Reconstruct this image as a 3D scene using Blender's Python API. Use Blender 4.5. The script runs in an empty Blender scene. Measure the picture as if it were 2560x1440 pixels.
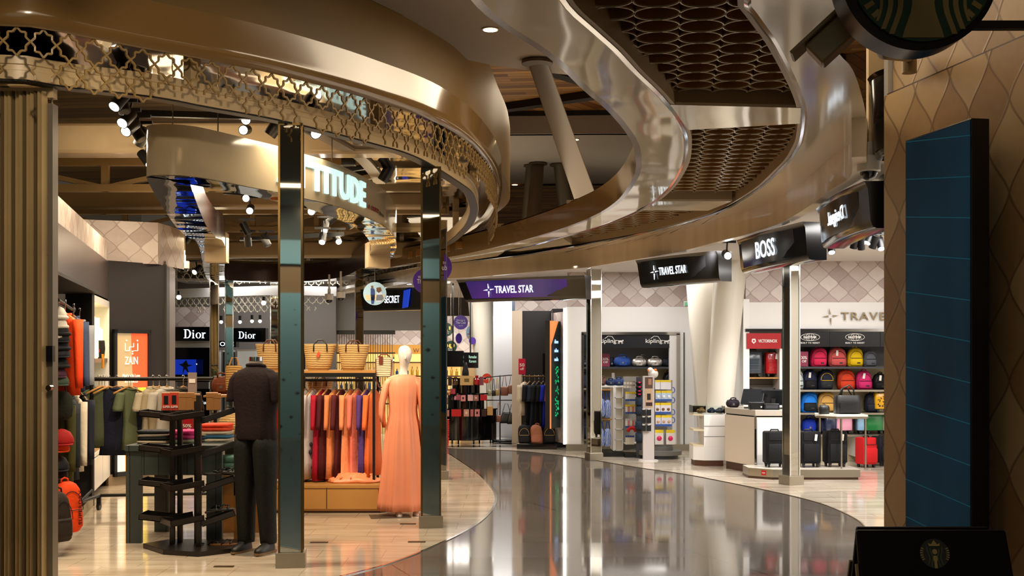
import bpy, bmesh, math, random
from mathutils import Vector, Matrix
random.seed(7)
C = bpy.context.scene
COL = C.collection
PI = math.pi
F, HX, HY, EYE = 3000.0, 1280.0, 890.0, 1.7     # focal length and horizon of the 2560x1440 frame, eye height in metres
# ---------------------------------------------------------------- camera, world, exposure
cam = bpy.data.cameras.new('camera'); co = bpy.data.objects.new('camera', cam); COL.objects.link(co)
co.location = (0, 0, EYE); co.rotation_euler = (PI/2, 0, 0)
cam.sensor_width = 36; cam.lens = 36*F/2560; cam.shift_y = (HY-720)/2560; cam.clip_start = .05; cam.clip_end = 200
C.camera = co
C.view_settings.view_transform = 'Standard'; C.view_settings.look = 'None'
C.view_settings.gamma = 1; C.view_settings.use_curve_mapping = False
C.view_settings.exposure = 0.0
C.cycles.max_bounces = 7; C.cycles.diffuse_bounces = 3; C.cycles.glossy_bounces = 5
C.cycles.transmission_bounces = 3; C.cycles.transparent_max_bounces = 6
C.cycles.caustics_reflective = False; C.cycles.caustics_refractive = False
C.cycles.sample_clamp_indirect = 3; C.cycles.blur_glossy = 0.5
C.cycles.use_denoising = True
w = bpy.data.worlds.new('world'); C.world = w; w.use_nodes = True
w.node_tree.nodes['Background'].inputs[0].default_value = (1, .8, .55, 1)
w.node_tree.nodes['Background'].inputs[1].default_value = .05
def area(loc, sx, sy, power, col=(1, .95, .88), rot=(0, 0, 0), spread=180):
    l = bpy.data.lights.new('fill_area_light', 'AREA'); l.shape = 'RECTANGLE'; l.size = sx; l.size_y = sy  # unseen fill lamp, added to brighten its zone; no fitting is built
    l.energy = power; l.color = col; l.spread = math.radians(spread)
    o = bpy.data.objects.new('fill_area_light', l); COL.objects.link(o); o.location = loc; o.rotation_euler = rot; return o
def spot(loc, tgt, power, col=(1, .93, .82), deg=50, r=.05, blend=.6):
    l = bpy.data.lights.new('fill_spot_light', 'SPOT'); l.energy = power; l.color = col  # spot added to brighten one target; no fixture is built for it
    l.spot_size = math.radians(deg); l.spot_blend = blend; l.shadow_soft_size = r
    o = bpy.data.objects.new('fill_spot_light', l); COL.objects.link(o); o.location = loc
    o.rotation_euler = (Vector(tgt)-Vector(loc)).to_track_quat('-Z', 'Y').to_euler(); return o
WHITE = (1, .965, .93); WARM = (1, .81, .57)
# right-hand luggage shops: unseen white fill lamps added under the shop ceilings
area((2.2, 19.9, 3.16), 2.4, .9, 80, WHITE)
area((5.0, 16.6, 3.16), 2.6, 2.0, 105, WHITE)
area((3.6, 15.8, 3.16), 1.2, 1.4, 60, WHITE)
area((7.0, 12.5, 3.16), 2.0, 3.0, 160, WHITE)
area((4.3, 11.5, 3.16), 1.2, 2.0, 150, WHITE)
area((.6, 22.3, 3.16), 1.6, 1.2, 50, WHITE)
# far shops: fill lamps added under their ceilings
area((-1.5, 29, 3.1), 4, 2, 190, (1, .93, .84))
area((-5.2, 26.0, 3.3), 3, 1.2, 60, (1, .97, .95))
area((2.0, 34, 3.7), 4, 3, 90, (1, .93, .84))
area((-.6, 24.6, 3.15), 2.6, 1.4, 130, (1, .95, .88))
# clothing shop on the left: fill lamps and spots added for the goods
area((-3.1, 11.6, 3.75), 2.6, 1.0, 130, WARM)
area((-3.6, 14.4, 3.75), 2.6, 1.2, 190, WARM)
area((-4.2, 18.5, 3.4), 2.6, 2.5, 190, WARM)
area((-2.2, 17.0, 3.75), 1.2, 3.0, 110, WARM)
spot((-1.6, 10.6, 3.3), (-1.15, 12.8, .9), 200, WARM, 34)
spot((-2.6, 10.6, 3.2), (-1.9, 13.35, 1.2), 250, WARM, 44)
spot((-2.6, 10.1, 3.2), (-4.4, 11.8, 1.5), 330, WARM, 40)
area((-3.6, 13.5, 4.3), 2.5, 6.0, 60, WARM, (PI, 0, 0))
# hall: added fill lamps over the walkway and added uplights above the canopy
area((1.0, 10.5, 4.74), .8, 5, 110, WARM)
area((-1.2, 4.5, 4.74), 3.0, 2.5, 45, WARM)
area((.2, 19, 5.7), 1.5, 3, 90, WARM)
area((1.6, 8.5, 3.8), .8, 4, 18, WARM, (PI, 0, 0))
area((1.2, 15.5, 3.8), 1.2, 5, 42, WARM, (PI, 0, 0))
area((2.5, 25, 4.0), 3, 2, 9, WARM, (PI, 0, 0))  # uplight added to brighten the far soffit
area((-3.4, 9.35, 3.7), 2.6, .3, 90, WARM, (0, 0, 0), 120)  # added between rail and drum to brighten the front marble
spot((-1.2, 4.0, 3.5), (-2.7, 10.6, 3.5), 260, WARM, 26)  # spot hung in mid-air out of view, added to light the sign drum
area((-1.5, -4.2, 4.6), 6, .4, 100, (1, .92, .8), (math.radians(-50), 0, 0), 100)  # added to light the teal panel behind the camera
spot((-1.6, 11.4, 3.7), (-1.5, 13.4, 1.6), 260, WARM, 40)
area((-.8, 23, 3.9), 2, 5, 40, WARM, (PI, 0, 0))
area((2.2, 6.5, 4.7), .6, 1.0, 5, WARM)
spot((2.2, 7.2, 4.5), (2.72, 8.9, 4.0), 14, WARM, 50)  # added spot on the tan wall beside the canopy
area((-.5, -2.5, 4.77), 7, .5, 90, WARM)  # unseen fill added over the hall behind the camera
spot((-2.0, 5.0, 4.6), (-3.5, 8.3, 2.6), 200, WARM, 40)  # added spot to brighten the folding grille
spot((1.2, 8.6, 4.6), (2.6, 7.8, 1.6), 130, WARM, 36)  # added spot to brighten the near tiled wall
spot((1.9, 13.0, 3.37), (3.2, 17.2, .55), 420, WHITE, 40)  # added spot under the canopy, aimed at the cash counter
spot((2.6, 15.6, 3.1), (3.1, 18.4, .9), 330, WHITE, 60)  # added spot to brighten the white tapering columns and counter
spot((4.6, 15.0, 3.1), (3.6, 17.5, .7), 280, WHITE, 60)  # second added spot for the cash counter
# ---------------------------------------------------------------- helpers
def P(x, y, z):
    "point of the horizontal plane at height z seen at frame position x, y"
    s = (HY-y)/(z-EYE); return Vector(((x-HX)/s, F/s, z))
def X(x, D): return (x-HX)*D/F
def Z(y, D): return EYE+(HY-y)*D/F
def sr(h):
    h = h.lstrip('#'); f = lambda c: (c/12.92 if c <= .04045 else ((c+.055)/1.055)**2.4)
    return tuple(f(int(h[i:i+2], 16)/255) for i in (0, 2, 4))
MATS = {}
def mat(name, col='#808080', rough=.5, metal=0., emit=0., ecol=None, trans=0., alpha=1., coat=0., bump=0., bscale=60., spec=.5, var=0., vscale=8.):
    if name in MATS: return MATS[name]
    m = bpy.data.materials.new(name); m.use_nodes = True; nt = m.node_tree; b = nt.nodes['Principled BSDF']
    c = sr(col) if isinstance(col, str) else col
    b.inputs['Base Color'].default_value = (*c, 1); b.inputs['Roughness'].default_value = rough
    b.inputs['Metallic'].default_value = metal; b.inputs['Specular IOR Level'].default_value = spec
    if emit:
        e = sr(ecol) if isinstance(ecol, str) else (ecol or c)
        b.inputs['Emission Color'].default_value = (*e, 1); b.inputs['Emission Strength'].default_value = emit
    if trans: b.inputs['Transmission Weight'].default_value = trans; b.inputs['IOR'].default_value = 1.2
    if alpha < 1: b.inputs['Alpha'].default_value = alpha
    if coat: b.inputs['Coat Weight'].default_value = coat; b.inputs['Coat Roughness'].default_value = .08
    if bump or var:
        tc = nt.nodes.new('ShaderNodeTexCoord'); no = nt.nodes.new('ShaderNodeTexNoise')
        nt.links.new(tc.outputs['Object'], no.inputs['Vector'])
        no.inputs['Scale'].default_value = bscale if bump else vscale; no.inputs['Detail'].default_value = 3
        if bump:
            bp = nt.nodes.new('ShaderNodeBump'); bp.inputs['Strength'].default_value = bump; bp.inputs['Distance'].default_value = .02
            nt.links.new(no.outputs['Fac'], bp.inputs['Height']); nt.links.new(bp.outputs['Normal'], b.inputs['Normal'])
        if var:
            mx = nt.nodes.new('ShaderNodeMix'); mx.data_type = 'RGBA'
            mx.inputs['A'].default_value = (*[v*(1-var) for v in c], 1); mx.inputs['B'].default_value = (*[min(1, v*(1+var)) for v in c], 1)
            nt.links.new(no.outputs['Fac'], mx.inputs['Factor']); nt.links.new(mx.outputs['Result'], b.inputs['Base Color'])
    MATS[name] = m; return m
class NT:
    "small wrapper for node materials"
    def __init__(s, name):
        s.m = bpy.data.materials.new(name); s.m.use_nodes = True; s.t = s.m.node_tree; s.b = s.t.nodes['Principled BSDF']; MATS[name] = s.m
    def n(s, typ, _out=0, _props=None, **kw):
        nd = s.t.nodes.new(typ)
        for k, v in (_props or {}).items(): setattr(nd, k, v)
        for k, v in kw.items():
            i = nd.inputs[int(k[1:])] if k[0] == '_' and k[1:].isdigit() else nd.inputs[k.replace('__', ' ')]
            if isinstance(v, bpy.types.NodeSocket): s.t.links.new(v, i)
            else: i.default_value = v
        return nd.outputs[_out]
    def math(s, op, a, b=0., c=0., clamp=False): return s.n('ShaderNodeMath', 0, {'operation': op, 'use_clamp': clamp}, _0=a, _1=b, _2=c)
    def mix(s, f, a, b): return s.n('ShaderNodeMix', 2, {'data_type': 'RGBA'}, _0=f, _6=a, _7=b)
    def set(s, **kw):
        for k, v in kw.items():
            i = s.b.inputs[k.replace('__', ' ')]
            if isinstance(v, bpy.types.NodeSocket): s.t.links.new(v, i)
            else: i.default_value = v
    def bump(s, h, st, dist=.02): s.t.links.new(s.n('ShaderNodeBump', 0, None, Strength=st, Distance=dist, Height=h), s.b.inputs['Normal'])
c4 = lambda h: (*sr(h), 1)
# --- geometry collector: builds ONE mesh
class MB:
    def __init__(s): s.v = []; s.f = []; s.uv = {}; s.M = None
    def add(s, vs, fs):
        n = len(s.v)
        s.v += [tuple(s.M @ Vector(v)) if s.M else tuple(v) for v in vs]; s.f += [tuple(i+n for i in f) for f in fs]; return s
    def box(s, c, d, rz=0, rx=0, ry=0, taper=1):
        hx, hy, hz = d[0]/2, d[1]/2, d[2]/2; R = Matrix.Rotation(rz, 3, 'Z') @ Matrix.Rotation(ry, 3, 'Y') @ Matrix.Rotation(rx, 3, 'X')
        vs = []
        for z in (-1, 1):
            t = taper if z > 0 else 1
            for a, b in ((-1, -1), (1, -1), (1, 1), (-1, 1)): vs.append(R @ Vector((a*hx*t, b*hy*t, z*hz)) + Vector(c))
        return s.add(vs, [(3, 2, 1, 0), (4, 5, 6, 7), (0, 1, 5, 4), (1, 2, 6, 5), (2, 3, 7, 6), (3, 0, 4, 7)])
    def bb(s, x0, x1, y0, y1, z0, z1): return s.box(((x0+x1)/2, (y0+y1)/2, (z0+z1)/2), (abs(x1-x0), abs(y1-y0), abs(z1-z0)))
    def bar(s, a, b, w, d=None, up=(0, 0, 1)):
        a, b = Vector(a), Vector(b); d = d or w; t = b-a
        if t.length < 1e-6: return s
        t.normalize(); u = Vector(up)
        if abs(t.dot(u)) > .98: u = Vector((0, 1, 0))
        x = t.cross(u).normalized()*w/2; y = x.cross(t).normalized()*d/2
        vs = [a-x-y, a+x-y, a+x+y, a-x+y, b-x-y, b+x-y, b+x+y, b-x+y]
        return s.add(vs, [(3, 2, 1, 0), (4, 5, 6, 7), (0, 1, 5, 4), (1, 2, 6, 5), (2, 3, 7, 6), (3, 0, 4, 7)])
    def tube(s, pts, r, n=8, cap=True, closed=False):
        pts = [Vector(p) for p in pts]; k = len(pts); rs = r if isinstance(r, (list, tuple)) else [r]*k; vs = []; px = None
        for i, p in enumerate(pts):
            t = (pts[(i+1) % k]-pts[i-1]) if closed else (pts[min(i+1, k-1)]-pts[max(i-1, 0)])
            t.normalize()
            if px is None:
                u = Vector((0, 0, 1)) if abs(t.z) < .9 else Vector((0, 1, 0)); px = t.cross(u).normalized()
            else: px = (px-t*px.dot(t)).normalized()
            py = t.cross(px)
            for j in range(n):
                a = 2*PI*j/n; vs.append(p+(px*math.cos(a)+py*math.sin(a))*rs[i])
        fs = []
        for i in range(k if closed else k-1):
            i2 = (i+1) % k
            for j in range(n): fs.append((i*n+j, i*n+(j+1) % n, i2*n+(j+1) % n, i2*n+j))
        if cap and not closed: fs += [tuple(range(n))[::-1], tuple(range((k-1)*n, k*n))]
        return s.add(vs, fs)
    def cyl(s, c, r, h, n=20, axis='Z', r2=None):
        c = Vector(c); a = {'X': Vector((1, 0, 0)), 'Y': Vector((0, 1, 0)), 'Z': Vector((0, 0, 1))}[axis] if isinstance(axis, str) else Vector(axis).normalized()
        return s.tube([c-a*h/2, c+a*h/2], [r, r if r2 is None else r2], n)
    def lathe(s, prof, c=(0, 0, 0), n=24, sx=1, sy=1):
        vs = []; k = len(prof)
        for r, z in prof:
            for j in range(n):
                a = 2*PI*j/n; vs.append((c[0]+r*math.cos(a)*sx, c[1]+r*math.sin(a)*sy, c[2]+z))
        fs = [(i*n+j, i*n+(j+1) % n, (i+1)*n+(j+1) % n, (i+1)*n+j) for i in range(k-1) for j in range(n)]
        if prof[0][0] > 1e-4: fs.append(tuple(range(n))[::-1])
        if prof[-1][0] > 1e-4: fs.append(tuple(range((k-1)*n, k*n)))
        return s.add(vs, fs)
    def loft(s, rings, cap=True, closed=False):
        n = len(rings[0]); vs = [v for r in rings for v in r]; k = len(rings)
        fs = [(i*n+j, i*n+(j+1) % n, ((i+1) % k)*n+(j+1) % n, ((i+1) % k)*n+j) for i in range(k if closed else k-1) for j in range(n)]
        if cap and not closed: fs += [tuple(range(n))[::-1], tuple(range((k-1)*n, k*n))]
        return s.add(vs, fs)
    def sweep(s, path, prof, closed=False, z=0):
        "prof: (out, up) pairs swept along a plan path; out = left-hand side of travel"
        rings = []
        for p, nrm in zip(path, normals(path, closed)):
            rings.append([(p[0]+nrm[0]*o, p[1]+nrm[1]*o, z+u) for o, u in prof])
        return s.loft(rings, True, closed)
    def prism(s, poly, z0, z1):
        n = len(poly); vs = [(x, y, z0) for x, y in poly]+[(x, y, z1) for x, y in poly]
        return s.add(vs, [tuple(range(n))[::-1], tuple(range(n, 2*n))]+[(i, (i+1) % n, n+(i+1) % n, n+i) for i in range(n)])
    def xz(s, poly, y0, y1):
        "polygon drawn in the x-z plane, given thickness along y"
        n = len(poly); vs = [(x, y0, z) for x, z in poly]+[(x, y1, z) for x, z in poly]
        return s.add(vs, [tuple(range(n)), tuple(range(n, 2*n))[::-1]]+[(i, n+i, n+(i+1) % n, (i+1) % n) for i in range(n)])
    def sph(s, c, r, n=12, sx=1, sy=1, sz=1):
        return s.lathe([(max(1e-5, r*math.sin(PI*i/(n//2+2))), -r*sz*math.cos(PI*i/(n//2+2))) for i in range(n//2+3)], c, n, sx, sy)
    def quad(s, a, b, c, d, uv=None):
        s.add([a, b, c, d], [(0, 1, 2, 3)])
        if uv: s.uv[len(s.f)-1] = uv
        return s
    def wall(s, a, b, z0, z1, u0=0):
        "upright quad from plan point a to b with uv in metres"
        L = math.hypot(b[0]-a[0], b[1]-a[1])
        return s.quad((a[0], a[1], z0), (b[0], b[1], z0), (b[0], b[1], z1), (a[0], a[1], z1), [(u0, z0), (u0+L, z0), (u0+L, z1), (u0, z1)])
    def build(s, name, m, parent=None, smooth=False, bevel=0, segs=2, kind=None, label=None, sub=0, solid=0):
        me = bpy.data.meshes.new(name); me.from_pydata(s.v, [], s.f)
        if isinstance(m, (list, tuple)):
            for q in m: me.materials.append(q)
        else: me.materials.append(m)
        if s.uv:
            ul = me.uv_layers.new(name='UVMap')
            for fi, uvs in s.uv.items():
                for li, q in zip(me.polygons[fi].loop_indices, uvs): ul.data[li].uv = q
        else:
            bm = bmesh.new(); bm.from_mesh(me); bmesh.ops.recalc_face_normals(bm, faces=bm.faces); bm.to_mesh(me); bm.free()
        if smooth:
            for p in me.polygons: p.use_smooth = True
            if smooth != 'all':
                me.set_sharp_from_angle(angle=math.radians(38))
        o = bpy.data.objects.new(name, me); COL.objects.link(o)
        if parent: o.parent = parent
        if bevel:
            md = o.modifiers.new('bevel', 'BEVEL'); md.width = bevel; md.segments = segs; md.limit_method = 'ANGLE'; md.angle_limit = math.radians(40)
        if solid: md = o.modifiers.new('solid', 'SOLIDIFY'); md.thickness = solid; md.offset = 0
        if sub: md = o.modifiers.new('sub', 'SUBSURF'); md.levels = sub; md.render_levels = sub
        if kind: o['kind'] = kind
        if label: o['label'] = label
        return o
def normals(path, closed=False):
    k = len(path); out = []
    for i in range(k):
        a = path[i-1] if (closed or i > 0) else path[0]; b = path[(i+1) % k] if (closed or i < k-1) else path[-1]
        dx, dy = b[0]-a[0], b[1]-a[1]; L = math.hypot(dx, dy) or 1; out.append((-dy/L, dx/L))
    return out
def spline(pts, step=.15, closed=False):
    "Catmull-Rom through plan points, resampled at even distance"
    pts = [Vector((p[0], p[1])) for p in pts]; n = len(pts); d = []
    for i in range(n if closed else n-1):
        p0 = pts[i-1] if (closed or i > 0) else pts[0]*2-pts[1]; p1 = pts[i]; p2 = pts[(i+1) % n]
        p3 = pts[(i+2) % n] if (closed or i+2 < n) else pts[-1]*2-pts[-2]
        k = max(6, int((p2-p1).length/step*3))
        for j in range(k):
            t = j/k; d.append(.5*((2*p1)+(p2-p0)*t+(2*p0-5*p1+4*p2-p3)*t*t+(3*p1-p0-3*p2+p3)*t**3))
    if not closed: d.append(pts[-1])
    else: d.append(d[0])
    for _ in range(3):
        d = [d[i] if i in (0, len(d)-1) else (d[i-1]+2*d[i]+d[i+1])/4 for i in range(len(d))]
    out = [d[0]]; acc = 0
    for a, b in zip(d, d[1:]):
        L = (b-a).length
        while acc+L >= step:
            a = a+(b-a)*((step-acc)/L); L = (b-a).length; acc = 0; out.append(a)
            if L < 1e-9: break
        acc += L
    if closed: out = out[:-1] if (out[-1]-out[0]).length < step*.5 else out
    elif acc > step*.3: out.append(d[-1])
    return [(p.x, p.y) for p in out]
def offset(path, o, closed=False): return [(p[0]+n[0]*o, p[1]+n[1]*o) for p, n in zip(path, normals(path, closed))]
def thing(name, label, cat, loc=(0, 0, 0), rz=0, group=None):
    o = bpy.data.objects.new(name, None); COL.objects.link(o); o.location = loc; o.rotation_euler = (0, 0, rz); o.empty_display_size = .1
    return tag(o, label, cat, group)
def tag(o, label, cat, group=None):
    o['label'] = label; o['category'] = cat
    if group: o['group'] = group
    return o
def struct(o): o['kind'] = 'structure'; return o
def clone(root, loc=None, rz=None, label=None, group=None, sc=None, mats=None):
    "copy of a thing with copies of its parts and sub-parts; mats maps part name -> material (own mesh copy then)"
    def rec(o, parent):
        c = o.copy(); COL.objects.link(c)
        if parent: c.parent = parent
        if mats and o.type == 'MESH' and o.data.materials:
            base = o.name.split('.')[0]
            if base in mats:
                c.data = o.data.copy(); c.data.materials.clear(); c.data.materials.append(mats[base])
        for ch in o.children: rec(ch, c)
        return c
    r = rec(root, None)
    if loc is not None: r.location = loc
    if rz is not None: r.rotation_euler[2] = rz
    if sc is not None: r.scale = sc if isinstance(sc, (tuple, list)) else (sc,)*3
    if label: r['label'] = label
    if group: r['group'] = group
    return r
_fc = {}
def text_mesh(txt, w, h, depth=.004, bold=0., spacing=1., align='C'):
    "lettering in the x-z plane facing -y, fitted to w x h, centred"
    cu = bpy.data.curves.new('txt', 'FONT'); cu.body = txt; cu.size = 1; cu.extrude = .02; cu.offset = bold; cu.space_character = spacing; cu.resolution_u = 3
    ob = bpy.data.objects.new('txt', cu); me = bpy.data.meshes.new_from_object(ob)
    bpy.data.objects.remove(ob)
    vs = [v.co.copy() for v in me.vertices]
    x0 = min(v.x for v in vs); x1 = max(v.x for v in vs); y0 = min(v.y for v in vs); y1 = max(v.y for v in vs)
    sx = w/max(1e-6, x1-x0); sy = h/max(1e-6, y1-y0)
    if h <= 0: sy = sx
    for i, v in enumerate(vs):
        me.vertices[i].co = ((v.x-(x0+x1)/2)*sx, -v.z/.02*depth/2, (v.y-(y0+y1)/2)*sy)
    return me
def text(txt, w, h, m, parent, loc, rz=0, depth=.004, bold=0., spacing=1., name='lettering', rx=0, mirror=False):
    me = text_mesh(txt, w, h, depth, bold, spacing); me.materials.append(m)
    o = bpy.data.objects.new(name, me); COL.objects.link(o); o.parent = parent; o.location = loc; o.rotation_euler = (rx, 0, rz)
    if mirror: o.scale = (-1, 1, 1)
    return o
# ---------------------------------------------------------------- procedural surface materials
def arabesque(name, light, dark, line, P_=.31, T_=.30, rough=.35, uvmode='UV'):
    n = NT(name); uv = n.n('ShaderNodeTexCoord', 2 if uvmode == 'UV' else 3)
    sx = n.n('ShaderNodeSeparateXYZ', 0, None, Vector=uv); u = sx; v = sx.node.outputs[1 if uvmode == 'UV' else 2]
    X_ = n.math('DIVIDE', u, P_); Y_ = n.math('DIVIDE', v, T_)
    ix = n.math('ROUND', X_); dx = n.math('ABSOLUTE', n.math('SUBTRACT', X_, ix))         # 0..0.5
    iy = n.math('ROUND', Y_); dy = n.math('ABSOLUTE', n.math('SUBTRACT', Y_, iy))         # 0..0.5
    tri = n.math('SUBTRACT', 1., n.math('MULTIPLY', dy, 2.))
    cs = n.math('MULTIPLY_ADD', n.math('COSINE', n.math('MULTIPLY', dy, 2*PI)), .5, .5)
    g = n.math('MULTIPLY', n.math('ADD', n.math('MULTIPLY', tri, .5), n.math('MULTIPLY', cs, .5)), .5)
    m = n.math('SUBTRACT', dx, g)
    ln = n.math('SUBTRACT', 1., n.math('DIVIDE', n.math('ABSOLUTE', m), .045, 0, True), 0, True)
    inside = n.math('LESS_THAN', m, 0.)
    fx = n.math('FLOOR', X_); fy = n.math('FLOOR', Y_)
    idx = n.math('ADD', n.math('MULTIPLY', inside, ix), n.math('MULTIPLY', n.math('SUBTRACT', 1., inside), n.math('ADD', fx, .5)))
    idy = n.math('ADD', n.math('MULTIPLY', inside, iy), n.math('MULTIPLY', n.math('SUBTRACT', 1., inside), n.math('ADD', fy, .5)))
    rnd = n.n('ShaderNodeTexWhiteNoise', 0, {'noise_dimensions': '2D'}, Vector=n.n('ShaderNodeCombineXYZ', 0, None, X=idx, Y=idy))
    no = n.n('ShaderNodeTexNoise', 0, None, Vector=uv, Scale=14., Detail=3.)
    t = n.math('ADD', n.math('MULTIPLY', rnd, .85), n.math('MULTIPLY', no, .25), 0, True)
    c = n.mix(t, c4(light), c4(dark)); c = n.mix(n.math('MULTIPLY', ln, .75), c, c4(line))
    n.set(Base__Color=c, Roughness=rough, Specular__IOR__Level=.4); n.bump(ln, .15, .01); return n.m
ARA = arabesque('arabesque_wall', '#dcd2cc', '#a8958f', '#8a726c')
ARAW = arabesque('arabesque_wall_warm', '#dcbc8c', '#a57c4e', '#6a4530', .40, .52, .4)
def granite():
    n = NT('grey_granite'); tc = n.n('ShaderNodeTexCoord', 3)
    s = n.n('ShaderNodeSeparateXYZ', 0, None, Vector=tc); y = s.node.outputs[1]
    sp = n.n('ShaderNodeTexNoise', 0, None, Vector=tc, Scale=95., Detail=4., Roughness=.8)
    mp = n.n('ShaderNodeMapping', 0, None, Vector=tc, Scale=(1.2, 6., 1)); st = n.n('ShaderNodeTexNoise', 0, None, Vector=mp, Scale=1.6, Detail=5.)
    # rows of long slabs, joints across every 0.8 m and staggered cross joints
    row = n.math('DIVIDE', y, .78); fr = n.math('FRACT', row); ry = n.math('FLOOR', row)
    j1 = n.math('LESS_THAN', fr, .012)
    xs = n.math('DIVIDE', n.math('ADD', s, n.math('MULTIPLY', ry, .55)), 1.55); fx = n.math('FRACT', xs); j2 = n.math('LESS_THAN', fx, .004)
    dg = n.math('FRACT', n.math('DIVIDE', n.math('ADD', n.math('MULTIPLY', s, .93), n.math('MULTIPLY', y, .36)), 2.6)); j3 = n.math('LESS_THAN', dg, .0045)
    jt = n.math('MAXIMUM', j1, j3)
    tile = n.n('ShaderNodeTexWhiteNoise', 0, {'noise_dimensions': '2D'}, Vector=n.n('ShaderNodeCombineXYZ', 0, None, X=n.math('FLOOR', xs), Y=ry))
    c = n.mix(sp, c4('#332d29'), c4('#9a9085')); c = n.mix(n.math('MULTIPLY', st, .5), c, c4('#4f463f'))
    c = n.mix(n.math('MULTIPLY', tile, .35), c, c4('#5b524a')); c = n.mix(n.math('MULTIPLY', jt, .8), c, c4('#1c1815'))
    n.set(Base__Color=c, Roughness=n.math('MULTIPLY_ADD', tile, .05, .05), Specular__IOR__Level=.16); n.bump(n.math('ADD', n.math('MULTIPLY', jt, -1.), n.math('MULTIPLY', tile, .5)), .05, .003); return n.m
def marble(name='pale_marble', a='#d8c9b4', b='#b3a188'):
    n = NT(name); tc = n.n('ShaderNodeTexCoord', 3); s = n.n('ShaderNodeSeparateXYZ', 0, None, Vector=tc); y = s.node.outputs[1]
    mp = n.n('ShaderNodeMapping', 0, None, Vector=tc, Scale=(.5, 3.2, 1)); st = n.n('ShaderNodeTexNoise', 0, None, Vector=mp, Scale=1.8, Detail=7., Distortion=.6)
    # scalloped tile joints: sine rows
    wv = n.math('MULTIPLY', n.math('SINE', n.math('MULTIPLY', s, 2*PI/.55)), .09)
    fr = n.math('FRACT', n.math('DIVIDE', n.math('ADD', y, wv), .42)); j = n.math('LESS_THAN', fr, .012)
    fx = n.math('FRACT', n.math('DIVIDE', n.math('ADD', s, n.math('MULTIPLY', n.math('FLOOR', n.math('DIVIDE', n.math('ADD', y, wv), .42)), .275)), .55)); j2 = n.math('LESS_THAN', fx, .008)
    t = n.math('MULTIPLY_ADD', n.math('SUBTRACT', st, .5), 2.6, .5, True)
    c = n.mix(t, c4(a), c4(b)); c = n.mix(n.math('MULTIPLY', n.math('MAXIMUM', j, j2), .6), c, c4('#6b5a45'))
    n.set(Base__Color=c, Roughness=.09, Specular__IOR__Level=.6); return n.m
def planks(name, ang=0., w_=.16, L=1.6, a='#e0bf86', b='#7b4f25', g='#2a1c10', rough=.5, mode=3, scale=(1, 1, 1)):
    n = NT(name); tc = n.n('ShaderNodeTexCoord', mode); mp = n.n('ShaderNodeMapping', 0, None, Vector=tc, Rotation=(0, 0, ang), Scale=scale)
    s = n.n('ShaderNodeSeparateXYZ', 0, None, Vector=mp); y = s.node.outputs[1]
    r = n.math('DIVIDE', y, w_); ry = n.math('FLOOR', r); fy = n.math('FRACT', r)
    rr = n.n('ShaderNodeTexWhiteNoise', 0, {'noise_dimensions': '1D'}, W=ry)
    xs = n.math('ADD', n.math('DIVIDE', s, L), n.math('MULTIPLY', rr, 5.)); ix = n.math('FLOOR', xs)
    rnd = n.n('ShaderNodeTexWhiteNoise', 0, {'noise_dimensions': '2D'}, Vector=n.n('ShaderNodeCombineXYZ', 0, None, X=ix, Y=ry))
    gr = n.n('ShaderNodeTexNoise', 0, None, Vector=n.n('ShaderNodeMapping', 0, None, Vector=mp, Scale=(2, 30, 1)), Scale=2., Detail=4.)
    c = n.mix(n.math('ADD', n.math('MULTIPLY', rnd, .85), n.math('MULTIPLY', gr, .2), 0, True), c4(a), c4(b))
    j = n.math('LESS_THAN', fy, .08); c = n.mix(j, c, c4(g)); n.set(Base__Color=c, Roughness=rough); return n.m
M_GRAN = granite(); M_MARB = marble(); M_MARW = marble('white_marble', '#e6dccb', '#bfae97')
M_WOODC = planks('ceiling_wood_planks', .12, .17, 2.0, '#cf9f58', '#6b3d14'); M_WOODH = planks('herringbone_planks', -1.0, .2, 1.4, '#c4924c', '#6b3d14')
M_OAK = planks('oak_boards', 0, .4, 1.9, '#b98745', '#a3733a', '#8a5f2d', .4)
M_BEIGE = mat('gloss_beige_panel', '#7d6036', .16, .0, spec=.6, coat=.6)
M_BEIGEP = mat('satin_beige_paint', '#a8926f', .42)
M_DRUM = mat('drum_panel', '#82683e', .45)
M_GREY = mat('soffit_paint', '#9a9086', .8)
M_CREAM = mat('cream_steel', '#cdb48a', .35, bump=.02, bscale=20)
M_LAT = mat('lattice_enamel', '#94794a', .4)
M_LATW = mat('lattice_white', '#cfc6ae', .4)
def mirrorish(name, col, rough, wav, sc=(1, 1, .25), metal=1.):
    n = NT(name); tc = n.n('ShaderNodeTexCoord', 3); mp = n.n('ShaderNodeMapping', 0, None, Vector=tc, Scale=sc)
    no = n.n('ShaderNodeTexNoise', 0, None, Vector=mp, Scale=1.4, Detail=1.); n.set(Base__Color=c4(col), Metallic=metal, Roughness=rough); n.bump(no, wav, .1); return n.m
M_GLOSSC = mirrorish('polished_ceiling_panel', '#74624a', .05, .12, (1, 1, 1))
M_MIRROR = mirrorish('column_mirror', '#a8a498', .02, .04)
M_BRASS = mat('brass_edge', '#6e5834', .38, 1); M_STEEL = mat('brushed_steel', '#a39b8c', .38, 1, bump=.03, bscale=120)
M_CHROME = mat('chrome', '#dcdcdc', .1, 1); M_BLACK = mat('black_satin', '#0b0b0c', .35); M_BLKG = mat('black_gloss', '#08080a', .06, spec=.8)
M_WHITE = mat('white_laminate', '#e4e2df', .35); M_WHITEP = mat('white_paint', '#e6e2dd', .6); M_CEILW = mat('shop_ceiling', '#d6cfc8', .7)
M_BROWN = mat('dark_brown_panel', '#1e1817', .45, var=.12, vscale=5); M_DARKW = mat('dark_walnut', '#4c2c17', .4)
M_GLASS = mat('clear_glass', '#eef6f2', .02, trans=1.)
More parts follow.
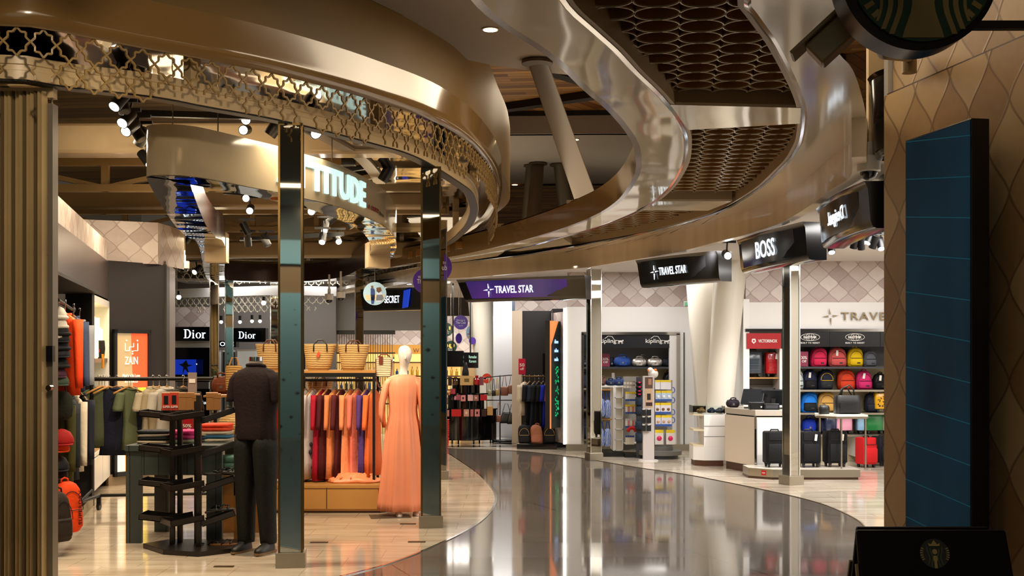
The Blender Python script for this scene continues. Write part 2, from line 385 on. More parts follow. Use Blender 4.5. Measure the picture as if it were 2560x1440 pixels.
M_LIT = lambda name, col, e: mat(name, col, .5, emit=e)
# ---------------------------------------------------------------- floor
def P2(pts, z): return [tuple(P(x, y, z)[:2]) for x, y in pts]
o = struct(MB().quad((-14, -6, 0), (14, -6, 0), (14, 45, 0), (-14, 45, 0)).build('floor', M_GRAN))
EDGE_L = P2([(1105, 1125), (1145, 1150), (1195, 1185), (1232, 1225), (1240, 1250), (1230, 1275), (1200, 1305), (1160, 1330), (1105, 1357), (1000, 1400), (860, 1440)], 0)
EDGE_L = spline([(-3.4, 27.5), (-1.6, 23.5)]+EDGE_L+[(-2.3, 7.9), (-4, 7.0), (-7, 6.4)], .2)
f = MB().prism(EDGE_L+[(-14, 6.4), (-14, 27.5)], -.02, .003); f.build('floor', M_MARB, kind='structure')
tr = MB().sweep(EDGE_L, [(-.012, 0), (-.012, .006), (.012, .006), (.012, 0)], z=.001); tr.build('trim_1', M_CHROME, kind='structure')
EDGE_R = P2([(1280, 1127), (1350, 1133), (1440, 1143), (1500, 1153), (1600, 1170), (1707, 1185), (1813, 1205), (1920, 1227), (2000, 1245), (2060, 1262), (2115, 1285), (2150, 1305), (2168, 1325)], 0)
EDGE_R = spline([(-1.5, 22.2)]+EDGE_R+[(3.2, 10), (2.8, 8.5)], .2)
MB().prism(EDGE_R+[(14, 8.5), (14, 22.3), (-1.5, 22.3)], -.02, .003).build('floor', M_MARW, kind='structure')
MB().sweep(EDGE_R, [(-.008, 0), (-.008, .005), (.008, .005), (.008, 0)], z=.001).build('trim_2', M_BRASS, kind='structure')
# black and white inlay of the far shop floor
n = NT('checker_inlay'); tc = n.n('ShaderNodeTexCoord', 3); ck = n.n('ShaderNodeTexChecker', 0, None, Vector=n.n('ShaderNodeMapping', 0, None, Vector=tc, Rotation=(0, 0, .785)), Color1=c4('#1d1a19'), Color2=c4('#c9bfb2'), Scale=1.6)
n.set(Base__Color=ck, Roughness=.1)
MB().bb(-2.4, .9, 22.3, 29, -.02, .004).build('floor', n.m, kind='structure')
for (x, y) in ((1020, 1311), (1042, 1356), (798, 1357), (560, 1418)):
    p = P(x, y, 0); tag(MB().box((p.x, p.y, .006), (.16, .05, .006)).build('floor_outlet', mat('bronze_plate', '#5a4630', .4, .6)), {1020: 'small bronze floor plate in front of the coral gown mannequin', 1042: 'small bronze floor plate nearest the granite border', 798: 'small bronze floor plate right of the front mirrored column', 560: 'small bronze floor plate near the shoe stand base'}[x], 'floor plate')
p = P(975, 1292, 0); tag(MB().box((p.x, p.y, .006), (.42, .3, .006), rz=.2).build('floor_hatch', mat('grey_plate', '#6b6358', .4, .6)), 'square metal floor hatch beside the coral gown mannequin', 'floor hatch')
# ---------------------------------------------------------------- portal ring of the clothing shop
RAIL = P2([(0, 200), (133, 216), (250, 229), (390, 245), (500, 267), (640, 291), (763, 318), (840, 337), (933, 362), (1007, 383), (1073, 415), (1140, 457), (1170, 480), (1183, 510), (1183, 535), (1168, 567), (1133, 600), (1110, 613), (1050, 637), (973, 652)], 3.57)
RAIL = spline([(-7.5, 8.6), (-5.3, 8.4)]+RAIL+[(-2.9, 25.2), (-4.3, 26.2), (-6.0, 26.0), (-7.6, 25.0)], .176)
LIP = P2([(0, 57), (167, 78), (317, 107), (433, 128), (640, 168), (840, 218), (940, 248), (1040, 280), (1107, 310), (1173, 353), (1223, 407), (1243, 450), (1246, 485), (1235, 530), (1205, 570)], 3.85)
LIP = spline([(-7.5, 8.1), (-5.3, 7.95)]+LIP+[(-1.1, 22.6), (-2.3, 25.2), (-4.2, 26.7), (-6.3, 26.5), (-8, 25.4)], .176)
ns = normals(RAIL)   # left-hand normal; travelling right then back -> outside is the right-hand side
r = MB().sweep(RAIL, [(-.06, 0), (-.06, .06), (-.05, .065), (-.05, .10), (-.06, .105), (-.06, .16), (.06, .16), (.06, 0)], z=3.57)
ring = thing('shop_portal_ring', 'sweeping beige ring over the clothing shop entrance carried on mirrored columns', 'ceiling ring')
r.build('rail', M_CREAM, ring, smooth=True)
MB().sweep(RAIL, [(-.05, -.012), (-.05, 0), (.05, 0), (.05, -.012)], z=3.57).build('seal', M_BLACK, ring)
MB().sweep(LIP, [(0, 0), (-.03, .02), (-.045, .06), (-.045, .1), (-.04, .13), (-.04, .33), (.30, .33), (.30, .18), (.06, .16), (.02, .02)], z=3.85-.02).build('fascia', M_BEIGE, ring, smooth=True)
DRUM = P2([(917, 0), (1003, 37), (1073, 77), (1133, 115), (1173, 155), (1207, 200), (1227, 233), (1242, 270)], 4.8)
DR = spline([(-7.4, 8.5), (-5.0, 8.3), (-3.2, 8.6), (-1.9, 9.4)]+DRUM+[(-.05, 17.0), (-.12, 19.3), (-.9, 22.6), (-2.2, 25)], .3)
MB().sweep(DR, [(0, 0), (0, 1.0), (.15, 1.0), (.15, 0)], z=4.1).build('drum', M_DRUM, ring, smooth=True)
MB().sweep(LIP[2:-2], [(.24, 0), (.24, .03), (1.5, .03), (1.5, 0)], z=3.98).build('polished_soffit', M_GLOSSC, ring, smooth=True)
MB().sweep(RAIL[6:-4], [(1.15, 0), (1.15, .65), (1.3, .65), (1.3, 0)], z=3.95).build('inner_fascia', M_BEIGEP, ring, smooth=True)
for i in range(7, len(RAIL)-3, 12):   # posts that carry the rail
    a, b = RAIL[i]; nx, ny = ns[i]
    MB().box((a, b, 3.86), (.09, .09, .32), rz=math.atan2(ny, nx)).build('hanger_post', M_CREAM, ring)
# star lattice hung from the fascia
STAR = [(0, 1), (.3, .66), (.66, .64), (.66, .3), (1, 0), (.66, -.3), (.66, -.64), (.3, -.66), (0, -1), (-.3, -.66), (-.66, -.64), (-.66, -.3), (-1, 0), (-.66, .3), (-.66, .64), (-.3, .66)]
def lattice(path, z0, cell, m, parent, rng, rows=2, name='star_lattice', w_=.016):
    b = MB(); nr = normals(path); k = len(path); ph = 0
    def at(u, v, off=0):
        t = u/cell; i = max(0, min(k-2, int(t))); f = t-i
        x = path[i][0]*(1-f)+path[i+1][0]*f; y = path[i][1]*(1-f)+path[i+1][1]*f; return Vector((x+nr[i][0]*off, y+nr[i][1]*off, z0+v))
    def pts(i, row, sel):
        cx = (i+.5)*cell; cz = -cell*(.5+row)*1.06; h = cell/2
        for j in sel:
            a = STAR[j % 16]; c = STAR[(j+1) % 16]
            pa = at(cx+a[0]*h, cz+a[1]*h*1.06); pc = at(cx+c[0]*h, cz+c[1]*h*1.06)
            n = Vector((*nr[max(0, min(k-1, i))], 0)); b.bar(pa, pc, .012, w_, up=n)
    for i in range(k-2):
        pts(i, 0, range(16))
        s = rng.random()
        if rows > 1:
            if (i//5) % 3 != 1 or s < .45: pts(i, 1, (0, 1, 2, 13, 14, 15))
            if (i//4) % 3 == 0 or s < .3: pts(i, 1, (3, 4, 5, 6, 7, 8, 9, 10, 11, 12))
            elif s < .7: pts(i, 1, (3, 4, 5, 11, 12, 10))
    return b.build(name, m, parent)
lattice(offset(LIP, .02)[2:], 3.835, .176, M_LAT, ring, random.Random(3))
# ---------------------------------------------------------------- hall soffit, timber ceilings
SOFF = MB()
sof = P2([(1203, -10), (1280, 60), (1347, 106), (1413, 156), (1450, 190), (1380, 183), (1290, 172), (1230, 163), (1170, 150)], 4.8)
SOFF.prism([(-.2, -6), (.55, -6), (.3, 3.5)]+sof+[(-1.0, 10.9), (-1.6, 9.7), (-3.2, 8.4), (-8, 8.2), (-14, 8.2), (-14, -6)], 4.8, 4.9)
SOFF.build('ceiling', M_GREY, kind='structure')
MB().prism([(.55, -6), (14, -6), (14, 9), (2.2, 9), (1.2, 5), (.3, 3.5)], 4.8, 4.9).build('ceiling', M_GREY, kind='structure')
MB().quad((-6, 9, 6.25), (10, 9, 6.25), (10, 23.5, 6.25), (-6, 23.5, 6.25)).build('ceiling', M_WOODC, kind='structure')
MB().prism([(-6, 23.2), (-6, 22.6), (-.3, 21.8), (1.5, 20.5), (6, 17.4), (6, 23.2)], 6.235, 6.245).build('ceiling', M_WOODH, kind='structure')
MB().quad((-10, 28.5, 5.75), (12, 28.5, 5.75), (12, 50, 5.75), (-10, 50, 5.75)).build('ceiling', M_WOODC, kind='structure')
def Dz(y, z): return F*(z-EYE)/(HY-y)
# dark joint beams and lighter fascia of the far soffit
bs = [((-4, 22.55, 6.18), (-.3, 21.8, 6.18)), ((-.3, 21.8, 6.18), (5, 18.1, 6.18)), ((.5, 18.7, 6.18), (2.6, 21.3, 6.18))]
for a, b in bs: MB().bar(a, b, .22, .12).build('trim_3', M_BLACK, kind='structure')
q = [(-7, Dz(312, 6.0)), (.2, Dz(309, 6.0)), (1.6, Dz(307, 6.0)), (3, Dz(309, 6.0)), (6, Dz(318, 6.0))]
SO2 = spline([(a, b) for a, b in q], .4)
MB().sweep(SO2, [(0, -.02), (0, .12), (.1, .12), (.1, -.02)], z=6.13).build('trim_4', M_BLACK, kind='structure')
MB().sweep(SO2, [(-.05, 0), (-.05, .33), (.12, .33), (.12, 0)], z=5.80).build('trim_5', M_GREY, kind='structure')
MB().prism([(p[0], p[1]) for p in SO2]+[(8, 34), (-10, 34), (-10, 22)], 5.8, 5.86).build('ceiling', mat('far_soffit', '#a8a097', .8), kind='structure')
# ---------------------------------------------------------------- right ceiling plane (z 3.4) with pockets
ZS = 3.40
BL = P2([(1203, 0), (1280, 68), (1347, 110), (1413, 160), (1480, 227), (1530, 270), (1573, 320), (1597, 360), (1604, 400), (1601, 431), (1582, 467), (1551, 504), (1499, 537), (1426, 567), (1353, 590), (1280, 610), (1180, 633), (1110, 646)], ZS)
BL = spline([(-.3, 4.2), (-.25, 4.9)]+BL[0:]+[(-2.6, 23.5), (-4.6, 27)], .15)
BR = P2([(1413, 0), (1487, 73), (1547, 127), (1597, 182), (1647, 230), (1687, 277), (1710, 317), (1720, 350), (1717, 400), (1702, 435), (1679, 469), (1642, 502), (1597, 529), (1501, 567), (1405, 594), (1343, 611), (1280, 624)], ZS)
BR = spline([(.0, 4.2), (.12, 4.9)]+BR+[(-1.6, 22.0)], .15)
PR = P2([(1857, 0), (1880, 40), (1900, 70), (1920, 95), (1947, 143), (1970, 187), (1990, 230), (2002, 267), (2005, 300), (1998, 350), (1987, 373), (1970, 400), (1937, 433), (1900, 467), (1850, 500), (1800, 527), (1700, 559), (1600, 583), (1500, 603), (1400, 621), (1280, 640)], ZS)
PR = spline([(1.0, 4.2), (1.06, 4.9)]+PR+[(-1.8, 22.9)], .15)
CR = P2([(2090, 100), (2130, 170), (2153, 233), (2166, 300), (2160, 350), (2137, 372), (2100, 397), (2067, 427), (2017, 465), (1967, 495), (1892, 525), (1808, 550), (1704, 581), (1572, 608), (1467, 627), (1363, 637), (1280, 646), (1180, 656), (1090, 663)], ZS)
CR = spline([(1.5, 4.2), (1.55, 5.0)]+CR+[(-3, 25.8), (-5, 30)], .15)
deck = thing('curved_ceiling_canopy', 'glossy beige curved ceiling band with timber lattice pockets above the walkway', 'ceiling canopy')
def ribbon(a, b, z, m, name, parent, n=160):
    "flat strip between two plan curves, with thickness"
    def rs(p): return [p[min(len(p)-1, round(i*(len(p)-1)/n))] for i in range(n+1)]
    mb = MB(); A, B = rs(a), rs(b)
    vs = [(x, y, z) for x, y in A]+[(x, y, z) for x, y in B]; k = n+1
    fs = [(i, i+1, k+i+1, k+i) for i in range(n)]; mb.add(vs, fs); o = mb.build(name, m, parent, smooth='all'); return o
M_GLOSSB = mirrorish('polished_beam_panel', '#f0e4c8', .07, .25, (.6, .6, 1), .25)
M_BAND = mat('lacquered_band', '#f0e2c4', .12, coat=.5, spec=.7)
ribbon(BL, BR, ZS, M_GLOSSB, 'beam_underside', deck, 260)
ribbon(PR, CR, ZS, M_BAND, 'band_underside', deck, 260)
MB().sweep(BL, [(0, 0), (0, .3), (.05, .3), (.05, 0)], z=ZS).build('beam_side', M_BEIGE, deck, smooth=True)
MB().sweep(BR, [(0, .004), (0, .34), (-.03, .34), (-.03, .004)], z=ZS).build('pocket_side', M_BEIGEP, deck, smooth=True)
MB().sweep(PR, [(0, .004), (0, .34), (.03, .34), (.03, .004)], z=ZS).build('pocket_side', M_BEIGEP, deck, smooth=True)
MB().sweep(BR, [(.0, 0), (.02, -.012), (.035, 0), (.02, .012)], z=ZS).build('bead', M_CHROME, deck, smooth=True)
MB().sweep(PR, [(.0, 0), (-.02, -.012), (-.035, 0), (-.02, .012)], z=ZS).build('bead', M_CHROME, deck, smooth=True)
for i in range(60, len(BL)-30, 10):     # notched top edge of the beam
    a, b = BL[i]; MB().box((a+.05, b, ZS+.33), (.1, .16, .07)).build('edge_block', M_BEIGEP, deck) if i % 20 == 0 else None
# fascia below the crease down to the sign line
FZ = 3.12
n = NT('veined_fascia'); tc = n.n('ShaderNodeTexCoord', 3); no = n.n('ShaderNodeTexNoise', 0, None, Vector=n.n('ShaderNodeMapping', 0, None, Vector=tc, Scale=(2.2, 2.2, .5)), Scale=2., Detail=5.)
n.set(Base__Color=n.mix(no, c4('#f0dfc0'), c4('#c4ab88')), Roughness=.3, Coat__Weight=.3)
MB().sweep([p for p in CR if p[1] > 8.45], [(0, .0), (-.01, -.03), (-.0, -.28), (.1, -.28), (.1, 0)], z=ZS).build('fascia', n.m, deck, smooth=True)
MB().bb(2.645, 3.4, 8.9, 8.96, 3.15, 4.8).build('wall_back', mat('tan_plaster', '#d8bc8e', .6), kind='structure')
# bridges between pockets (two plan quads from left edge to right edge, all at ZS)
def bridge(pts, name='bridge'):
    q = P2(pts, ZS); mb = MB(); mb.prism(q, ZS, ZS+.02); mb.build(name, M_GLOSSB, deck)
    for a, b in ((0, 1), (2, 3)): MB().prism([q[a], q[b], (q[b][0], q[b][1]+.02), (q[a][0], q[a][1]+.02)], ZS+.02, ZS+.33).build('pocket_side', M_BEIGEP, deck)
bridge([(1670, 262), (2003, 270), (2000, 309), (1722, 325)])
bridge([(1640, 503), (1830, 503), (1770, 527), (1590, 526)])
bridge([(1410, 597), (1430, 611), (1300, 628), (1270, 628)])
bridge([(1260, 630), (1230, 649), (1000, 664), (1120, 650)])
# ring lattice above the pockets
n = NT('ring_wood'); n.set(Base__Color=c4('#94672f'), Roughness=.4); M_RINGW = n.m
M_RINGE = mat('ring_edge', '#cdbf9f', .35, .3)
inside = lambda x, y: True
def in_strip(x, y):
    # between BR and PR at same depth
    def xa(path, y):
        best = [p for p in path if abs(p[1]-y) < .2]; return [p[0] for p in best]
    l = xa(BR, y); r_ = xa(PR, y)
    return l and r_ and min(l)-.2 < x < max(r_)+.2
rg = MB(); re_ = MB(); R0 = .12
for jy in range(80):
    y = 4.4+jy*.236
    for ix in range(-22, 22):
        x = 1+ix*2*R0+jy*.03
        if y > 23 or not in_strip(x, y): continue
        N = 24 if y < 9 else 14
        for rr, tgt, z0, z1 in ((R0, rg, ZS+.1, ZS+.22), (R0+.001, re_, ZS+.092, ZS+.1)):
            vs = []
            for k in range(N):
                a = 2*PI*k/N
                for q_, zz in ((rr-.004, z0), (rr+.004, z0), (rr+.004, z1), (rr-.004, z1)): vs.append((x+q_*math.cos(a), y+q_*math.sin(a), zz))
            fs = []
            for k in range(N):
                k2 = (k+1) % N
                for e in range(4): fs.append((k*4+e, k*4+(e+1) % 4, k2*4+(e+1) % 4, k2*4+e))
            tgt.add(vs, fs)
rg.build('ring_lattice', M_RINGW, deck, smooth=True); re_.build('ring_lattice_edge', M_RINGE, deck)
ribbon(offset(BL, -.02), offset(PR, .04), ZS+.34, planks('lattice_backing', .3, .5, 1.2, '#a5814a', '#5c4020', '#2a1a0c'), 'lattice_backing', deck, 260)
# leaning round columns in the void
def lean(pt, pb, zt, zb, r, label, m='#4a3922', disk=True):
    t = thing('leaning_column', label, 'column', tuple(pb), 0, 'slanted round columns rising into the ceiling void')
    d = Vector(pt)-Vector(pb); M_ = mat('column_paint_'+m[1:], m, .5)
    MB().loft([[(q*d.x+r*(1-.33*q)*math.cos(2*PI*j/40), q*d.y+r*(1-.33*q)*math.sin(2*PI*j/40), q*d.z) for j in range(40)] for q in (0, 1)]).build('shaft', M_, t, smooth=True)
    if disk: MB().cyl((d.x, d.y, d.z-.02), r*1.04, .03, 40).build('ceiling_collar', M_, t, smooth=True)
    return t
pt = P(1343, 152, 4.79); pb = Vector((X(1470, 16.3), 16.3, 3.745)); lean(pt, pb, 0, 0, .158, 'big brown slanted round column rising from the canopy to the grey soffit')
pt = P(1345, 408, 5.79); pb = Vector((X(1322, 24.5), 24.5, 3.22)); lean(pt, pb, 0, 0, .19, 'far slanted column with a flat collar, nearest to the portal ring')
pt = P(1398, 411, 5.79); pb = Vector((X(1440, 26.5), 26.5, 3.22)); lean(pt, pb, 0, 0, .19, 'far slanted column partly behind the big brown one', '#554c3a')
pt = P(1325, 413, 5.79); pb = Vector((X(1306, 26), 26, 3.22)); lean(pt, pb, 0, 0, .13, 'narrow far column just left of and behind its slanted neighbour', '#554c3a')
# recessed downlights
def downlight(x, y, z, label):
    p = P(x, y, z); t = thing('downlight', label, 'downlight', (p.x, p.y, z), 0, 'recessed downlights in the grey hall ceiling')
    MB().cyl((0, 0, -.004), .085, .012, 24).build('trim_ring', M_GREY, t, smooth=True)
    MB().cyl((0, 0, -.011), .068, .006, 24).build('lamp', M_LIT('downlight_glow', '#ffd9a0', 6), t)
downlight(1226, 72, 4.8, 'round recessed downlight near the top of the photo in the grey soffit')
downlight(1438, 348, 5.8, 'round recessed downlight right of the big slanted column')
downlight(1287, 461, 5.8, 'round recessed downlight left of the far slanted columns')
# ---------------------------------------------------------------- right shop ceilings and walls
MB().prism([p for p in CR if p[1] > 8.96]+[(-3, 25), (9, 25), (9, 8.96)], 3.2, 3.26).build('ceiling', M_CEILW, kind='structure')
MB().wall((.99, 21.5), (1.25, 21.5), 2.12, 2.58); 
w_ = MB(); w_.wall((.06, 23.6), (1.2, 23.6), 2.58, 3.2); w_.wall((.99, 21.5), (3.3, 21.5), 2.58, 3.2, 4); w_.wall((3.3, 21.5), (3.7, 19.0), 2.55, 3.2, 7); w_.wall((3.7, 19.0), (8.5, 19.0), 2.55, 3.2, 10)
w_.build('wall_back', ARA, kind='structure')
w_ = MB(); w_.wall((3.14, 21.48), (3.14, 21.5), 0, 2.58)
w_.bb(.97, 1.27, 21.48, 21.6, .12, 2.58); w_.bb(2.82, 3.3, 21.48, 21.6, .12, 2.58); w_.bb(1.27, 2.82, 21.48, 21.6, 2.12, 2.58)
w_.build('wall_back', M_WHITE, kind='structure')
MB().bb(3.07, 3.085, 21.46, 21.49, .1, 2.12).build('trim_6', M_BLACK, kind='structure')
w_ = MB(); w_.box((3.5, 20.25, 1.3), (.1, 2.6, 2.6), rz=.158); w_.bb(3.7, 8.5, 19.0, 19.1, 2.12, 2.55); w_.build('wall_back', M_WHITE, kind='structure')
MB().bb(.97, 3.3, 21.455, 21.48, 0, .12).build('baseboard_back', M_STEEL, kind='structure')
w_ = MB(); w_.bb(-8, 9, 50, 50.1, 0, 6); w_.bb(8.5, 8.6, 6, 25, 0, 3.3); w_.bb(-14, -13.9, -6, 45, 0, 7); w_.build('wall_back', M_WHITEP, kind='structure')
# hall behind the camera
MB().bb(-14, 14, -6.1, -6, 0, 4.9).build('wall_front', mat('hall_wall', '#7b6344', .5), kind='structure')
n = NT('teal_hoarding'); tc = n.n('ShaderNodeTexCoord', 3); vo = n.n('ShaderNodeTexVoronoi', 0, {'distance': 'MANHATTAN'}, Vector=tc, Scale=4.2, Randomness=.95)
n.set(Base__Color=n.mix(n.math('LESS_THAN', vo, .27), c4('#6f9cab'), c4('#33352c')), Roughness=.5)
MB().bb(-6.5, 3.0, -5.99, -5.9, 0, 3.0).build('wall_front', n.m, kind='structure')
MB().bb(-6.5, 3.0, -5.99, -5.9, 3.6, 4.1).build('wall_front', mat('plain_teal', '#6f9cab', .5), kind='structure')
MB().bb(-6.5, 3.0, -5.99, -5.9, 4.1, 4.8).build('wall_front', mat('dark_green_panel', '#223a38', .5), kind='structure')
# ---------------------------------------------------------------- left clothing shop: walls, bulkhead, trusses
def WL(x):  # point of the left wall line seen at frame x
    k = (x-HX)/F; D = (-1.61)/(k+.234); return (k*D, D)
M_SILV = mat('satin_metal_panel', '#8d827e', .33, .75); M_DRK = mat('bay_black', '#121011', .6)
a, b = (-3.95, 10.0), WL(270); c, d, e = WL(222), WL(228), (-4.75, 16.4)
w_ = MB(); w_.wall(a, b, 2.44, 2.94); w_.build('wall_left', mat('brushed_brown_panel', '#6e625f', .3, .7), kind='structure')
w_ = MB(); w_.wall(a, b, 2.94, 3.19); w_.wall((-6.2, 15.55), (-4.78, 16.2), 2.94, 3.5, 3); w_.wall((-4.78, 16.2), (-4.7, 17.2), 2.94, 3.5, 6); w_.build('wall_left', ARA, kind='structure')
jx = .62
w_ = MB()
for u in ((-3.95, 10.0), c): w_.box((u[0]-.1, u[1], 1.22), (.3, .08, 2.44))
w_.wall((-3.95-jx, 10), (c[0]-jx, c[1]), 0, 2.44); w_.build('wall_left', M_DRK, kind='structure')
MB().bar((a[0], a[1], .06), (c[0], c[1], .06), .1, .12).build('baseboard_left', M_STEEL, kind='structure')
MB().bar((-4.1, 10, 2.42), (c[0]-.15, c[1], 2.42), .5, .03).build('wall_left', M_DRK, kind='structure')
MB().bar((c[0], c[1], .1), (c[0], c[1], 2.44), .07, .07).build('trim_7', M_SILV, kind='structure')
# dark panel wall with the side return
w_ = MB(); w_.prism([(b[0]-.4, b[1]), b, e, (-4.72, 16.4), (-5.1, 18.1), (-5.9, 18.1)], .15, 2.95); w_.build('wall_left', M_BROWN, kind='structure')
w_ = MB(); w_.wall((-4.735, 16.41), (-5.08, 18.1), .1, 3.0); w_.build('wall_left', M_SILV, kind='structure')
MB().bar((b[0], b[1]-.03, .075), (e[0], e[1]-.03, .075), .05, .15).build('baseboard_left', mat('kick_beige', '#8d7a5c', .5), kind='structure')
MB().bar((-10, 6.5, 0), (-10, 6.5, 4), .1).build('wall_left', M_BROWN, kind='structure')
MB().bb(-9, -5.9, 18.1, 18.3, 0, 3.6).build('wall_left', M_BROWN, kind='structure')
# lit niche shelf unit
t = thing('display_shelf', 'tall white framed shelf unit with warm lit niche beside the dark panel', 'shelf unit', (d[0], d[1], 0), math.atan2(b[1]-d[1], b[0]-d[0]))
Ln = math.hypot(b[0]-d[0], b[1]-d[1])-.02; M_NICHE = mat('niche_back', '#f2e3b0', .5, emit=.9, ecol='#ffe9a8')
f = MB(); f.bb(0, .07, -.02, .4, .12, 2.41).bb(Ln-.05, Ln, -.02, .4, .12, 2.41).bb(0, Ln, -.02, .4, 2.33, 2.41).bb(0, Ln, -.02, .4, .52, .56); f.build('frame', M_WHITE, t)
MB().bb(.07, Ln-.05, .36, .4, .56, 2.33).build('back_panel', M_NICHE, t)
for z in (1.62, 1.2): MB().bb(.07, Ln-.05, .0, .36, z, z+.05).build('shelf', M_STEEL, t)
for i in range(2): 
    dr = MB().bb(.02+i*Ln/2, Ln/2-.01+i*Ln/2, -.03, .38, .14, .5).build('drawer', M_WHITE, t)
MB().bb(.07, Ln*.5, -.0, .34, .56, .58).build('wood_ledge', M_OAK, t)
rz_ = t.rotation_euler.z
def onw(u, v, z): return (d[0]+u*math.cos(rz_)-v*math.sin(rz_), d[1]+u*math.sin(rz_)+v*math.cos(rz_), z)
M_LS = mat('glowing_cream', '#fff3cf', .6, emit=1.6, ecol='#ffedb5')  # jar material with emission of its own
for i in range(3):
    j = thing('storage_jar', ['lit cream jar with round lid nearest on the top niche shelf', 'lit cream jar with lid in the middle of the top niche shelf', 'ribbed cream jar farthest on the top niche shelf'][i], 'jar', onw(.35+i*.5, .12, 1.67), 0, 'cream jars on the lit top shelf')
    MB().lathe([(.1, 0), (.115, .02), (.11, .36), (.07, .4)], n=20).build('body', M_LS, j, smooth=True); MB().cyl((0, 0, .455), .075, .11, 20).build('lid', M_LS, j, smooth=True)
# light box poster ZAIN
q0 = Vector((X(287, 15.78), 15.72, 0)); u = Vector((e[0]-b[0], e[1]-b[1], 0)).normalized(); rzp = math.atan2(u.y, u.x)
pw = .57; t = thing('light_box_poster', 'tall backlit poster with ZAIN lettering in a black frame', 'poster', (q0.x, q0.y-.03, 0), rzp)
zt, zb_ = 2.05, .12
f = MB(); f.bb(-.0, .04, -.05, .01, zb_, zt).bb(pw-.04, pw, -.05, .01, zb_, zt).bb(0, pw, -.05, .01, zt-.05, zt).bb(0, pw, -.05, .01, zb_, zb_+.06); f.build('frame', M_BLACK, t)
def poly_panel(name, pts, colr, em, par, y=-.02): MB().xz(pts, y, y+.01).build(name, mat('glow_'+colr[1:]+str(em), colr, .3, emit=em), par)
poly_panel('beige_field', [(.04, 1.28), (.30, 1.28), (.27, 2.0), (.04, 2.0)], '#b39b73', .55, t)
poly_panel('orange_field', [(.30, 1.28), (.53, 1.28), (.53, 2.0), (.27, 2.0)], '#e8562c', .75, t)
poly_panel('white_field', [(.04, .18), (.18, .18), (.16, 1.28), (.04, 1.28)], '#efe6cf', .8, t)
poly_panel('orange_stripe', [(.18, .18), (.28, .18), (.36, 1.28), (.16, 1.28)], '#f2a02c', .8, t)
poly_panel('yellow_stripe', [(.28, .18), (.53, .18), (.53, 1.28), (.36, 1.28)], '#d8c23c', .7, t)
M_INKW = mat('poster_white', '#f6efe0', .4, emit=.9)
text('ZAIN', .2, .1, M_INKW, t, (.265, -.035, 1.64)); text('Made with Love', .27, .045, M_INKW, t, (.265, -.035, 1.44)); text('in Morocco', .2, .045, M_INKW, t, (.265, -.035, 1.37))
g = MB(); zt_ = 1.74
for p0, p1 in (((.17, .13), (.17, .03)), ((.17, .03), (.235, .03)), ((.235, .03), (.235, .08)), ((.235, .08), (.30, .08)), ((.30, .08), (.30, .13)), ((.30, .03), (.365, .03)), ((.365, .03), (.365, .13))):
    g.bar((p0[0], -.035, zt_+p0[1]), (p1[0], -.035, zt_+p1[1]), .008)
for p0 in ((.19, .165), (.36, .165), (.285, .02), (.285, -.01)): g.cyl((p0[0], -.035, zt_+p0[1]), .012, .006, 4, 'Y')
g.build('arabic_lettering', M_INKW, t)
# trusses and beams above the shop
M_TR = mat('truss_paint', '#9a835c', .45)
def truss(D, x0, x1, z0, z1, label):
    t = thing('roof_truss', label, 'truss', ((x0+x1)/2, D, z1), 0, 'beige trusses above the clothing shop'); L = (x1-x0)/2; h = z0-z1
    MB().bb(-L, L, -.06, .06, -.09, 0).bb(-L, L, -.06, .06, h, h+.09).build('chords', M_TR, t)
    g = MB(); k = max(3, int((x1-x0)/1.1))
    for i in range(k+1):
        xx = -L+2*L*i/k; g.bar((xx, 0, h), (xx, 0, -.05), .09, .07)
        if i < k: x2 = -L+2*L*(i+1)/k; g.bar(*(((xx, 0, h+.05), (x2, 0, -.08)) if i % 2 else ((xx, 0, -.08), (x2, 0, h+.05))), .08, .06)
    g.build('webs', M_TR, t)
truss(11.6, -6.0, -1.6, 4.3, 4.95, 'nearest beige truss, behind the folded shutter grille')
truss(15.2, -6.5, -1.1, 3.78, 4.2, 'beige truss just behind the glossy cross beam')
truss(18.2, -7.5, -1.0, 3.85, 4.3, 'third beige truss over the middle of the clothing shop')
truss(21.3, -8, -1.2, 3.9, 4.3, 'beige truss above the dark curved sign band')
truss(23.6, -8, -1.2, 3.8, 4.15, 'farthest beige truss near the back lattice')
def xbeam(D, x0, x1, z0, z1, m, label):
    t = tag(MB().bb(x0, x1, D, D+.35, z0, z1).build('cross_beam', m, bevel=.04, smooth=True), label, 'beam', 'box beams across the clothing shop ceiling')
area((-3.6, 12.3, 3.86), 2.4, .15, 11, WARM, (math.radians(75), 0, 0))  # unseen strip lamp added to brighten the glossy cross beam
xbeam(13.2, -5.4, -1.2, 3.93, 4.27, mat('beam_lacquer', '#dcc49c', .15, coat=.6), 'glossy beige box beam spanning above the sign drum')
xbeam(16.9, -6.8, -1.0, 3.8, 4.05, M_BEIGEP, 'satin beige box beam behind the first truss')
xbeam(22.4, -7.5, -1.3, 3.55, 3.85, M_BEIGEP, 'pale box beam over the dark sign band')
MB().quad((-9, 9.0, 5.3), (-.6, 9.0, 5.3), (-.6, 27, 5.3), (-9, 27, 5.3)).build('ceiling', planks('shop_ceiling_slats', .1, .22, 3, '#8a7148', '#4c3a20', '#17100a'), kind='structure')
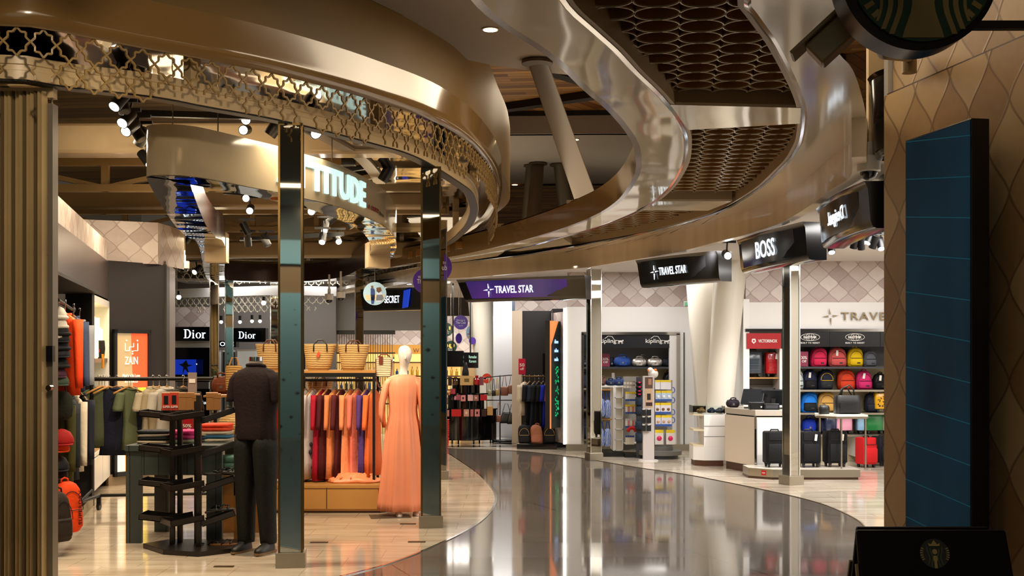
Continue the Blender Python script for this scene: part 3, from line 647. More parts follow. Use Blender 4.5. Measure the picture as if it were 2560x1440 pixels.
# ---------------------------------------------------------------- ATTITUDE sign drum
AP = [(366, 442), (372, 440), (390, 438.5), (420, 438), (482, 442), (559, 455), (625, 468), (699, 482), (763, 497), (812, 508), (865, 524), (914, 543), (952, 561), (979, 582), (991, 607), (985, 634), (955, 668), (895, 694), (800, 704), (680, 706), (560, 703), (518, 697)]
ZA = 3.25
pl = P2(AP, ZA); AT = spline(pl+[tuple(P(x, y, ZA)[:2]) for x, y in ((497, 615), (466, 590), (437, 562), (403, 511), (378, 468))], .1, closed=True)
sg = thing('attitude_sign_drum', 'large cream curved sign drum with ATTITUDE lettering hanging in the clothing shop', 'sign')
MB().sweep(AT, [(0, 0), (0, .44), (.012, .44), (.012, 0)], closed=True, z=ZA).build('outer_band', mat('sign_lacquer', '#d0c0a0', .14, coat=.7), sg, smooth=True)
MB().sweep(AT, [(.36, 0), (.36, .36), (.348, .36), (.348, 0)], closed=True, z=ZA).build('inner_band', mat('plum_band', '#3c2722', .25, .2), sg, smooth=True)
MB().sweep(AT, [(.0, -.004), (.0, .004), (.36, .004), (.36, -.004)], closed=True, z=ZA).build('mirror_soffit', mirrorish('soffit_mirror', '#dcdcd2', .04, .25, (1, 1, 1)), sg, smooth=True)
# lettering bent along the drum
def arc_at(path, x):
    acc = 0
    for i in range(len(path)-1):
        a_, b_ = path[i], path[i+1]; xa = HX+a_[0]/a_[1]*F; xb = HX+b_[0]/b_[1]*F; L = math.hypot(b_[0]-a_[0], b_[1]-a_[1])
        if xa <= x <= xb and acc < 9: return acc+L*(x-xa)/(xb-xa)
        acc += L
    return acc
def bend_text(txt, path, x0, x1, zc, h, m, parent, off=.012, bold=.02, depth=.02):
    s0, s1 = arc_at(path, x0), arc_at(path, x1); me = text_mesh(txt, s1-s0, h, depth, bold); cum = [0]
    bm = bmesh.new(); bm.from_mesh(me); bmesh.ops.subdivide_edges(bm, edges=[e_ for e_ in bm.edges if abs(e_.verts[0].co.x-e_.verts[1].co.x) > .12], cuts=2); bmesh.ops.triangulate(bm, faces=bm.faces); bm.to_mesh(me); bm.free()
    for a_, b_ in zip(path, path[1:]): cum.append(cum[-1]+math.hypot(b_[0]-a_[0], b_[1]-a_[1]))
    nr = normals(path, True)
    for v in me.vertices:
        s_ = (s0+s1)/2+v.co.x; i = max(0, min(len(path)-2, next((k for k in range(len(cum)) if cum[k] > s_), len(cum))-1)); f_ = (s_-cum[i])/(cum[i+1]-cum[i])
        o_ = -off+v.co.y
        v.co = (path[i][0]*(1-f_)+path[i+1][0]*f_+nr[i][0]*o_, path[i][1]*(1-f_)+path[i+1][1]*f_+nr[i][1]*o_, zc+v.co.z)
    me.materials.append(m); ob = bpy.data.objects.new('lettering', me); COL.objects.link(ob); ob.parent = parent; return ob
M_LET = mat('lit_lettering', '#cfe9e6', .4, emit=1.05, ecol='#c2e6e4')
bend_text('ATTITUDE', AT, 690, 911, ZA+.235, .28, M_LET, sg, bold=.03)
bend_text('A  DUFRY', AT, 918, 945, ZA+.13, .05, mat('dark_red_ink', '#8c2b22', .5), sg, depth=.004)
bend_text('Store', AT, 947, 957, ZA+.12, .045, mat('grey_ink', '#5a5148', .5), sg, depth=.004)
MB().box((X(944, 18.5), 18.5, ZA+.0), (.34, .3, .38), rz=.3).build('faceted_end_box', mat('end_box', '#c6ae88', .4), sg)
MB().box((X(542, 17.2), 17.2, ZA+.0), (.30, .3, .42), rz=.1).build('faceted_end_box', MATS['end_box'], sg)
for x, y, z in ((432, 312, 3.7), (545, 330, 3.7), (830, 398, 3.7)):
    p = P(x, y, z); MB().tube([(p.x, p.y, 3.68), (p.x, p.y, 5.2)], .006, 5).build('suspension_wire', M_CHROME, sg)
# ---------------------------------------------------------------- mirrored columns
def mcolumn(x, yb, wpx, ztop, rz, label, edge=M_BRASS, hw=.09):
    D = EYE*F/(yb-HY)+.12; s = F/D; W = .195 if wpx < 56 or True else .2
    t = thing('mirrored_column', label, 'column', (X(x, D), D, 0), rz, 'square mirrored columns with steel feet')
    MB().bb(-.117, .117, -.117, .117, 0, .125).build('base', M_STEEL, t, bevel=.004)
    MB().bb(-hw, hw, -hw, hw, .125, ztop).build('mirror_shaft', M_MIRROR, t)
    e_ = MB()
    for a_ in (-1, 1):
        for b_ in (-1, 1): e_.bb(a_*(hw-.008), a_*(hw+.008), b_*(hw-.008), b_*(hw+.008), .125, ztop)
    e_.bb(-.098, .098, -.098, .098, ztop-.01, ztop+.01); e_.build('edge_trim', edge, t); return t
mcolumn(728, 1422, 73, 3.56, .12, 'nearest mirrored column, in front of the maroon shirted mannequin')
mcolumn(1077, 1322, 58, 3.56, .10, 'mirrored column right of the coral gown mannequin')
mcolumn(1485, 1152, 37, 3.12, .3, 'mirrored column in front of the kipling shelves', M_CHROME)
mcolumn(1978, 1214, 56, 3.0, .42, 'mirrored column in front of the suitcase platform', M_CHROME, .075)
mcolumn(1098, 1200, 20, 3.56, .2, 'slim looking mirrored column seen just behind the one by the coral gown', M_CHROME)
for (x, yt, D, zt_, lb) in ((536, 660, 23.0, 3.56, 'far mirrored column left of the Dior counters gap'), (573, 760, 25.0, 3.56, 'far mirrored column between the two large Dior signs'), (686, 790, 26, 3.56, 'far mirrored column behind the leftmost straw basket'), (898, 790, 25.3, 3.5, 'far mirrored column in front of the shuttered shop')):
    t = thing('mirrored_column', lb, 'column', (X(x, D), D, 0), .2, 'square mirrored columns with steel feet')
    MB().bb(-.08, .08, -.08, .08, .12, zt_).build('mirror_shaft', M_MIRROR, t); MB().bb(-.1, .1, -.1, .1, 0, .12).build('base', M_STEEL, t)
    e_ = MB()
    for a_ in (-1, 1):
        for b_ in (-1, 1): e_.bb(a_*.074, a_*.086, b_*.074, b_*.086, .12, zt_)
    e_.build('edge_trim', M_CHROME, t)
# ---------------------------------------------------------------- folded shutter grille on the far left
t = thing('folding_grille', 'stacked folding metal shutter grille at the left edge of the shop front', 'shutter', (X(66, 8.35), 8.35, 0))
M_SL = mat('anodised_slat', '#c4ab7c', .4, .15, var=.3, vscale=3); M_SLD = mat('dark_slat', '#6b5a40', .5)
s_ = 359
for i in range(27):
    xx = (-66+3+i*4.6)/s_; yy = .05*(-1)**i
    MB().box((xx, yy, 1.78), (.006 if i % 2 else .009, .05, 3.5), rz=.5*(-1)**i).build('slat', M_SL if i % 3 else M_SLD, t)
for z in (3.3, 2.0, 2.8, 1.2, .5, .9, 2.4): MB().tube([(-.18, -.03, z), (.17, -.03, z)], .005, 5).build('pivot_rod', M_BRASS, t)
MB().bb(58/s_, 71/s_, -.04, .06, .0, 3.45).build('end_post', mat('post_grey', '#8a8072', .4, .5), t)
MB().bb(60/s_, 76/s_, -.08, -.03, 1.66, 1.77).build('lock', M_BLACK, t)
MB().bb(-.2, .2, -.04, .04, 3.49, 3.56).build('top_runner', M_CREAM, t)
MB().cyl((68/s_, -.07, 1.48), .02, .05, 12, 'Y').build('lock', M_CHROME, t)
# ---------------------------------------------------------------- track spotlights
M_LAMP = M_LIT('lamp_glow', '#fff0e0', 14); M_LAMPC = M_LIT('lamp_glow_cool', '#f0f4ff', 16); M_SPB = mat('spot_black', '#0d0d0e', .4)
def spotlamp(x, y, D, aim, on, label, sc=1., m=None, group='black track spotlights over the clothing shop'):
    p = (X(x, D), D, Z(y, D)); t = thing('track_spotlight', label, 'spotlight', p, 0, group); a_ = Vector(aim).normalized()
    MB().tube([tuple(-a_*.13*sc), tuple(a_*.05*sc)], .052*sc, 20).build('body', M_SPB, t, smooth=True)
    MB().tube([tuple(a_*.048*sc), tuple(a_*.053*sc)], .043*sc, 20).build('lens', (m or M_LAMP) if on else mat('lens_off', '#333333', .1), t)
    g = MB(); g.bar(tuple(-a_*.05*sc), (0, 0, .16*sc), .018*sc); g.box((0, 0, .17*sc), (.22*sc, .035, .03)); g.build('bracket', M_SPB, t); return t
SP = [(293, 258, 9.8, (-.3, -.6, -.7), 1, 'topmost lit spotlight of the dense cluster at the left'), (308, 268, 10.2, (.3, -.3, -.8), 0, 'dark spotlight right of the topmost lit one'),
 (312, 301, 10.3, (-.2, -.7, -.6), 1, 'middle lit spotlight of the left cluster'), (321, 323, 10.6, (-.2, -.7, -.5), 1, 'lowest lit spotlight of the left cluster'),
 (347, 338, 10.9, (.5, -.1, -.7), 0, 'dark spotlight at the lower end of the left cluster'), (352, 352, 11.3, (-.5, .2, -.7), 0, 'lowest dark spotlight of the left cluster, beside the sign drum'),
 (330, 300, 10.9, (.5, .0, -.7), 0, 'dark spotlight in the middle of the left cluster'), (368, 402, 13, (.5, -.3, -.6), 1, 'spotlight peeking out left of the sign drum'),
 (617, 297, 12.2, (0, -.8, -.4), 1, 'upper lit spotlight of the pair above the sign drum'), (611, 325, 12.4, (0, -.9, -.2), 1, 'lower lit spotlight of the pair above the sign drum'),
 (683, 325, 12.0, (-.5, 0, -.7), 0, 'dark spotlight left of the nearest mirrored column top'), (782, 326, 11.3, (.5, -.5, -.4), 1, 'lit conical spotlight right of the nearest mirrored column top'),
 (617, 495, 15.5, (0, -.9, -.2), 1, 'bright spotlight inside the sign drum, upper of two'), (625, 525, 15.8, (.1, -.8, -.3), 1, 'bright spotlight inside the sign drum, lower of two'),
 (780, 527, 15.0, (0, -.9, -.3), 1, 'single lit spotlight right of the nearest mirrored column'), (617, 578, 17, (.4, 0, -.8), 0, 'dark spotlight hanging below the bright pair'),
 (620, 607, 17.3, (0, .3, -.8), 0, 'lowest dark spotlight below the bright pair'), (822, 555, 17.5, (-.6, 0, -.5), 0, 'dark spotlight at the top of the right hand cluster'),
 (812, 572, 17.3, (0, -.6, -.6), 1, 'lit spotlight in the cluster right of the mirrored column'), (806, 600, 17.2, (0, -.6, -.6), 1, 'lowest lit spotlight in the right hand cluster'),
 (845, 601, 17.8, (.3, -.7, -.4), 1, 'lit spotlight on its own arm right of the cluster'), (962, 440, 14.6, (-.4, 0, -.7), 0, 'large dark spotlight under the short black track'),
 (667, 607, 17.5, (.4, -.1, -.7), 0, 'dark spotlight just left of the column at lattice height'), (876, 562, 17.0, (.4, 0, -.7), 0, 'small dark spotlight near the right bend of the drum'),
 (462, 578, 19.0, (-.5, 0, -.6), 0, 'dark spotlight above the dome camera'), (470, 600, 19.6, (-.5, 0, -.6), 0, 'lower dark spotlight above the dome camera'),
 (490, 677, 20.5, (-.3, -.7, -.5), 1, 'small glowing spotlight right of the dome camera')]
for x, y, D, aim, on, lb in SP: spotlamp(x, y, D, aim, on, lb, 1.25 if (x, y) in ((962, 440), (683, 325), (782, 326)) else 1.0)
for (xa, ya, xb, yb, D, lb) in ((330, 283, 700, 293, 11.9, 'long black lighting track above the sign drum'), (560, 480, 830, 500, 16, 'black lighting track across the sign drum'), (600, 598, 860, 585, 17.6, 'black lighting track above the plum band'), (865, 425, 972, 408, 14.5, 'short black lighting track right of the lettering')):
    tag(MB().bar((X(xa, D), D, Z(ya, D)), (X(xb, D), D, Z(yb, D)), .06, .06).build('lighting_track', M_SPB), lb, 'lighting track')
tag(MB().box((X(872, 14), 14, Z(400, 14)), (.16, .12, .13)).build('ceiling_speaker', M_SPB, bevel=.008), 'black box speaker hanging above the ATTITUDE lettering', 'speaker')
def domecam(x, y, D, rod, label):
    t = thing('dome_camera', label, 'security camera', (X(x, D), D, Z(y, D)), 0, 'white dome security cameras'); m = mat('camera_white', '#d8d2c6', .4)
    MB().cyl((0, 0, .06), .085, .12, 24).build('housing', m, t, bevel=.01, smooth=True); MB().sph((0, 0, 0), .065, 16).build('dome', M_BLKG, t, smooth=True)
    MB().tube([(0, 0, .1), (0, 0, rod)], .02, 10).cyl((0, 0, .16), .03, .12, 12).build('pendant_rod', m, t, smooth=True)
domecam(460, 672, 19.3, .9, 'white dome camera on a rod above the dark panel corner')
domecam(852, 745, 22.5, .5, 'white dome camera right of the nearest mirrored column')
domecam(823, 750, 23.5, .5, 'white dome camera just left of its twin on a short rod')
# ---------------------------------------------------------------- reusable goods
def sup(w, d, z, n=20, e=3.2, cx=0, cy=0):
    out = []
    for i in range(n):
        a = 2*PI*i/n; c, s = math.cos(a), math.sin(a)
        out.append((cx+w/2*math.copysign(abs(c)**(2/e), c), cy+d/2*math.copysign(abs(s)**(2/e), s), z))
    return out
def fab(col): return mat('fabric_'+col[1:], col, .75, bump=.25, bscale=35, spec=.3)
M_TAG = mat('paper_tag', '#e9e4da', .6); M_PATCH = mat('label_patch', '#17181c', .5); M_ZIP = mat('zip_black', '#15151a', .4)
def backpack(label, loc, w=.24, h=.31, d=.17, col='#d02040', rz=0, tg=0, group=None, patch=1, pocket=None, trim=None, rng=random.Random(1)):
    t = thing('backpack', label, 'backpack', loc, rz, group); m = fab(col); k = rng.uniform(-.015, .015)
    prof = [(.80, .84, 0), (.97, .98, .05), (1, 1, .25), (.98, .98, .5), (.93, .9, .7), (.82, .78, .85), (.58, .56, .95), (.25, .3, 1.0)]
    MB().loft([sup(w*a, d*b, h*z, 20, 3, k*z*2, 0) for a, b, z in prof]).build('body', m, t, smooth='all')
    pm = fab(pocket) if pocket else m
    MB().loft([sup(w*.84*a, d*.5*b, h*z, 16, 3, k, -d*.36) for a, b, z in ((.8, .8, .06), (1, 1, .12), (1, 1, .3), (.97, .9, .42), (.88, .55, .47))]).build('front_pocket', pm, t, smooth='all')
    if True:
        f = MB(); pts = [(w*.40*math.cos(a)+k, -d*.50-.004*abs(math.sin(a)), h*(.46+.36*math.sin(a))) for a in [PI*i/10 for i in range(11)]]
        f.tube([(p[0], -d*.5*(1-.15*((p[2]/h-.46)/.36)**2)-.002, p[2]) for p in pts], .0035, 5); f.tube([(-w*.36+k, -d*.6, h*.455), (w*.36+k, -d*.6, h*.455)], .004, 5); f.build('zip', mat('zip_'+trim[1:], trim, .4) if trim else M_ZIP, t)
    MB().tube([(-.035, .01, h*.96), (-.03, .01, h*1.05), (0, .01, h*1.08), (.03, .01, h*1.05), (.035, .01, h*.96)], .008, 6).build('handle', m, t, smooth='all')
    s = MB()
    for q in (-1, 1): s.tube([(q*w*.25, d*.45, h*.9), (q*w*.38, d*.62, h*.6), (q*w*.4, d*.55, h*.1)], .012, 6)
    s.build('shoulder_strap', m, t, smooth='all')
    if patch: MB().box((w*.12+k, -d*.62, h*.2), (.05, .008, .02)).build('label_patch', M_PATCH, t)
    if tg: MB().box((-w*.08+k, -d*.50, h*.72), (.035, .004, .085), ry=rng.uniform(-.2, .2)).build('price_tag', M_TAG, t)
    return t
def duffel(label, loc, w=.36, h=.19, d=.2, col='#23479c', rz=0, group=None, metal=0):
    t = thing('shoulder_bag', label, 'bag', loc, rz, group)
    m = fab(col) if not metal else mat('foil_'+col[1:], col, .35, .6, bump=.5, bscale=18)
    rings = []
    for i in range(11):
        x = -w/2+w*i/10; f = (1-abs(2*i/10-1)**3.5)*.9+.12
        rings.append([(x, d/2*math.cos(a)*f**.5, max(.0, h*.46+h*.5*math.sin(a)*f**.5*(1+.07*math.sin(i*2.3)))) for a in [2*PI*j/14 for j in range(14)]])
    MB().loft(rings).build('body', m, t, smooth='all')
    MB().tube([(-w*.22, -.02, h*.85), (-w*.18, -.05, h*1.08), (0, -.06, h*1.14), (w*.18, -.05, h*1.08), (w*.22, -.02, h*.85)], .009, 6).build('handle', m, t, smooth='all')
    MB().loft([sup(w*.5*a, .03, h*z, 12, 3, 0, -d*.45) for a, z in ((.9, .12), (1, .2), (1, .5), (.9, .58))]).build('front_pocket', m, t, smooth='all')
    MB().cyl((0, -d*.45-.018, h*.38), .016, .006, 14, 'Y').build('round_badge', mat('badge_metal', '#9a958c', .3, .8), t)
    return t
def suitcase(label, loc, w=.36, h=.55, d=.22, col='#0e0f12', rz=0, group=None, tg=0, hard=False, ribs=0, m=None):
    t = thing('suitcase', label, 'suitcase', loc, rz, group); m = m or (mat('shell_'+col[1:], col, .22, coat=.4) if hard else fab(col))
    b = .055; e = 5 if hard else 6
    MB().loft([sup(w*a, d*a2, b+(h-b)*z, 24, e) for a, a2, z in ((.86, .8, 0), (.97, .95, .02), (1, 1, .06), (1, 1, .94), (.97, .95, .98), (.86, .8, 1))]).build('shell', m, t, smooth=True)
    if ribs:
        g = MB()
        for i in range(ribs):
            z = b+(h-b)*(.15+.7*i/(ribs-1)); g.box((0, -d/2-.002, z), (w*.62, .008, .008 if ribs > 5 else .016))
        g.build('front_ribs', m, t, bevel=.003)
    if not hard:
        MB().loft([sup(w*.8*a, .05*b2, b+h*z, 20, 6, 0, -d/2-.005) for a, b2, z in ((.9, .5, .06), (1, 1, .1), (1, 1, .5), (.9, .4, .55))]).build('front_pocket', m, t, smooth=True)
        MB().box((0, -d/2-.004, b+h*.66), (w*.72, .012, .006)).box((-w*.36, -d/2-.004, b+h*.78), (.006, .012, h*.24)).box((w*.36, -d/2-.004, b+h*.78), (.006, .012, h*.24)).build('zip', M_ZIP, t)
    g = MB().tube([(0, d*.02, h*.3)]*1+[(0, 0, h*.3)], .001, 3) if False else None
    MB().tube([(-w*.2, 0, h-.01), (-w*.17, 0, h+.022), (w*.17, 0, h+.022), (w*.2, 0, h-.01)], .011, 8).build('carry_handle', M_BLACK, t, smooth='all')
    for sx in (-1, 1):
        for sy in (-1, 1):
            q = MB().cyl((sx*(w/2-.05), sy*(d/2-.045), .026), .026, .022, 16, 'X').box((sx*(w/2-.05), sy*(d/2-.045), .05), (.04, .03, .025)); q.build('wheel', mat('wheel_rubber', '#1a1a1c', .5), t)
    if tg: MB().box((w*.18, -d/2-.03, h*.84), (.035, .003, .09), ry=.12).build('luggage_tag', M_TAG, t)
    return t
def sale_card(loc, label, rz=0, h=.2, w=.145, txt='30%', txt2='Off', col='#8f3a50'):
    t = thing('sale_card', label, 'sale sign', loc, rz, None); MB().bb(-w/2, w/2, -.004, .004, 0, h).build('card', mat('card_'+col[1:], col, .25), t)
    MB().bb(-w*.3, w*.3, -.03, .04, 0, .006).build('foot', M_GLASS, t)
    text(txt, w*.7, h*.2, M_WHITEP, t, (0, -.008, h*.6), bold=.01)
    if txt2: text(txt2, w*.55, h*.16, M_WHITEP, t, (0, -.008, h*.36), bold=.01)
    return t
# ---------------------------------------------------------------- Travel Star wall (right)
WY = 19.0
M_SHG = mat('shelf_graphite', '#34353a', .4); M_SLAT = mat('slatwall_grey', '#8b8680', .5); M_BKC = mat('shelf_back_cream', '#d9c9a2', .55)
t = thing('wall_sign', 'brushed metal TRAVEL STAR lettering with a four point star on the white band', 'sign', (X(2075, WY), WY-.02, 2.33))
M_SIGNM = mat('letter_metal', '#8d7b5f', .25, 1)
text('TRAVEL  STAR', 1.55, .125, M_SIGNM, t, (.94, -.012, -.0), depth=.03, spacing=1.15)
def star(par, cx, cz, s, m, y=-.01):
    g = MB()
    for a_ in (.1, 1.75, 3.2, 4.75):
        L = s*(1.15 if math.sin(a_) < -.5 else 1); c_, s_ = math.cos(a_), math.sin(a_)
        g.xz([(cx+c_*s*.25-s_*s*.10, cz+s_*s*.25+c_*s*.10), (cx+c_*L, cz+s_*L), (cx+c_*s*.25+s_*s*.10, cz+s_*s*.25-c_*s*.10)], y-.005, y+.005)
    g.build('star_emblem', m, par)
star(t, .0, 0, .13, M_SIGNM)
ys = WY-.02
def header(x0, x1, z0, z1, m, name, label, y=ys):
    t = thing(name, label, 'sign', (X((x0+x1)/2, WY), y, (z0+z1)/2)); hw = (x1-x0)/2*WY/F
    MB().bb(-hw, hw, -.03, .0, (z0-z1)/2, (z1-z0)/2).build('panel', m, t); return t, hw
M_RED = mat('sign_red', '#a01016', .3, emit=.08); 
t, hw = header(1865, 1951, 1.815, 2.06, M_RED, 'header_sign', 'red VICTORINOX header sign above the hard suitcases')
text('VICTORINOX', .30, .05, M_WHITEP, t, (.06, -.036, 0), bold=.02)
g = MB(); g.xz([(-.185, .035), (-.135, .035), (-.125, -.01), (-.16, -.045), (-.195, -.01)], -.036, -.032); g.build('shield_emblem', M_WHITEP, t)
MB().box((-.16, -.038, .0), (.035, .004, .012)).box((-.16, -.038, .0), (.012, .004, .035)).build('shield_cross', M_RED, t)
M_BLS = mat('sign_black', '#101114', .25)
for i, (x0, x1) in enumerate(((1957, 2071), (2073, 2197), (2199, 2300))):
    t, hw = header(x0, x1, 1.85, 2.085, M_BLS, 'header_sign', ['black EASTPAK header sign partly behind the mirrored column', 'black EASTPAK header sign above the yellow backpack', 'black header sign panel farthest right, cut off by the near wall'][i])
    if i < 2:
        cx = -.0 if i == 1 else 0.06
        text('EASTPAK', .21, .042, M_WHITEP, t, (cx, -.036, .03), bold=.03); text('BUILT TO RESIST', .3, .025, M_WHITEP, t, (cx, -.036, -.06), bold=.02, spacing=1.2)
        g = MB(); n_ = 28
        g.tube([(cx+.15*math.cos(2*PI*k/n_), -.034, .03+.055*math.sin(2*PI*k/n_)) for k in range(n_)], .004, 4, closed=True)
        g.tube([(cx+.07*math.cos(2*PI*k/n_), -.033, .03+.055*math.sin(2*PI*k/n_)) for k in range(n_)], .003, 4, closed=True)
        g.tube([(cx+.025*math.cos(2*PI*k/n_), -.033, .03+.055*math.sin(2*PI*k/n_)) for k in range(n_)], .003, 4, closed=True); g.build('globe_emblem', M_WHITEP, t)
MB().bb(X(1862, WY), 8.5, WY-.06, WY+.0, 2.085, 2.13).build('trim_8', M_CHROME, kind='structure')
# shelving units
sh = thing('shelving_unit', 'grey wall shelving with three long shelves holding backpacks', 'shelving', (X(1992, WY), WY, 0))
L = 3.4; x0w = X(1992, WY)
MB().bb(-.02, L, .5, .54, .0, 1.85).build('back_panel', M_BKC, sh); MB().bb(-.02, L, .48, .5, 1.54, 1.85).build('upper_back_panel', M_SHG, sh)
SHZ = {1: 1.53, 2: 1.165, 3: .80, 4: .455}
for k, z in SHZ.items(): MB().bb(-.02, L, .0, .5, z-.03, z).build('shelf', M_SHG if k == 1 else M_STEEL, sh)
MB().bb(.95, L, .02, .5, .1, .425).build('plinth_cabinet', M_WHITE, sh); MB().bb(-.02, .0, 0, .54, 0, 1.85).build('side_panel', M_WHITE, sh)
v = thing('shelving_unit', 'narrow grey slatted shelving bay under the red header sign', 'shelving', (X(1862, WY), WY, 0)); Lv = (1949-1862)*WY/F
MB().bb(0, Lv, .5, .54, 0, 1.815).build('back_panel', M_SLAT, v)
g = MB()
for i in range(14): g.bb(0, Lv, .49, .5, .2+i*.115, .205+i*.115)
g.build('slat_grooves', M_BLACK, v)
for z in (1.36, .85, .4): MB().bb(0, Lv, .05, .5, z-.02, z).build('shelf', M_OAK, v)
MB().bb(Lv, Lv+.06, 0, .54, 0, 1.815).build('side_panel', M_WHITE, v)
# things on the shelves: x in frame, width px, height px
def on_shelf(fn, x, k, label, wpx, hpx, dy=.22, **kw):
    D = WY+dy; s = D/F; return fn(label, (X(x, D), D, SHZ[k]), w=wpx*s, h=hpx*s, **kw)
G1 = 'backpacks on the top luggage shelf'; G2 = 'backpacks on the middle luggage shelf'; G3 = 'bags on the third luggage shelf'
for (x, wp, hp, col, lb, tg, kw) in ((2045, 40, 47, '#d4234f', 'raspberry pink backpack on the top shelf beside the sale card', 0, {}), (2093, 45, 47, '#c4524f', 'coral backpack with white price tag on the top shelf', 1, {}), (2137, 39, 47, '#d9b306', 'yellow backpack on the top shelf', 0, {}), (2173, 33, 41, '#56585f', 'grey backpack at the right end of the top shelf', 0, {})):
    on_shelf(backpack, x, 1, lb, wp, hp, d=.18, col=col, tg=tg, group=G1, rng=random.Random(x), **kw)
for (x, wp, hp, col, lb, tg, kw) in ((2024, 35, 50, '#161a38', 'navy backpack with a black front pocket and beige tag', 1, {'pocket': '#0a0a0c'}), (2062, 38, 50, '#131a2c', 'navy backpack with bright yellow zips', 0, {'pocket': '#24262b', 'trim': '#e8b400'}), (2115, 44, 50, '#c93a17', 'burnt orange backpack in the middle shelf row', 0, {'patch': 0}), (2160, 40, 47, '#c92668', 'magenta backpack with cream tag in the middle shelf row', 1, {}), (2200, 34, 40, '#0c0c0e', 'black backpack with cream tag at the right of the middle shelf', 1, {}), (1996, 22, 48, '#a9b4ae', 'pale grey green backpack mostly behind the mirrored column', 0, {})):
    on_shelf(backpack, x, 2, lb, wp, hp, d=.19, col=col, tg=tg, group=G2, rng=random.Random(x), **kw)
for (x, wp, hp, col, lb, kw) in ((2021, 40, 52, '#1576d8', 'bright blue backpack with black pocket on the third shelf', {'pocket': '#0d1116'}), (2064, 43, 52, '#c99a4c', 'mustard tan backpack on the third shelf', {'patch': 0}), (2180, 34, 48, '#1c1f2e', 'dark navy backpack behind the giraffe print case', {})):
    on_shelf(backpack, x, 3, lb, wp, hp, d=.2, col=col, group=G3, rng=random.Random(x), **kw)
sale_card((X(2010, WY+.1), WY+.1, SHZ[1]), 'pink 30% Off card on the top shelf by the raspberry backpack', 0, .24, .13)
t = suitcase('yellow hard childrens case with brown giraffe spots on the third shelf', (X(2203, WY+.15), WY+.15, SHZ[3]+.0), w=.24, h=.31, d=.17, col='#e3a90b', hard=True)
g = MB(); rr = random.Random(4)
for i in range(26): a_ = rr.uniform(-.08, .08); b_ = rr.uniform(.09, .27); g.cyl((a_, -.086, b_), rr.uniform(.008, .016), .004, 6, 'Y')
g.build('giraffe_spots', mat('spot_brown', '#4c2410', .4), t)
def kidcase(x, wp, hp, col, lb, D=19.2, z=.455):
    s = D/F; t = suitcase(lb, (X(x, D), D, z), w=wp*s, h=hp*s, d=.18, col=col, hard=True, group='childrens ride-on cases on the low white shelf'); return t
kidcase(2075, 30, 44, '#2b3350', 'dark blue quilted soft bag under the table top')
kidcase(2108, 42, 46, '#f2a7bf', 'pink childrens case with darker pink corners behind the table legs'); kidcase(2149, 18, 44, '#9fcdf0', 'pale blue childrens case between the pink and green ones'); kidcase(2184, 46, 50, '#2f8a4a', 'green ride-on case with dinosaur print'); kidcase(2214, 20, 46, '#f0b6c4', 'pink childrens case at the far right, half hidden')
for (x, wp, col, lb) in ((2022, 36, '#1734a8', 'royal blue folded bag low behind the mirrored column'), (2058, 36, '#141d3d', 'midnight blue bag low on the shelf behind the platform')):
    duffel(lb, (X(x, 19.3), 19.3, .455), w=wp*19.3/F, h=.26, col=col, group='soft bags low behind the platform')
for (x, col, lb, D) in ((2165, '#c3161c', 'red soft suitcase standing on the floor right of the platform', 18.3), (2204, '#12141c', 'black soft suitcase right of the red one on the floor', 18.6), (2243, '#12141c', 'black soft suitcase farthest right, half hidden by the near wall', 18.5)):
    suitcase(lb, (X(x, D), D, 0), w=.25, h=.46, d=.26, col=col, rz=.35, group='soft suitcases on the floor by the low white cabinet')
for (x, wp, hp, col, lb, rb, D) in ((1882, 43, 66, '#3a434b', 'graphite grey hard suitcase on the shelf under the red header', 4, 19.3), (1930, 38, 62, '#b3141a', 'red ribbed hard suitcase with white tag under the red header', 14, 19.3)):
    suitcase(lb, (X(x, D), D, 1.36), w=wp*D/F, h=hp*D/F, d=.22, col=col, hard=True, ribs=rb, tg=(rb > 5), group='hard suitcases under the red header')
backpack('black backpack behind the cash register screens on the left', (X(1878, 19.3), 19.3, .85), w=.25, h=.3, col='#0c0d10', group='black backpacks behind the register')
backpack('black backpack behind the cash register screens on the right', (X(1938, 19.3), 19.3, .85), w=.2, h=.3, col='#0b0c0f', group='black backpacks behind the register')
# platform with suitcases and table
pD = 16.45; sP = F/pD
pf = thing('display_platform', 'low brushed steel platform carrying black suitcases and a raised table', 'platform')
x0, x1 = X(1880, pD), X(2151, pD); Pp = [(x0, pD+.25), (x0+.28, pD), (x1, pD), (x1, pD+.66), (x0, pD+.66)]
MB().prism(Pp, .035, .145).build('deck', M_STEEL, pf, bevel=.003); MB().prism([(a*.985+.05, b*.998+.06) for a, b in Pp], 0, .035).build('plinth', M_DARKW, pf)
MB().prism([(a, b) for a, b in Pp], .145, .148).build('top_sheet', mat('platform_top', '#cfc7ba', .3), pf)
t = thing('price_badge', 'small red square sign on the platform corner', 'sign', ((Pp[0][0]+Pp[1][0])/2+.04, (Pp[0][1]+Pp[1][1])/2-.035, .09), -.72); MB().bb(-.035, .035, -.006, .0, -.035, .035).build('plate', M_RED, t); text('TOSCA', .05, .015, M_WHITEP, t, (0, -.009, 0))
for (x, D, lb, r_) in ((1936, 16.8, 'black suitcase on the platform, left of the mirrored column', .05), (2021, 16.8, 'black suitcase on the platform just right of the mirrored column', .1), (2087, 16.85, 'black suitcase with a white tag between the platform table legs', .1)):
    suitcase(lb, (X(x, D), D, .148), w=.30, h=.5, d=.25, col='#0b0c0e', rz=r_, tg=x > 2000, group='black suitcases on the steel platform')
tb = thing('display_table', 'raised display table with thin legs standing on the platform', 'table', (X(2095, 16.75), 16.75, .148))
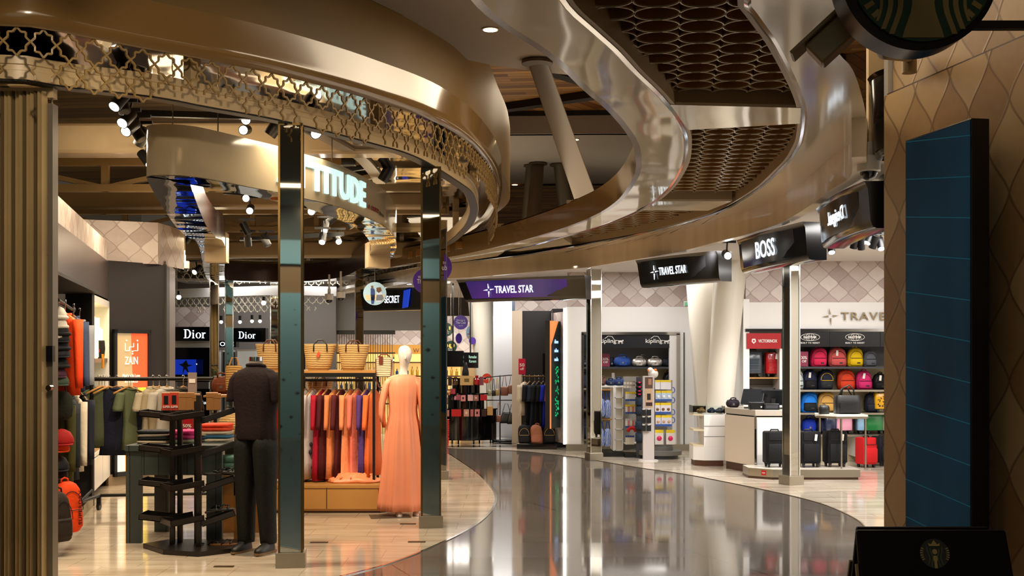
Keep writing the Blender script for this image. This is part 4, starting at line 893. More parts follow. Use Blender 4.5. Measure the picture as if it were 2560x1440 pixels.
MB().prism([(-.32, .0), (-.1, -.3), (.33, -.3), (.36, .32), (-.25, .32)], .72, .745).build('table_top', mat('table_white', '#d5d6cd', .25), tb); MB().prism([(-.3, .0), (-.1, -.28), (.33, -.28), (.35, .33), (-.24, .33)], .69, .72).build('apron', M_STEEL, tb)
for a_, b_ in ((-.24, .05), (-.02, -.25), (.31, -.25), (.12, .3)): MB().cyl((a_, b_, .345), .012, .69, 12).build('leg', M_STEEL, tb, smooth=True)
t = thing('briefcase', 'large black leather travel bag with upright handles on the display table', 'bag', (X(2118, 16.78), 16.78, .893)); m = mat('black_leather', '#0c0c0d', .38, bump=.1, bscale=50)
MB().loft([sup(.36*a, .2*b_, .26*z, 24, 5) for a, b_, z in ((.95, .9, 0), (1, 1, .06), (1, 1, .8), (.94, .8, 1))]).build('body', m, t, smooth=True); MB().loft([sup(.27*a, .05, .26*z, 16, 5, 0, -.11) for a, z in ((.95, .08), (1, .14), (1, .55), (.95, .6))]).build('front_pocket', m, t, smooth=True)
MB().tube([(-.09, 0, .24), (-.06, 0, .36), (.03, 0, .40), (.09, 0, .33), (.1, 0, .24)], .011, 8).build('handle', m, t, smooth='all'); MB().tube([(-.12, 0, .24), (-.07, .03, .35), (.0, .03, .37), (.08, .03, .24)], .01, 8).build('handle', m, t, smooth='all')
t = thing('camera_bag', 'small black pouch bag left of the travel bag on the display table', 'bag', (X(2060, 16.7), 16.7, .893)); MB().loft([sup(.15*a, .1*a, .125*z, 18, 3) for a, z in ((.85, 0), (1, .1), (1, .7), (.8, .95), (.5, 1))]).build('body', m, t, smooth='all'); MB().tube([(-.03, 0, .12), (0, 0, .14), (.03, 0, .12)], .006, 6).build('handle', m, t)
# leaning white columns, counter, glass cabinet
M_PIL = mat('pillar_white', '#dcd6c8', .28, coat=.3)
for (xt, xb, D, rt, rb, lb) in ((1766, 1796, 20.0, .36, .30, 'left one of the two white tapering columns behind the glass cabinet'), (1828, 1786, 19.0, .255, .2, 'right one of the two white tapering columns, passing behind the BOSS sign')):
    t = thing('tapered_column', lb, 'column', (X(xb, D), D, 0), 0, 'white tapering columns in the luggage shop')
    dx = X(xt, D)-X(xb, D); MB().tube([(0, 0, 0), (dx*.55, 0, 1.7), (dx, 0, 3.24)], [rb, (rb+rt)/2, rt], 40).build('shaft', M_PIL, t, smooth=True)
cx = X(1813, 17.6)
ct = thing('cash_counter', 'long pale cash counter with grey top and steel corner trims', 'counter', (0, 0, 0))
Cc = [(X(1812, 18.1), 18.1), (X(1888, 17.2), 17.2), (X(2000, 17.2), 17.2), (X(2000, 17.8), 17.8), (X(1860, 18.6), 18.6)]
Ci = [(a+(.03 if i < 2 else 0), b+.06) for i, (a, b) in enumerate(Cc)]
MB().prism(Cc, .12, .82).build('body', mat('counter_laminate', '#d2c4b2', .35), ct, bevel=.006); MB().prism(Ci, 0, .12).build('plinth', M_DARKW, ct); MB().prism(Cc, .84, .925).build('counter_top', mat('counter_top', '#b5aa9b', .4), ct, bevel=.006); MB().prism(Ci, .82, .84).build('shadow_gap', M_BLACK, ct)
MB().prism([(Cc[1][0]+.03, Cc[1][1]-.006), (Cc[2][0], Cc[2][1]-.006), (Cc[2][0], Cc[2][1]), (Cc[1][0]+.03, Cc[1][1])], .13, .8).build('white_front_panel', M_WHITE, ct); MB().bar((Cc[1][0], Cc[1][1]-.01, .12), (Cc[1][0], Cc[1][1]-.01, .84), .03).build('corner_trim', M_CHROME, ct)
def pos(x, D, lb, rz):
    t = thing('register_screen', lb, 'monitor', (X(x, D), D, .925), rz, 'register screens on the cash counter'); MB().box((0, 0, .01), (.22, .2, .02)).build('foot', M_BLACK, t); MB().bar((0, .06, .02), (0, .02, .15), .06, .03).build('stand', M_BLACK, t); MB().box((0, -.02, .17), (.34, .04, .25), rx=-.5).build('screen', mat('screen_grey', '#23262a', .25), t, bevel=.005); return t
pos(1884, 17.75, 'black register touch screen tilted towards the left on the counter', -.6); t = pos(1936, 17.6, 'black register screen with a red light seen from behind', 2.6)
t = thing('receipt_printer', 'small black receipt printer in front of the register screens', 'printer', (X(1890, 17.4), 17.4, .925)); MB().box((0, 0, .055), (.2, .16, .11)).build('housing', M_BLACK, t, bevel=.012, segs=3, smooth=True); MB().box((.06, -.082, .04), (.02, .004, .02)).build('label', M_TAG, t); MB().box((0, -.05, .112), (.14, .02, .006)).build('paper_slot', M_SHG, t)
t = thing('cash_box', 'flat black cash box beside the receipt printer', 'box', (X(1925, 17.38), 17.38, .925)); MB().box((0, 0, .045), (.22, .25, .09)).build('housing', M_BLACK, t, bevel=.006); MB().box((0, -.128, .045), (.18, .006, .05)).build('drawer_front', M_SHG, t)
t = thing('status_lamp', 'small red glowing lamp behind the register screens', 'lamp', (X(1880, 18.0), 18.0, .925)); MB().cyl((0, 0, .11), .012, .22, 8).build('stem', M_BLACK, t); MB().sph((0, 0, .235), .022, 10).build('lamp', M_LIT('red_glow', '#ff2a1a', 8), t)
duffel('dark purple folded bag lying at the left end of the cash counter', (X(1832, 18.1), 18.1, .925), w=.2, h=.13, d=.15, col='#221a24')
gc = thing('glass_cabinet', 'low white corner cabinet with glass display top left of the cash counter', 'cabinet', (X(1773, 18.6), 18.6, 0))
G_ = [(-.25, -.0), (-.1, -.12), (.22, -.12), (.25, .4), (-.25, .4)]; Gi = [(a*.9, b*.9) for a, b in G_]
MB().prism(Gi, 0, .09).build('plinth', M_DARKW, gc); MB().prism(G_, .09, .30).build('body', M_WHITE, gc, bevel=.003); MB().prism([(-.1, -.12), (.22, -.12), (.25, .4), (-.1, .4)], .30, .80).build('drawer_block', M_WHITE, gc, bevel=.003)
for z in (.30, .54, .78): MB().prism([(-.25, 0), (-.1, -.12), (-.1, .4), (-.25, .4)], z, z+.03).build('shelf', mat('cream_laminate', '#ddd0b4', .4), gc)
g = MB()
for a, b in zip(G_, G_[1:]+G_[:1]): g.bar((a[0], a[1], .87), (b[0], b[1], .87), .006, .12)
g.build('glass_rim', M_GLASS, gc); MB().bar((-.1, -.126, .62), (.22, -.126, .62), .004, .004).bar((-.1, -.126, .46), (.22, -.126, .46), .004, .004).build('drawer_gap', M_BLACK, gc)
for i, (x, c_, lb) in enumerate(((1752, '#8b6a3c', 'tan folded pouch in the glass cabinet top'), (1778, '#1d2a44', 'dark blue folded pouch in the glass cabinet top'), (1798, '#4a4e58', 'grey folded pouch in the glass cabinet top'))):
    duffel(lb, (X(x, 18.65), 18.65, .815), w=.13, h=.07, d=.12, col=c_, group='pouches in the glass cabinet top')
sale_card((X(1798, 18.9), 18.9, .82), 'small red sale card standing on the glass cabinet', 0, .17, .07, '30%', None, '#b5222c')
# ---------------------------------------------------------------- hanging black sign boxes
M_SGB = mat('sign_box_black', '#0d0d0e', .12, coat=.5)
def signbox(pts, label, txt, tx, m=None, star_=False, mirror=False, face='#141416', em=0., D1=None):
    "pts: frame positions top-left, top-right(front), bottom-right, bottom-left; D at left and right"
    (xl, yl), (xr, yr), (xbr, ybr), (xbl, ybl), DL, DR, xe = pts
    A = Vector((X(xl, DL), DL, Z(yl, DL))); B = Vector((X(xr, DR), DR, Z(yr, DR))); C_ = Vector((X(xbr, DR), DR, Z(ybr, DR))); Dd = Vector((X(xbl, DL), DL, Z(ybl, DL)))
    u = (B-A); u.z = 0; L = u.length; u.normalize(); rz = math.atan2(u.y, u.x); org = (A+B)/2; h = ((A.z-Dd.z)+(B.z-C_.z))/2; zt = (A.z+B.z)/2
    t = thing('hanging_sign', label, 'sign', (org.x, org.y, zt-h/2), rz); n_ = Vector((-u.y, u.x, 0))
    k = 14; inl = abs((C_-A).dot(u)-L)/2+.0
    inL = (Dd-A).dot(u)
    rings = []
    for i in range(k+1):
        f = i/k; x = -L/2+L*f; bow = .10*math.sin(PI*f)*.5
        i0 = inL*(1-f)
        prof = [(0, h/2), (.01, h/2-.015), (.03, h/2-.06), (.05, -h/2+.06), (.07, -h/2+.01), (.1, -h/2), (.26, -h/2), (.26, h/2)]
        rings.append([(x+i0*(.5-zz/h)*1.0, -bow+oo, zz) for oo, zz in prof])
    MB().loft(rings).build('housing', M_SGB, t, smooth=True)
    fc = MB(); vs = []
    for i in range(1, k):
        f = i/k; x = -L/2+L*f*(.93)+.01; bow = .10*math.sin(PI*f)*.5; i0 = inL*(1-f)
        for zz, oo in ((h/2-.035, .021), (-h/2+.05, .052)): vs.append((x+i0*(.5-zz/h), -bow+oo-.006, zz))
    fc.add(vs, [(2*i, 2*i+2, 2*i+3, 2*i+1) for i in range(k-2)]); fm = mat('sign_face_'+label[:12], face, .12, emit=em) if m is None else m
    fc.build('screen_face', fm, t, smooth=True)
    if txt:
        f0, w_, hh, zc = tx; o_ = text(txt, w_*L, hh, M_SIGNW, t, (-L/2+f0*L, -.024, zc), bold=.01, mirror=mirror, rx=.075)
        if star_: star(t, -L/2+(f0-w_/2)*L-hh*.95, zc, hh*.85, M_SIGNW, -.026)
    return t
M_SIGNW = mat('sign_glow', '#e8f4ff', .4, emit=1.8)
n = NT('purple_screen'); tc = n.n('ShaderNodeTexCoord', 3); no = n.n('ShaderNodeTexNoise', 0, None, Vector=tc, Scale=.9, Detail=2.)
r_ = n.n('ShaderNodeValToRGB', 0, None, Fac=no); cr = r_.node.color_ramp; cr.elements[0].color = c4('#141a52'); cr.elements[0].position = .35; cr.elements[1].color = c4('#44206a'); cr.elements[1].position = .6; e_ = cr.elements.new(.75); e_.color = c4('#2b4f9e')
n.set(Base__Color=r_, Emission__Color=r_, Emission__Strength=.9, Roughness=.2); M_PURP = n.m
signbox(((1140, 711), (1461, 676), (1436, 740), (1166, 762), 20.0, 18.9, 0), 'purple and blue lit TRAVEL STAR sign over the far luggage shop', 'TRAVEL STAR', (.47, .30, .12, 0), M_PURP, True)
signbox(((1588, 655), (1790, 622), (1785, 700), (1610, 722), 17.2, 15.6, 0), 'black TRAVEL STAR sign in the middle of the row', 'TRAVEL STAR', (.50, .34, .11, 0), None, True)
signbox(((1841, 603), (2006, 552), (2003, 652), (1860, 681), 14.2, 12.2, 0), 'black BOSS sign above the cash counter', 'BOSS', (.50, .29, .19, .01))
signbox(((2040, 527), (2160, 447), (2153, 570), (2056, 622), 11.2, 9.4, 0), 'black sign with mirrored Desigual lettering', 'Desigual.', (.50, .33, .15, 0), None, False, True)
signbox(((2168, 183), (2245, 178), (2243, 390), (2181, 388), 8.75, 8.3, 0), 'tall narrow black sign end at the top by the near tiled wall', None, None)
signbox(((2186, 395), (2245, 300), (2240, 520), (2200, 532), 10.2, 9.6, 0), 'black sign partly hidden behind the near tiled wall', None, None)
signbox(((900, 727), (1050, 714), (1040, 772), (905, 781), 25.2, 24.4, 0), "black Victoria's Secret sign half covered by the round photo disc", "SECRET", (.55, .25, .15, 0), None, False)
t = bpy.data.objects['hanging_sign.006']; MB().xz([(.50, -.17), (.36, -.19), (.40, .17), (.56, .2)], -.052, -.035).build('blue_picture', mat('blue_glow', '#1c3cb4', .3, emit=.8), t)
domecam(2172, 430, 8.9, .12, 'dome camera fixed under the canopy beside the mirrored sign')
for (x, y, on, lb, aim) in ((2047, 612, 1, 'lit spotlight left below the mirrored sign', (-.4, -.3, -.8)), (2078, 624, 1, 'lit spotlight directly below the mirrored sign', (0, -.5, -.8)), (2135, 612, 0, 'dark spotlight first in the row right below the mirrored sign', (-.1, .3, -.8)), (2153, 615, 0, 'dark spotlight second in the row right below the mirrored sign', (.1, .3, -.8)), (2172, 600, 1, 'tilted lit spotlight third in the right hand row', (-.5, -.2, -.8)), (2183, 612, 0, 'dark spotlight fourth in the right hand row', (-.2, .3, -.8)), (2202, 615, 1, 'lit spotlight at the right end of the row by the tiled wall', (0, -.5, -.8))):
    spotlamp(x, y, 12.5, aim, on, lb, .75, M_LAMPC, 'black spotlights under the luggage shop ceiling')
spotlamp(1818, 638, 15.2, (0, -1, -.25), 1, 'brightly shining spotlight between the middle black signs', 1., M_LIT('flare_lamp', '#f2f4ff', 60), 'black spotlights under the luggage shop ceiling')
t = thing('exit_light', 'small green and white exit light on the white wall by the tapered column', 'exit sign', (X(1720, 20.4), 20.4, Z(760, 20.4))); MB().box((0, 0, 0), (.14, .06, .09)).build('housing', mat('exit_grey', '#8b8f88', .4), t, bevel=.006); MB().box((-.01, -.032, 0), (.1, .006, .06)).build('pictogram_panel', mat('exit_green', '#3f7f5a', .4, emit=.5), t)
# ---------------------------------------------------------------- clothing shop goods
M_HANG = mat('hanger_wood', '#b5813f', .45); M_HOOK = M_CHROME
def ripple_ring(w, d, z, amp, k, ph, n=36, e=2.4, cx=0, cy=0):
    out = []
    for i in range(n):
        a = 2*PI*i/n; c, s = math.cos(a), math.sin(a); r = 1+amp*math.sin(k*a+ph)+amp*.6*math.sin((k*2+1)*a+ph*2.3)
        out.append((cx+w/2*math.copysign(abs(c)**(2/e), c)*r, cy+d/2*math.copysign(abs(s)**(2/e), s)*r, z))
    return out
def hanger(par, w, hook=.11, m=None):
    g = MB(); g.tube([(-w/2, 0, -hook-.07), (-w*.25, 0, -hook-.03), (0, 0, -hook+.005), (w*.25, 0, -hook-.03), (w/2, 0, -hook-.07)], .011, 7)
    o = g.build('hanger', m or M_HANG, par, smooth='all')
    MB().tube([(0, 0, -hook), (0, 0, -.03), (.018, 0, -.012), (.012, 0, .012), (-.008, 0, .016), (-.018, 0, 0)], .0035, 6).build('hook', M_HOOK, o, smooth='all')
def garment(name, label, cat, loc, rz=0, w=.44, L=.62, d=.10, col='#333', sleeve=.22, flare=1., amp=.03, group=None, rng=None, m=None, collar=True, sw=.075, hm=None, pool=False, dots=None, zip_=None):
    rng = rng or random.Random(hash(label) % 9973); t = thing(name, label, cat, loc, rz, group); m = m or fab(col); k = rng.choice((4, 5, 6)); ph = rng.uniform(0, 6); top = -.115
    hanger(t, w*.86, m=hm)
    R = []
    for f, ww, dd, am in ((0, .24, .5, 0), (.015, .34, .62, 0), (.05, .72, .8, .0), (.09, .92, .9, .01), (.14, .97, 1, .02), (.3, .94, 1.05, .5), (.55, .95, 1.1, .8), (.8, .99, 1.2, 1), (1, 1.02, 1.25, 1.15)):
        fl = 1+(flare-1)*max(0, f-.1); R.append(ripple_ring(w*ww*fl, d*dd*(fl**.5), top-L*f, amp*am, k, ph+f*1.2, cx=.012*math.sin(5*f+ph)))
    if pool:
        zb = top-L; R.append(ripple_ring(w*1.15*flare, d*2.0, zb-.02, amp*3, k, ph)); R.append(ripple_ring(w*.9*flare, d*1.6, zb-.05, amp*3, k, ph+1))
    MB().loft(R).build('body', m, t, smooth='all')
    if sleeve:
        for q in (-1, 1):
            x0 = q*w*.44; wob = rng.uniform(-.02, .02); n_ = 7; rg_ = []
            for i in range(n_):
                f = i/(n_-1); x = x0+q*(.035+.045*f)*(1+sleeve*.6); rr = sw*(1-.32*f*(sleeve/.6)) if sleeve > .3 else sw*(1+.12*f)
                rg_.append(ripple_ring(rr*1.35, rr*1.2, top-.055-(L*.0+sleeve)*f, .05, 3, ph+f, n=14, cx=x+wob*f, cy=-.01*f))
            MB().loft(rg_).build('sleeve', m, t, smooth='all')
    if collar: MB().tube([(.075*math.cos(a), .045*math.sin(a), top-.012-.012*(-math.sin(a))) for a in [2*PI*i/14 for i in range(14)]], .011, 6, closed=True).build('collar', m, t, smooth='all')
    if zip_: MB().box((0, -d*.55, top-L*.5), (.008, .01, L*.85)).build('zip', M_ZIP if zip_ is True else zip_, t)
    if dots:
        g = MB(); r2 = random.Random(5)
        for i in range(16):
            a = r2.uniform(-.45, .45)*w; z = top-L*r2.uniform(.45, .98); g.sph((a, -d*.72, z), r2.uniform(.012, .022), 8, sz=1.4)
        g.build('tassels', fab(dots), t, smooth='all')
    return t
# pipe rack
M_PIPE = mat('iron_pipe', '#17130f', .4, .5)
rk = thing('clothes_rack', 'black iron pipe clothes rack on castors in front of the light box poster', 'clothes rack')
ra, rb = Vector((X(229, 13.0), 13.0, 1.45)), Vector((X(538, 13.2), 13.2, 1.45))
MB().tube([ra, rb], .022, 14).sph(ra, .034, 12).sph(rb, .034, 12).build('top_rail', M_PIPE, rk, smooth=True)
MB().tube([(ra.x, ra.y, 1.45), (ra.x, ra.y, .25)], .02, 12).tube([(ra.x, ra.y-.4, .16), (ra.x, ra.y+.25, .16)], .02, 12).build('upright', M_PIPE, rk, smooth=True); MB().tube([(rb.x, rb.y, 1.45), (rb.x, rb.y, .12)], .02, 12).build('upright', M_PIPE, rk, smooth=True)
MB().tube([(ra.x, ra.y, .25), (ra.x, ra.y-.38, .16)], .02, 12).build('strut', M_PIPE, rk, smooth=True); MB().tube([(ra.x, ra.y+.25, .16), (rb.x, rb.y+.25, .16)], .018, 12).build('bottom_rail', M_PIPE, rk, smooth=True)
for yy in (-.38, .23): MB().cyl((ra.x, ra.y+yy, .045), .045, .03, 18, 'X').box((ra.x, ra.y+yy, .1), (.045, .03, .09)).build('caster', M_BLACK, rk)
GR = 'garments on the iron pipe rack'; yR = 13.1; zR = 1.475
for (x, nm, lb, cat, col, w, L, sl, rz, kw) in ((248, 'tshirt', 'sage green t-shirt at the left end of the pipe rack', 't-shirt', '#4e5a41', .36, .66, .2, .5, {}), (262, 'tshirt', 'olive t-shirt half behind the navy jacket', 't-shirt', '#454b33', .34, .64, .2, .5, {}),
    (292, 'jacket', 'navy zip jacket with long sleeves facing out on the pipe rack', 'jacket', '#0f1226', .36, .74, .78, .15, {'zip_': True, 'sw': .07}), (327, 'tshirt', 'moss green t-shirt right of the navy jacket', 't-shirt', '#586043', .22, .68, .2, 1.0, {}),
    (383, 'tshirt', 'cream t-shirt seen edge-on, first of the pale ones', 't-shirt', '#b3a68c', .3, .55, .2, 1.0, {}), (398, 'tshirt', 'beige t-shirt between the pale ones on the rack', 't-shirt', '#a39474', .3, .55, .2, 1.0, {}), (417, 'tshirt', 'white t-shirt next to the brown shoe boxes', 't-shirt', '#c4bdb0', .3, .55, .2, .9, {}), (458, 'tshirt', 'dark t-shirt with a brown hanger behind the shoe boxes', 't-shirt', '#2c2620', .3, .5, .2, .9, {})):
    garment(nm, lb, cat, (X(x, yR), yR, zR), rz, w, L, .1, col, sl, group=GR, rng=random.Random(x), **kw)
for x in (255, 272, 322): 
    t = thing('hanger', {255: 'empty wooden hanger above the sage t-shirt', 272: 'empty dark hanger tilted beside the navy jacket', 322: 'pale wooden hanger above the moss green t-shirt'}[x], 'hanger', (X(x, 13.05), 13.05, zR), .8); hanger(t, .36)
MB().box((0, 0, 0), (.001, .001, .001)) if False else None
# wall bay garments
rw = thing('wall_rail', 'short black clothes rail with chrome knob in the dark wall bay', 'rail', (-4.25, 11.6, 2.18)); MB().tube([(.35, -1.3, 0), (-.28, .75, 0)], .018, 10).cyl((-.3, .8, 0), .035, .05, 14, 'Y').build('rail', M_PIPE, rw, smooth=True)
GB = 'garments hanging in the dark wall bay'
for (x, D, zt, w, L, col, nm, lb, cat, sl, rz, kw) in ((163, 11.0, 2.2, .42, .74, '#e8430f', 'jacket', 'bright orange zip jacket hanging in the upper wall bay', 'jacket', .62, -.75, {'zip_': True}), (184, 11.75, 2.2, .40, .72, '#33415c', 'jacket', 'slate blue jacket with printed lanyards behind the orange one', 'jacket', .62, -.8, {}), (199, 12.3, 2.18, .38, .66, '#8d8f96', 'sweatshirt', 'pale grey sweatshirt at the right of the upper wall bay', 'sweatshirt', .6, -.8, {}),
    (158, 11.1, 1.42, .34, .82, '#4a4a1f', 'coat', 'olive coat in the lower row of the wall bay', 'coat', .6, -.9, {}), (183, 11.9, 1.42, .36, .74, '#cfc3ae', 'sweatshirt', 'cream sweatshirt with side lettering in the lower row', 'sweatshirt', .62, -.8, {}), (202, 12.4, 1.42, .36, .72, '#121627', 'jacket', 'dark navy jacket at the right of the lower row', 'jacket', .6, -.8, {}), (172, 11.5, 1.42, .34, .78, '#20262a', 'jacket', 'charcoal jacket between the olive coat and cream sweatshirt', 'jacket', .6, -.9, {})):
    garment(nm, lb, cat, (X(x, D), D, zt), rz, w, L, .12, col, sl, group=GB, rng=random.Random(x), **kw)
def cap(label, x, y, D, col, r=.085, kind='cap', rz=0):
    t = thing(kind, label, 'hat', (X(x, D), D, Z(y, D)), rz, 'hats stacked up the edge of the wall bay'); m = fab(col)
    MB().lathe([(r, -r*.55), (r*1.02, -r*.3), (r*.95, .05*r), (r*.7, r*.5), (r*.3, r*.72), (.001, r*.78)], n=18).build('crown', m, t, smooth='all')
    if kind == 'cap': MB().loft([[(r*.85*math.cos(a), -r*.5-r*.75*max(0, math.sin(a))*k, -r*.5+dz) for a in [PI*i/10 for i in range(11)]] for k, dz in ((.2, .01), (1, 0), (1, -.008), (.2, 0))], cap=False).build('brim', m, t, smooth='all')
    else: MB().tube([(r*math.cos(a), r*math.sin(a), -r*.45) for a in [2*PI*i/16 for i in range(16)]], r*.2, 8, closed=True).build('cuff', m, t, smooth='all')
    return t
HC = [(142, 783, '#e2ddd2', 'beanie', 'white beanie at the top of the hat column'), (143, 806, '#dcd6ca', 'beanie', 'white beanie second from the top of the hat column'), (148, 824, '#17181c', 'beanie', 'black beanie third from the top of the hat column'), (141, 832, '#d9d4ca', 'beanie', 'cream beanie fourth in the hat column'), (149, 842, '#1a1b20', 'cap', 'black cap fifth in the hat column'), (148, 860, '#1c1f28', 'beanie', 'charcoal beanie above the dark grey cap'), (150, 880, '#202127', 'cap', 'dark grey cap beside the grille lock'), (146, 905, '#17181b', 'beanie', 'dark beanie level with the black grille lock'), (142, 930, '#4a2a3a', 'cap', 'plum cap below the grille lock'), (148, 950, '#3b4a3c', 'cap', 'green grey cap near the bottom of the hat column'), (154, 1095, '#9c1414', 'cap', 'dark red cap on the lower hooks'), (143, 1112, '#ee4a12', 'cap', 'orange cap in front of the dark red one'), (142, 1160, '#15161c', 'cap', 'black cap above the orange backpack'), (139, 1180, '#251a16', 'cap', 'brown black cap directly above the camouflage backpack')]
for x, y, c_, kd, lb in HC: cap(lb, x, y, 10.6, c_, .085 if y < 1000 else .105, kd, .5)
t = thing('shoulder_bag', 'dark olive pouch bag hanging below the hat column', 'bag', (X(154, 10.7), 10.7, Z(1050, 10.7)), .3); MB().loft([sup(.2*a, .12*a, .26*z, 18, 2.6) for a, z in ((.5, 0), (.9, .12), (1, .4), (.95, .75), (.6, .95), (.2, 1))]).build('body', fab('#23251c'), t, smooth='all'); MB().tube([(-.04, 0, .25), (-.03, 0, .36), (.02, 0, .36), (.04, 0, .25)], .007, 6).build('strap', fab('#23251c'), t)
t = backpack('bright orange backpack with black lettering at the foot of the wall bay', (X(163, 10.5), 10.5, Z(1330, 10.5)), w=.26, h=.44, d=.2, col='#ee4a12', rz=.9, patch=0, group='backpacks at the foot of the wall bay')
text('SUPERDRY', .3, .03, M_BLACK, t, (.06, -.14, .22), rz=0).rotation_euler = (0, -PI/2, 0)
backpack('camouflage brown backpack in front of the orange one', (X(146, 10.2), 10.2, Z(1352, 10.2)), w=.2, h=.42, d=.2, col='#2b211a', rz=.9, patch=0, group='backpacks at the foot of the wall bay')
t = thing('scarf', 'dark patterned scarf with yellow tassel hanging from the lit shelf unit', 'scarf', (X(262, 15.2), 15.0, Z(905, 15.0))); MB().loft([sup(.12*a, .06, .27*z, 14, 3, .02*z) for a, z in ((.6, 0), (.9, .2), (1, .6), (.8, .9), (.7, 1))]).build('cloth', fab('#1b1c18'), t, smooth='all'); MB().tube([(.05, -.03, .1), (.055, -.03, .0), (.05, -.03, -.08)], .014, 8).build('tassel', fab('#d98a1a'), t); MB().bb(-.05, .02, -.05, -.04, .12, .16).build('stripe', fab('#a3223a'), t)
# --- shoe carousel
sx, sy = X(512, 10.55), 10.55
sc_ = thing('shoe_stand', 'tall dark brown shoe display stand with four tiers of tilted trays', 'shoe stand', (sx, sy, 0), 0); M_SHOE = mat('stand_black', '#1c1512', .35)
MB().prism([(-.56, .05), (-.28, -.3), (.05, -.42), (.30, -.2), (.30, .3), (-.4, .3)], .0, .045).build('base', M_SHOE, sc_, bevel=.004)
for (a, b, h) in ((-.02, -.12, 1.36), (-.09, .08, 1.3), (-.29, .02, 1.2), (-.245, .1, 1.2)): MB().bb(a-.02, a+.02, b-.02, b+.02, .04, h).build('post', M_SHOE, sc_)
for k, z in enumerate((1.16, .86, .56, .26)):
    for j, (dx, dy, ang, tl, w_) in enumerate(((-.40, .02, PI, .10, .27), (-.16, -.14, -2.55, -.12, .30), (.14, .02, .1, .32, .26))):
        g = MB(); L_ = .30
        R_ = Matrix.Translation((dx, dy, z)) @ Matrix.Rotation(ang, 4, 'Z') @ Matrix.Rotation(-tl, 4, 'Y'); g.M = R_
        g.bb(-L_/2, L_/2, -w_/2, w_/2, 0, .01).bb(L_/2-.008, L_/2, -w_/2, w_/2, 0, .055).bb(-L_/2, L_/2, -w_/2, -w_/2+.008, 0, .05).bb(-L_/2, L_/2, w_/2-.008, w_/2, 0, .05)
        g.build('tray', M_SHOE, sc_, bevel=.002)
def flipflop(label, x, y, D, rz, col='#191614'):
    t = thing('sandal', label, 'sandals', (X(x, D), D, Z(y, D)), rz, 'sandals lying on the shoe stand'); o = []
    for i in range(16):
        a = 2*PI*i/16; o.append((.125*math.cos(a), .045*math.sin(a)*(1+.25*math.cos(a))))
    MB().prism(o, 0, .018).build('sole', mat('sole_'+col[1:], col, .6), t, bevel=.004); MB().tube([(.05, -.04, .015), (.075, 0, .045), (.03, .0, .05), (.075, 0, .045), (.05, .04, .015)], .006, 6).tube([(-.02, -.042, .015), (.03, 0, .055), (-.02, .042, .015)], .006, 6).build('straps', M_BLACK, t, smooth='all')
for x, y, rz, c_, lb in ((488, 1372, .2, '#2a1c10', 'strappy sandal left on the shoe stand base'), (527, 1370, 1.0, '#5a3a1c', 'tan soled sandal right on the shoe stand base'), (560, 1364, .1, '#6a4218', 'tan soled sandal farthest right on the shoe stand base'), (552, 1277, .3, '#16120f', 'dark sandal in the lowest right tray'), (535, 1280, 1.2, '#201812', 'sandal behind in the lowest right tray'), (545, 1187, .4, '#16120f', 'dark sandal in the third right tray'), (563, 1183, -.4, '#1e1713', 'sandal near the edge of the third right tray')): flipflop(lb, x, y, 10.5, rz, c_)
M_KRAFT = mat('kraft_board', '#8f5f2c', .7, var=.1)
for i, (x, w, h, c_, lb) in enumerate(((417, .075, .15, 0, 'red and black shoe box at the left of the row on the shoe stand'), (437, .075, .155, 0, 'second red and black shoe box leaning beside the brown ones'), (457, .07, .15, 1, 'plain brown shoe box after the two red labelled ones'), (476, .065, .15, 1, 'narrow brown shoe box in the middle of the row'), (491, .06, .14, 1, 'brown shoe box just left of the tall stand post'), (530, .10, .15, 1, 'brown shoe box right of the tall stand post'), (543, .06, .14, 1, 'last brown shoe box at the right of the row'))):
    t = thing('shoe_box', lb, 'shoe box', (X(x, 10.75), 10.75, 1.22), .25, 'shoe boxes on top of the shoe stand'); MB().bb(-w/2, w/2, -.12, .12, 0, h).build('carton', M_KRAFT, t, bevel=.002)
    MB().bb(-w/2-.002, w/2+.002, -.122, .122, h-.035, h+.002).build('lid', M_KRAFT, t)
    if not c_: MB().bb(-w*.5, w*.5, -.125, -.122, .0, h-.0).build('printed_end', mat('box_red', '#b02f14', .6), t); MB().bb(-w*.3, w*.2, -.128, -.125, h*.35, h*.85).build('print_panel', M_BLACK, t); text('SUPER', w*.8, .02, M_WHITEP, t, (0, -.13, .03))
sale_card((X(481, 10.9), 10.9, 1.36), 'small grey price card standing above the brown shoe boxes', 0, .19, .08, ' - ', None, '#8f8078')
# --- tables with folded clothes
M_GPL = planks('grey_painted_planks', PI/2, .13, 3, '#3c4744', '#2f3836', '#191d1c', .5)
tb = thing('display_table', 'low table of grey painted planks behind the shoe stand', 'table', (X(455, 11.2), 11.2, 0))
MB().bb(-.42, .45, -.35, .45, .84, .89).build('table_top', M_GPL, tb); MB().bb(-.40, .42, -.32, -.29, .62, .84).build('apron', M_GPL, tb)
for a, b in ((-.35, -.3), (.38, -.3), (-.3, .4), (.38, .4)): MB().bb(a-.07, a+.07, b-.025, b+.025, 0, .84).build('leg', M_GPL, tb)
tb2 = thing('display_table', 'smaller bare wood table between the shoe stand and the maroon shirted mannequin', 'table', (X(585, 11.3), 11.3, 0))
MB().bb(-.17, .2, -.3, .3, .55, .6).build('table_top', M_OAK, tb2)
for a, b in ((-.1, -.27), (.14, -.27), (-.1, .25), (.14, .25)): MB().bb(a-.075, a+.05, b-.02, b+.02, 0, .55).build('leg', M_OAK, tb2)
MB().bb(-.16, .19, -.29, -.27, .42, .55).build('apron', M_OAK, tb2)
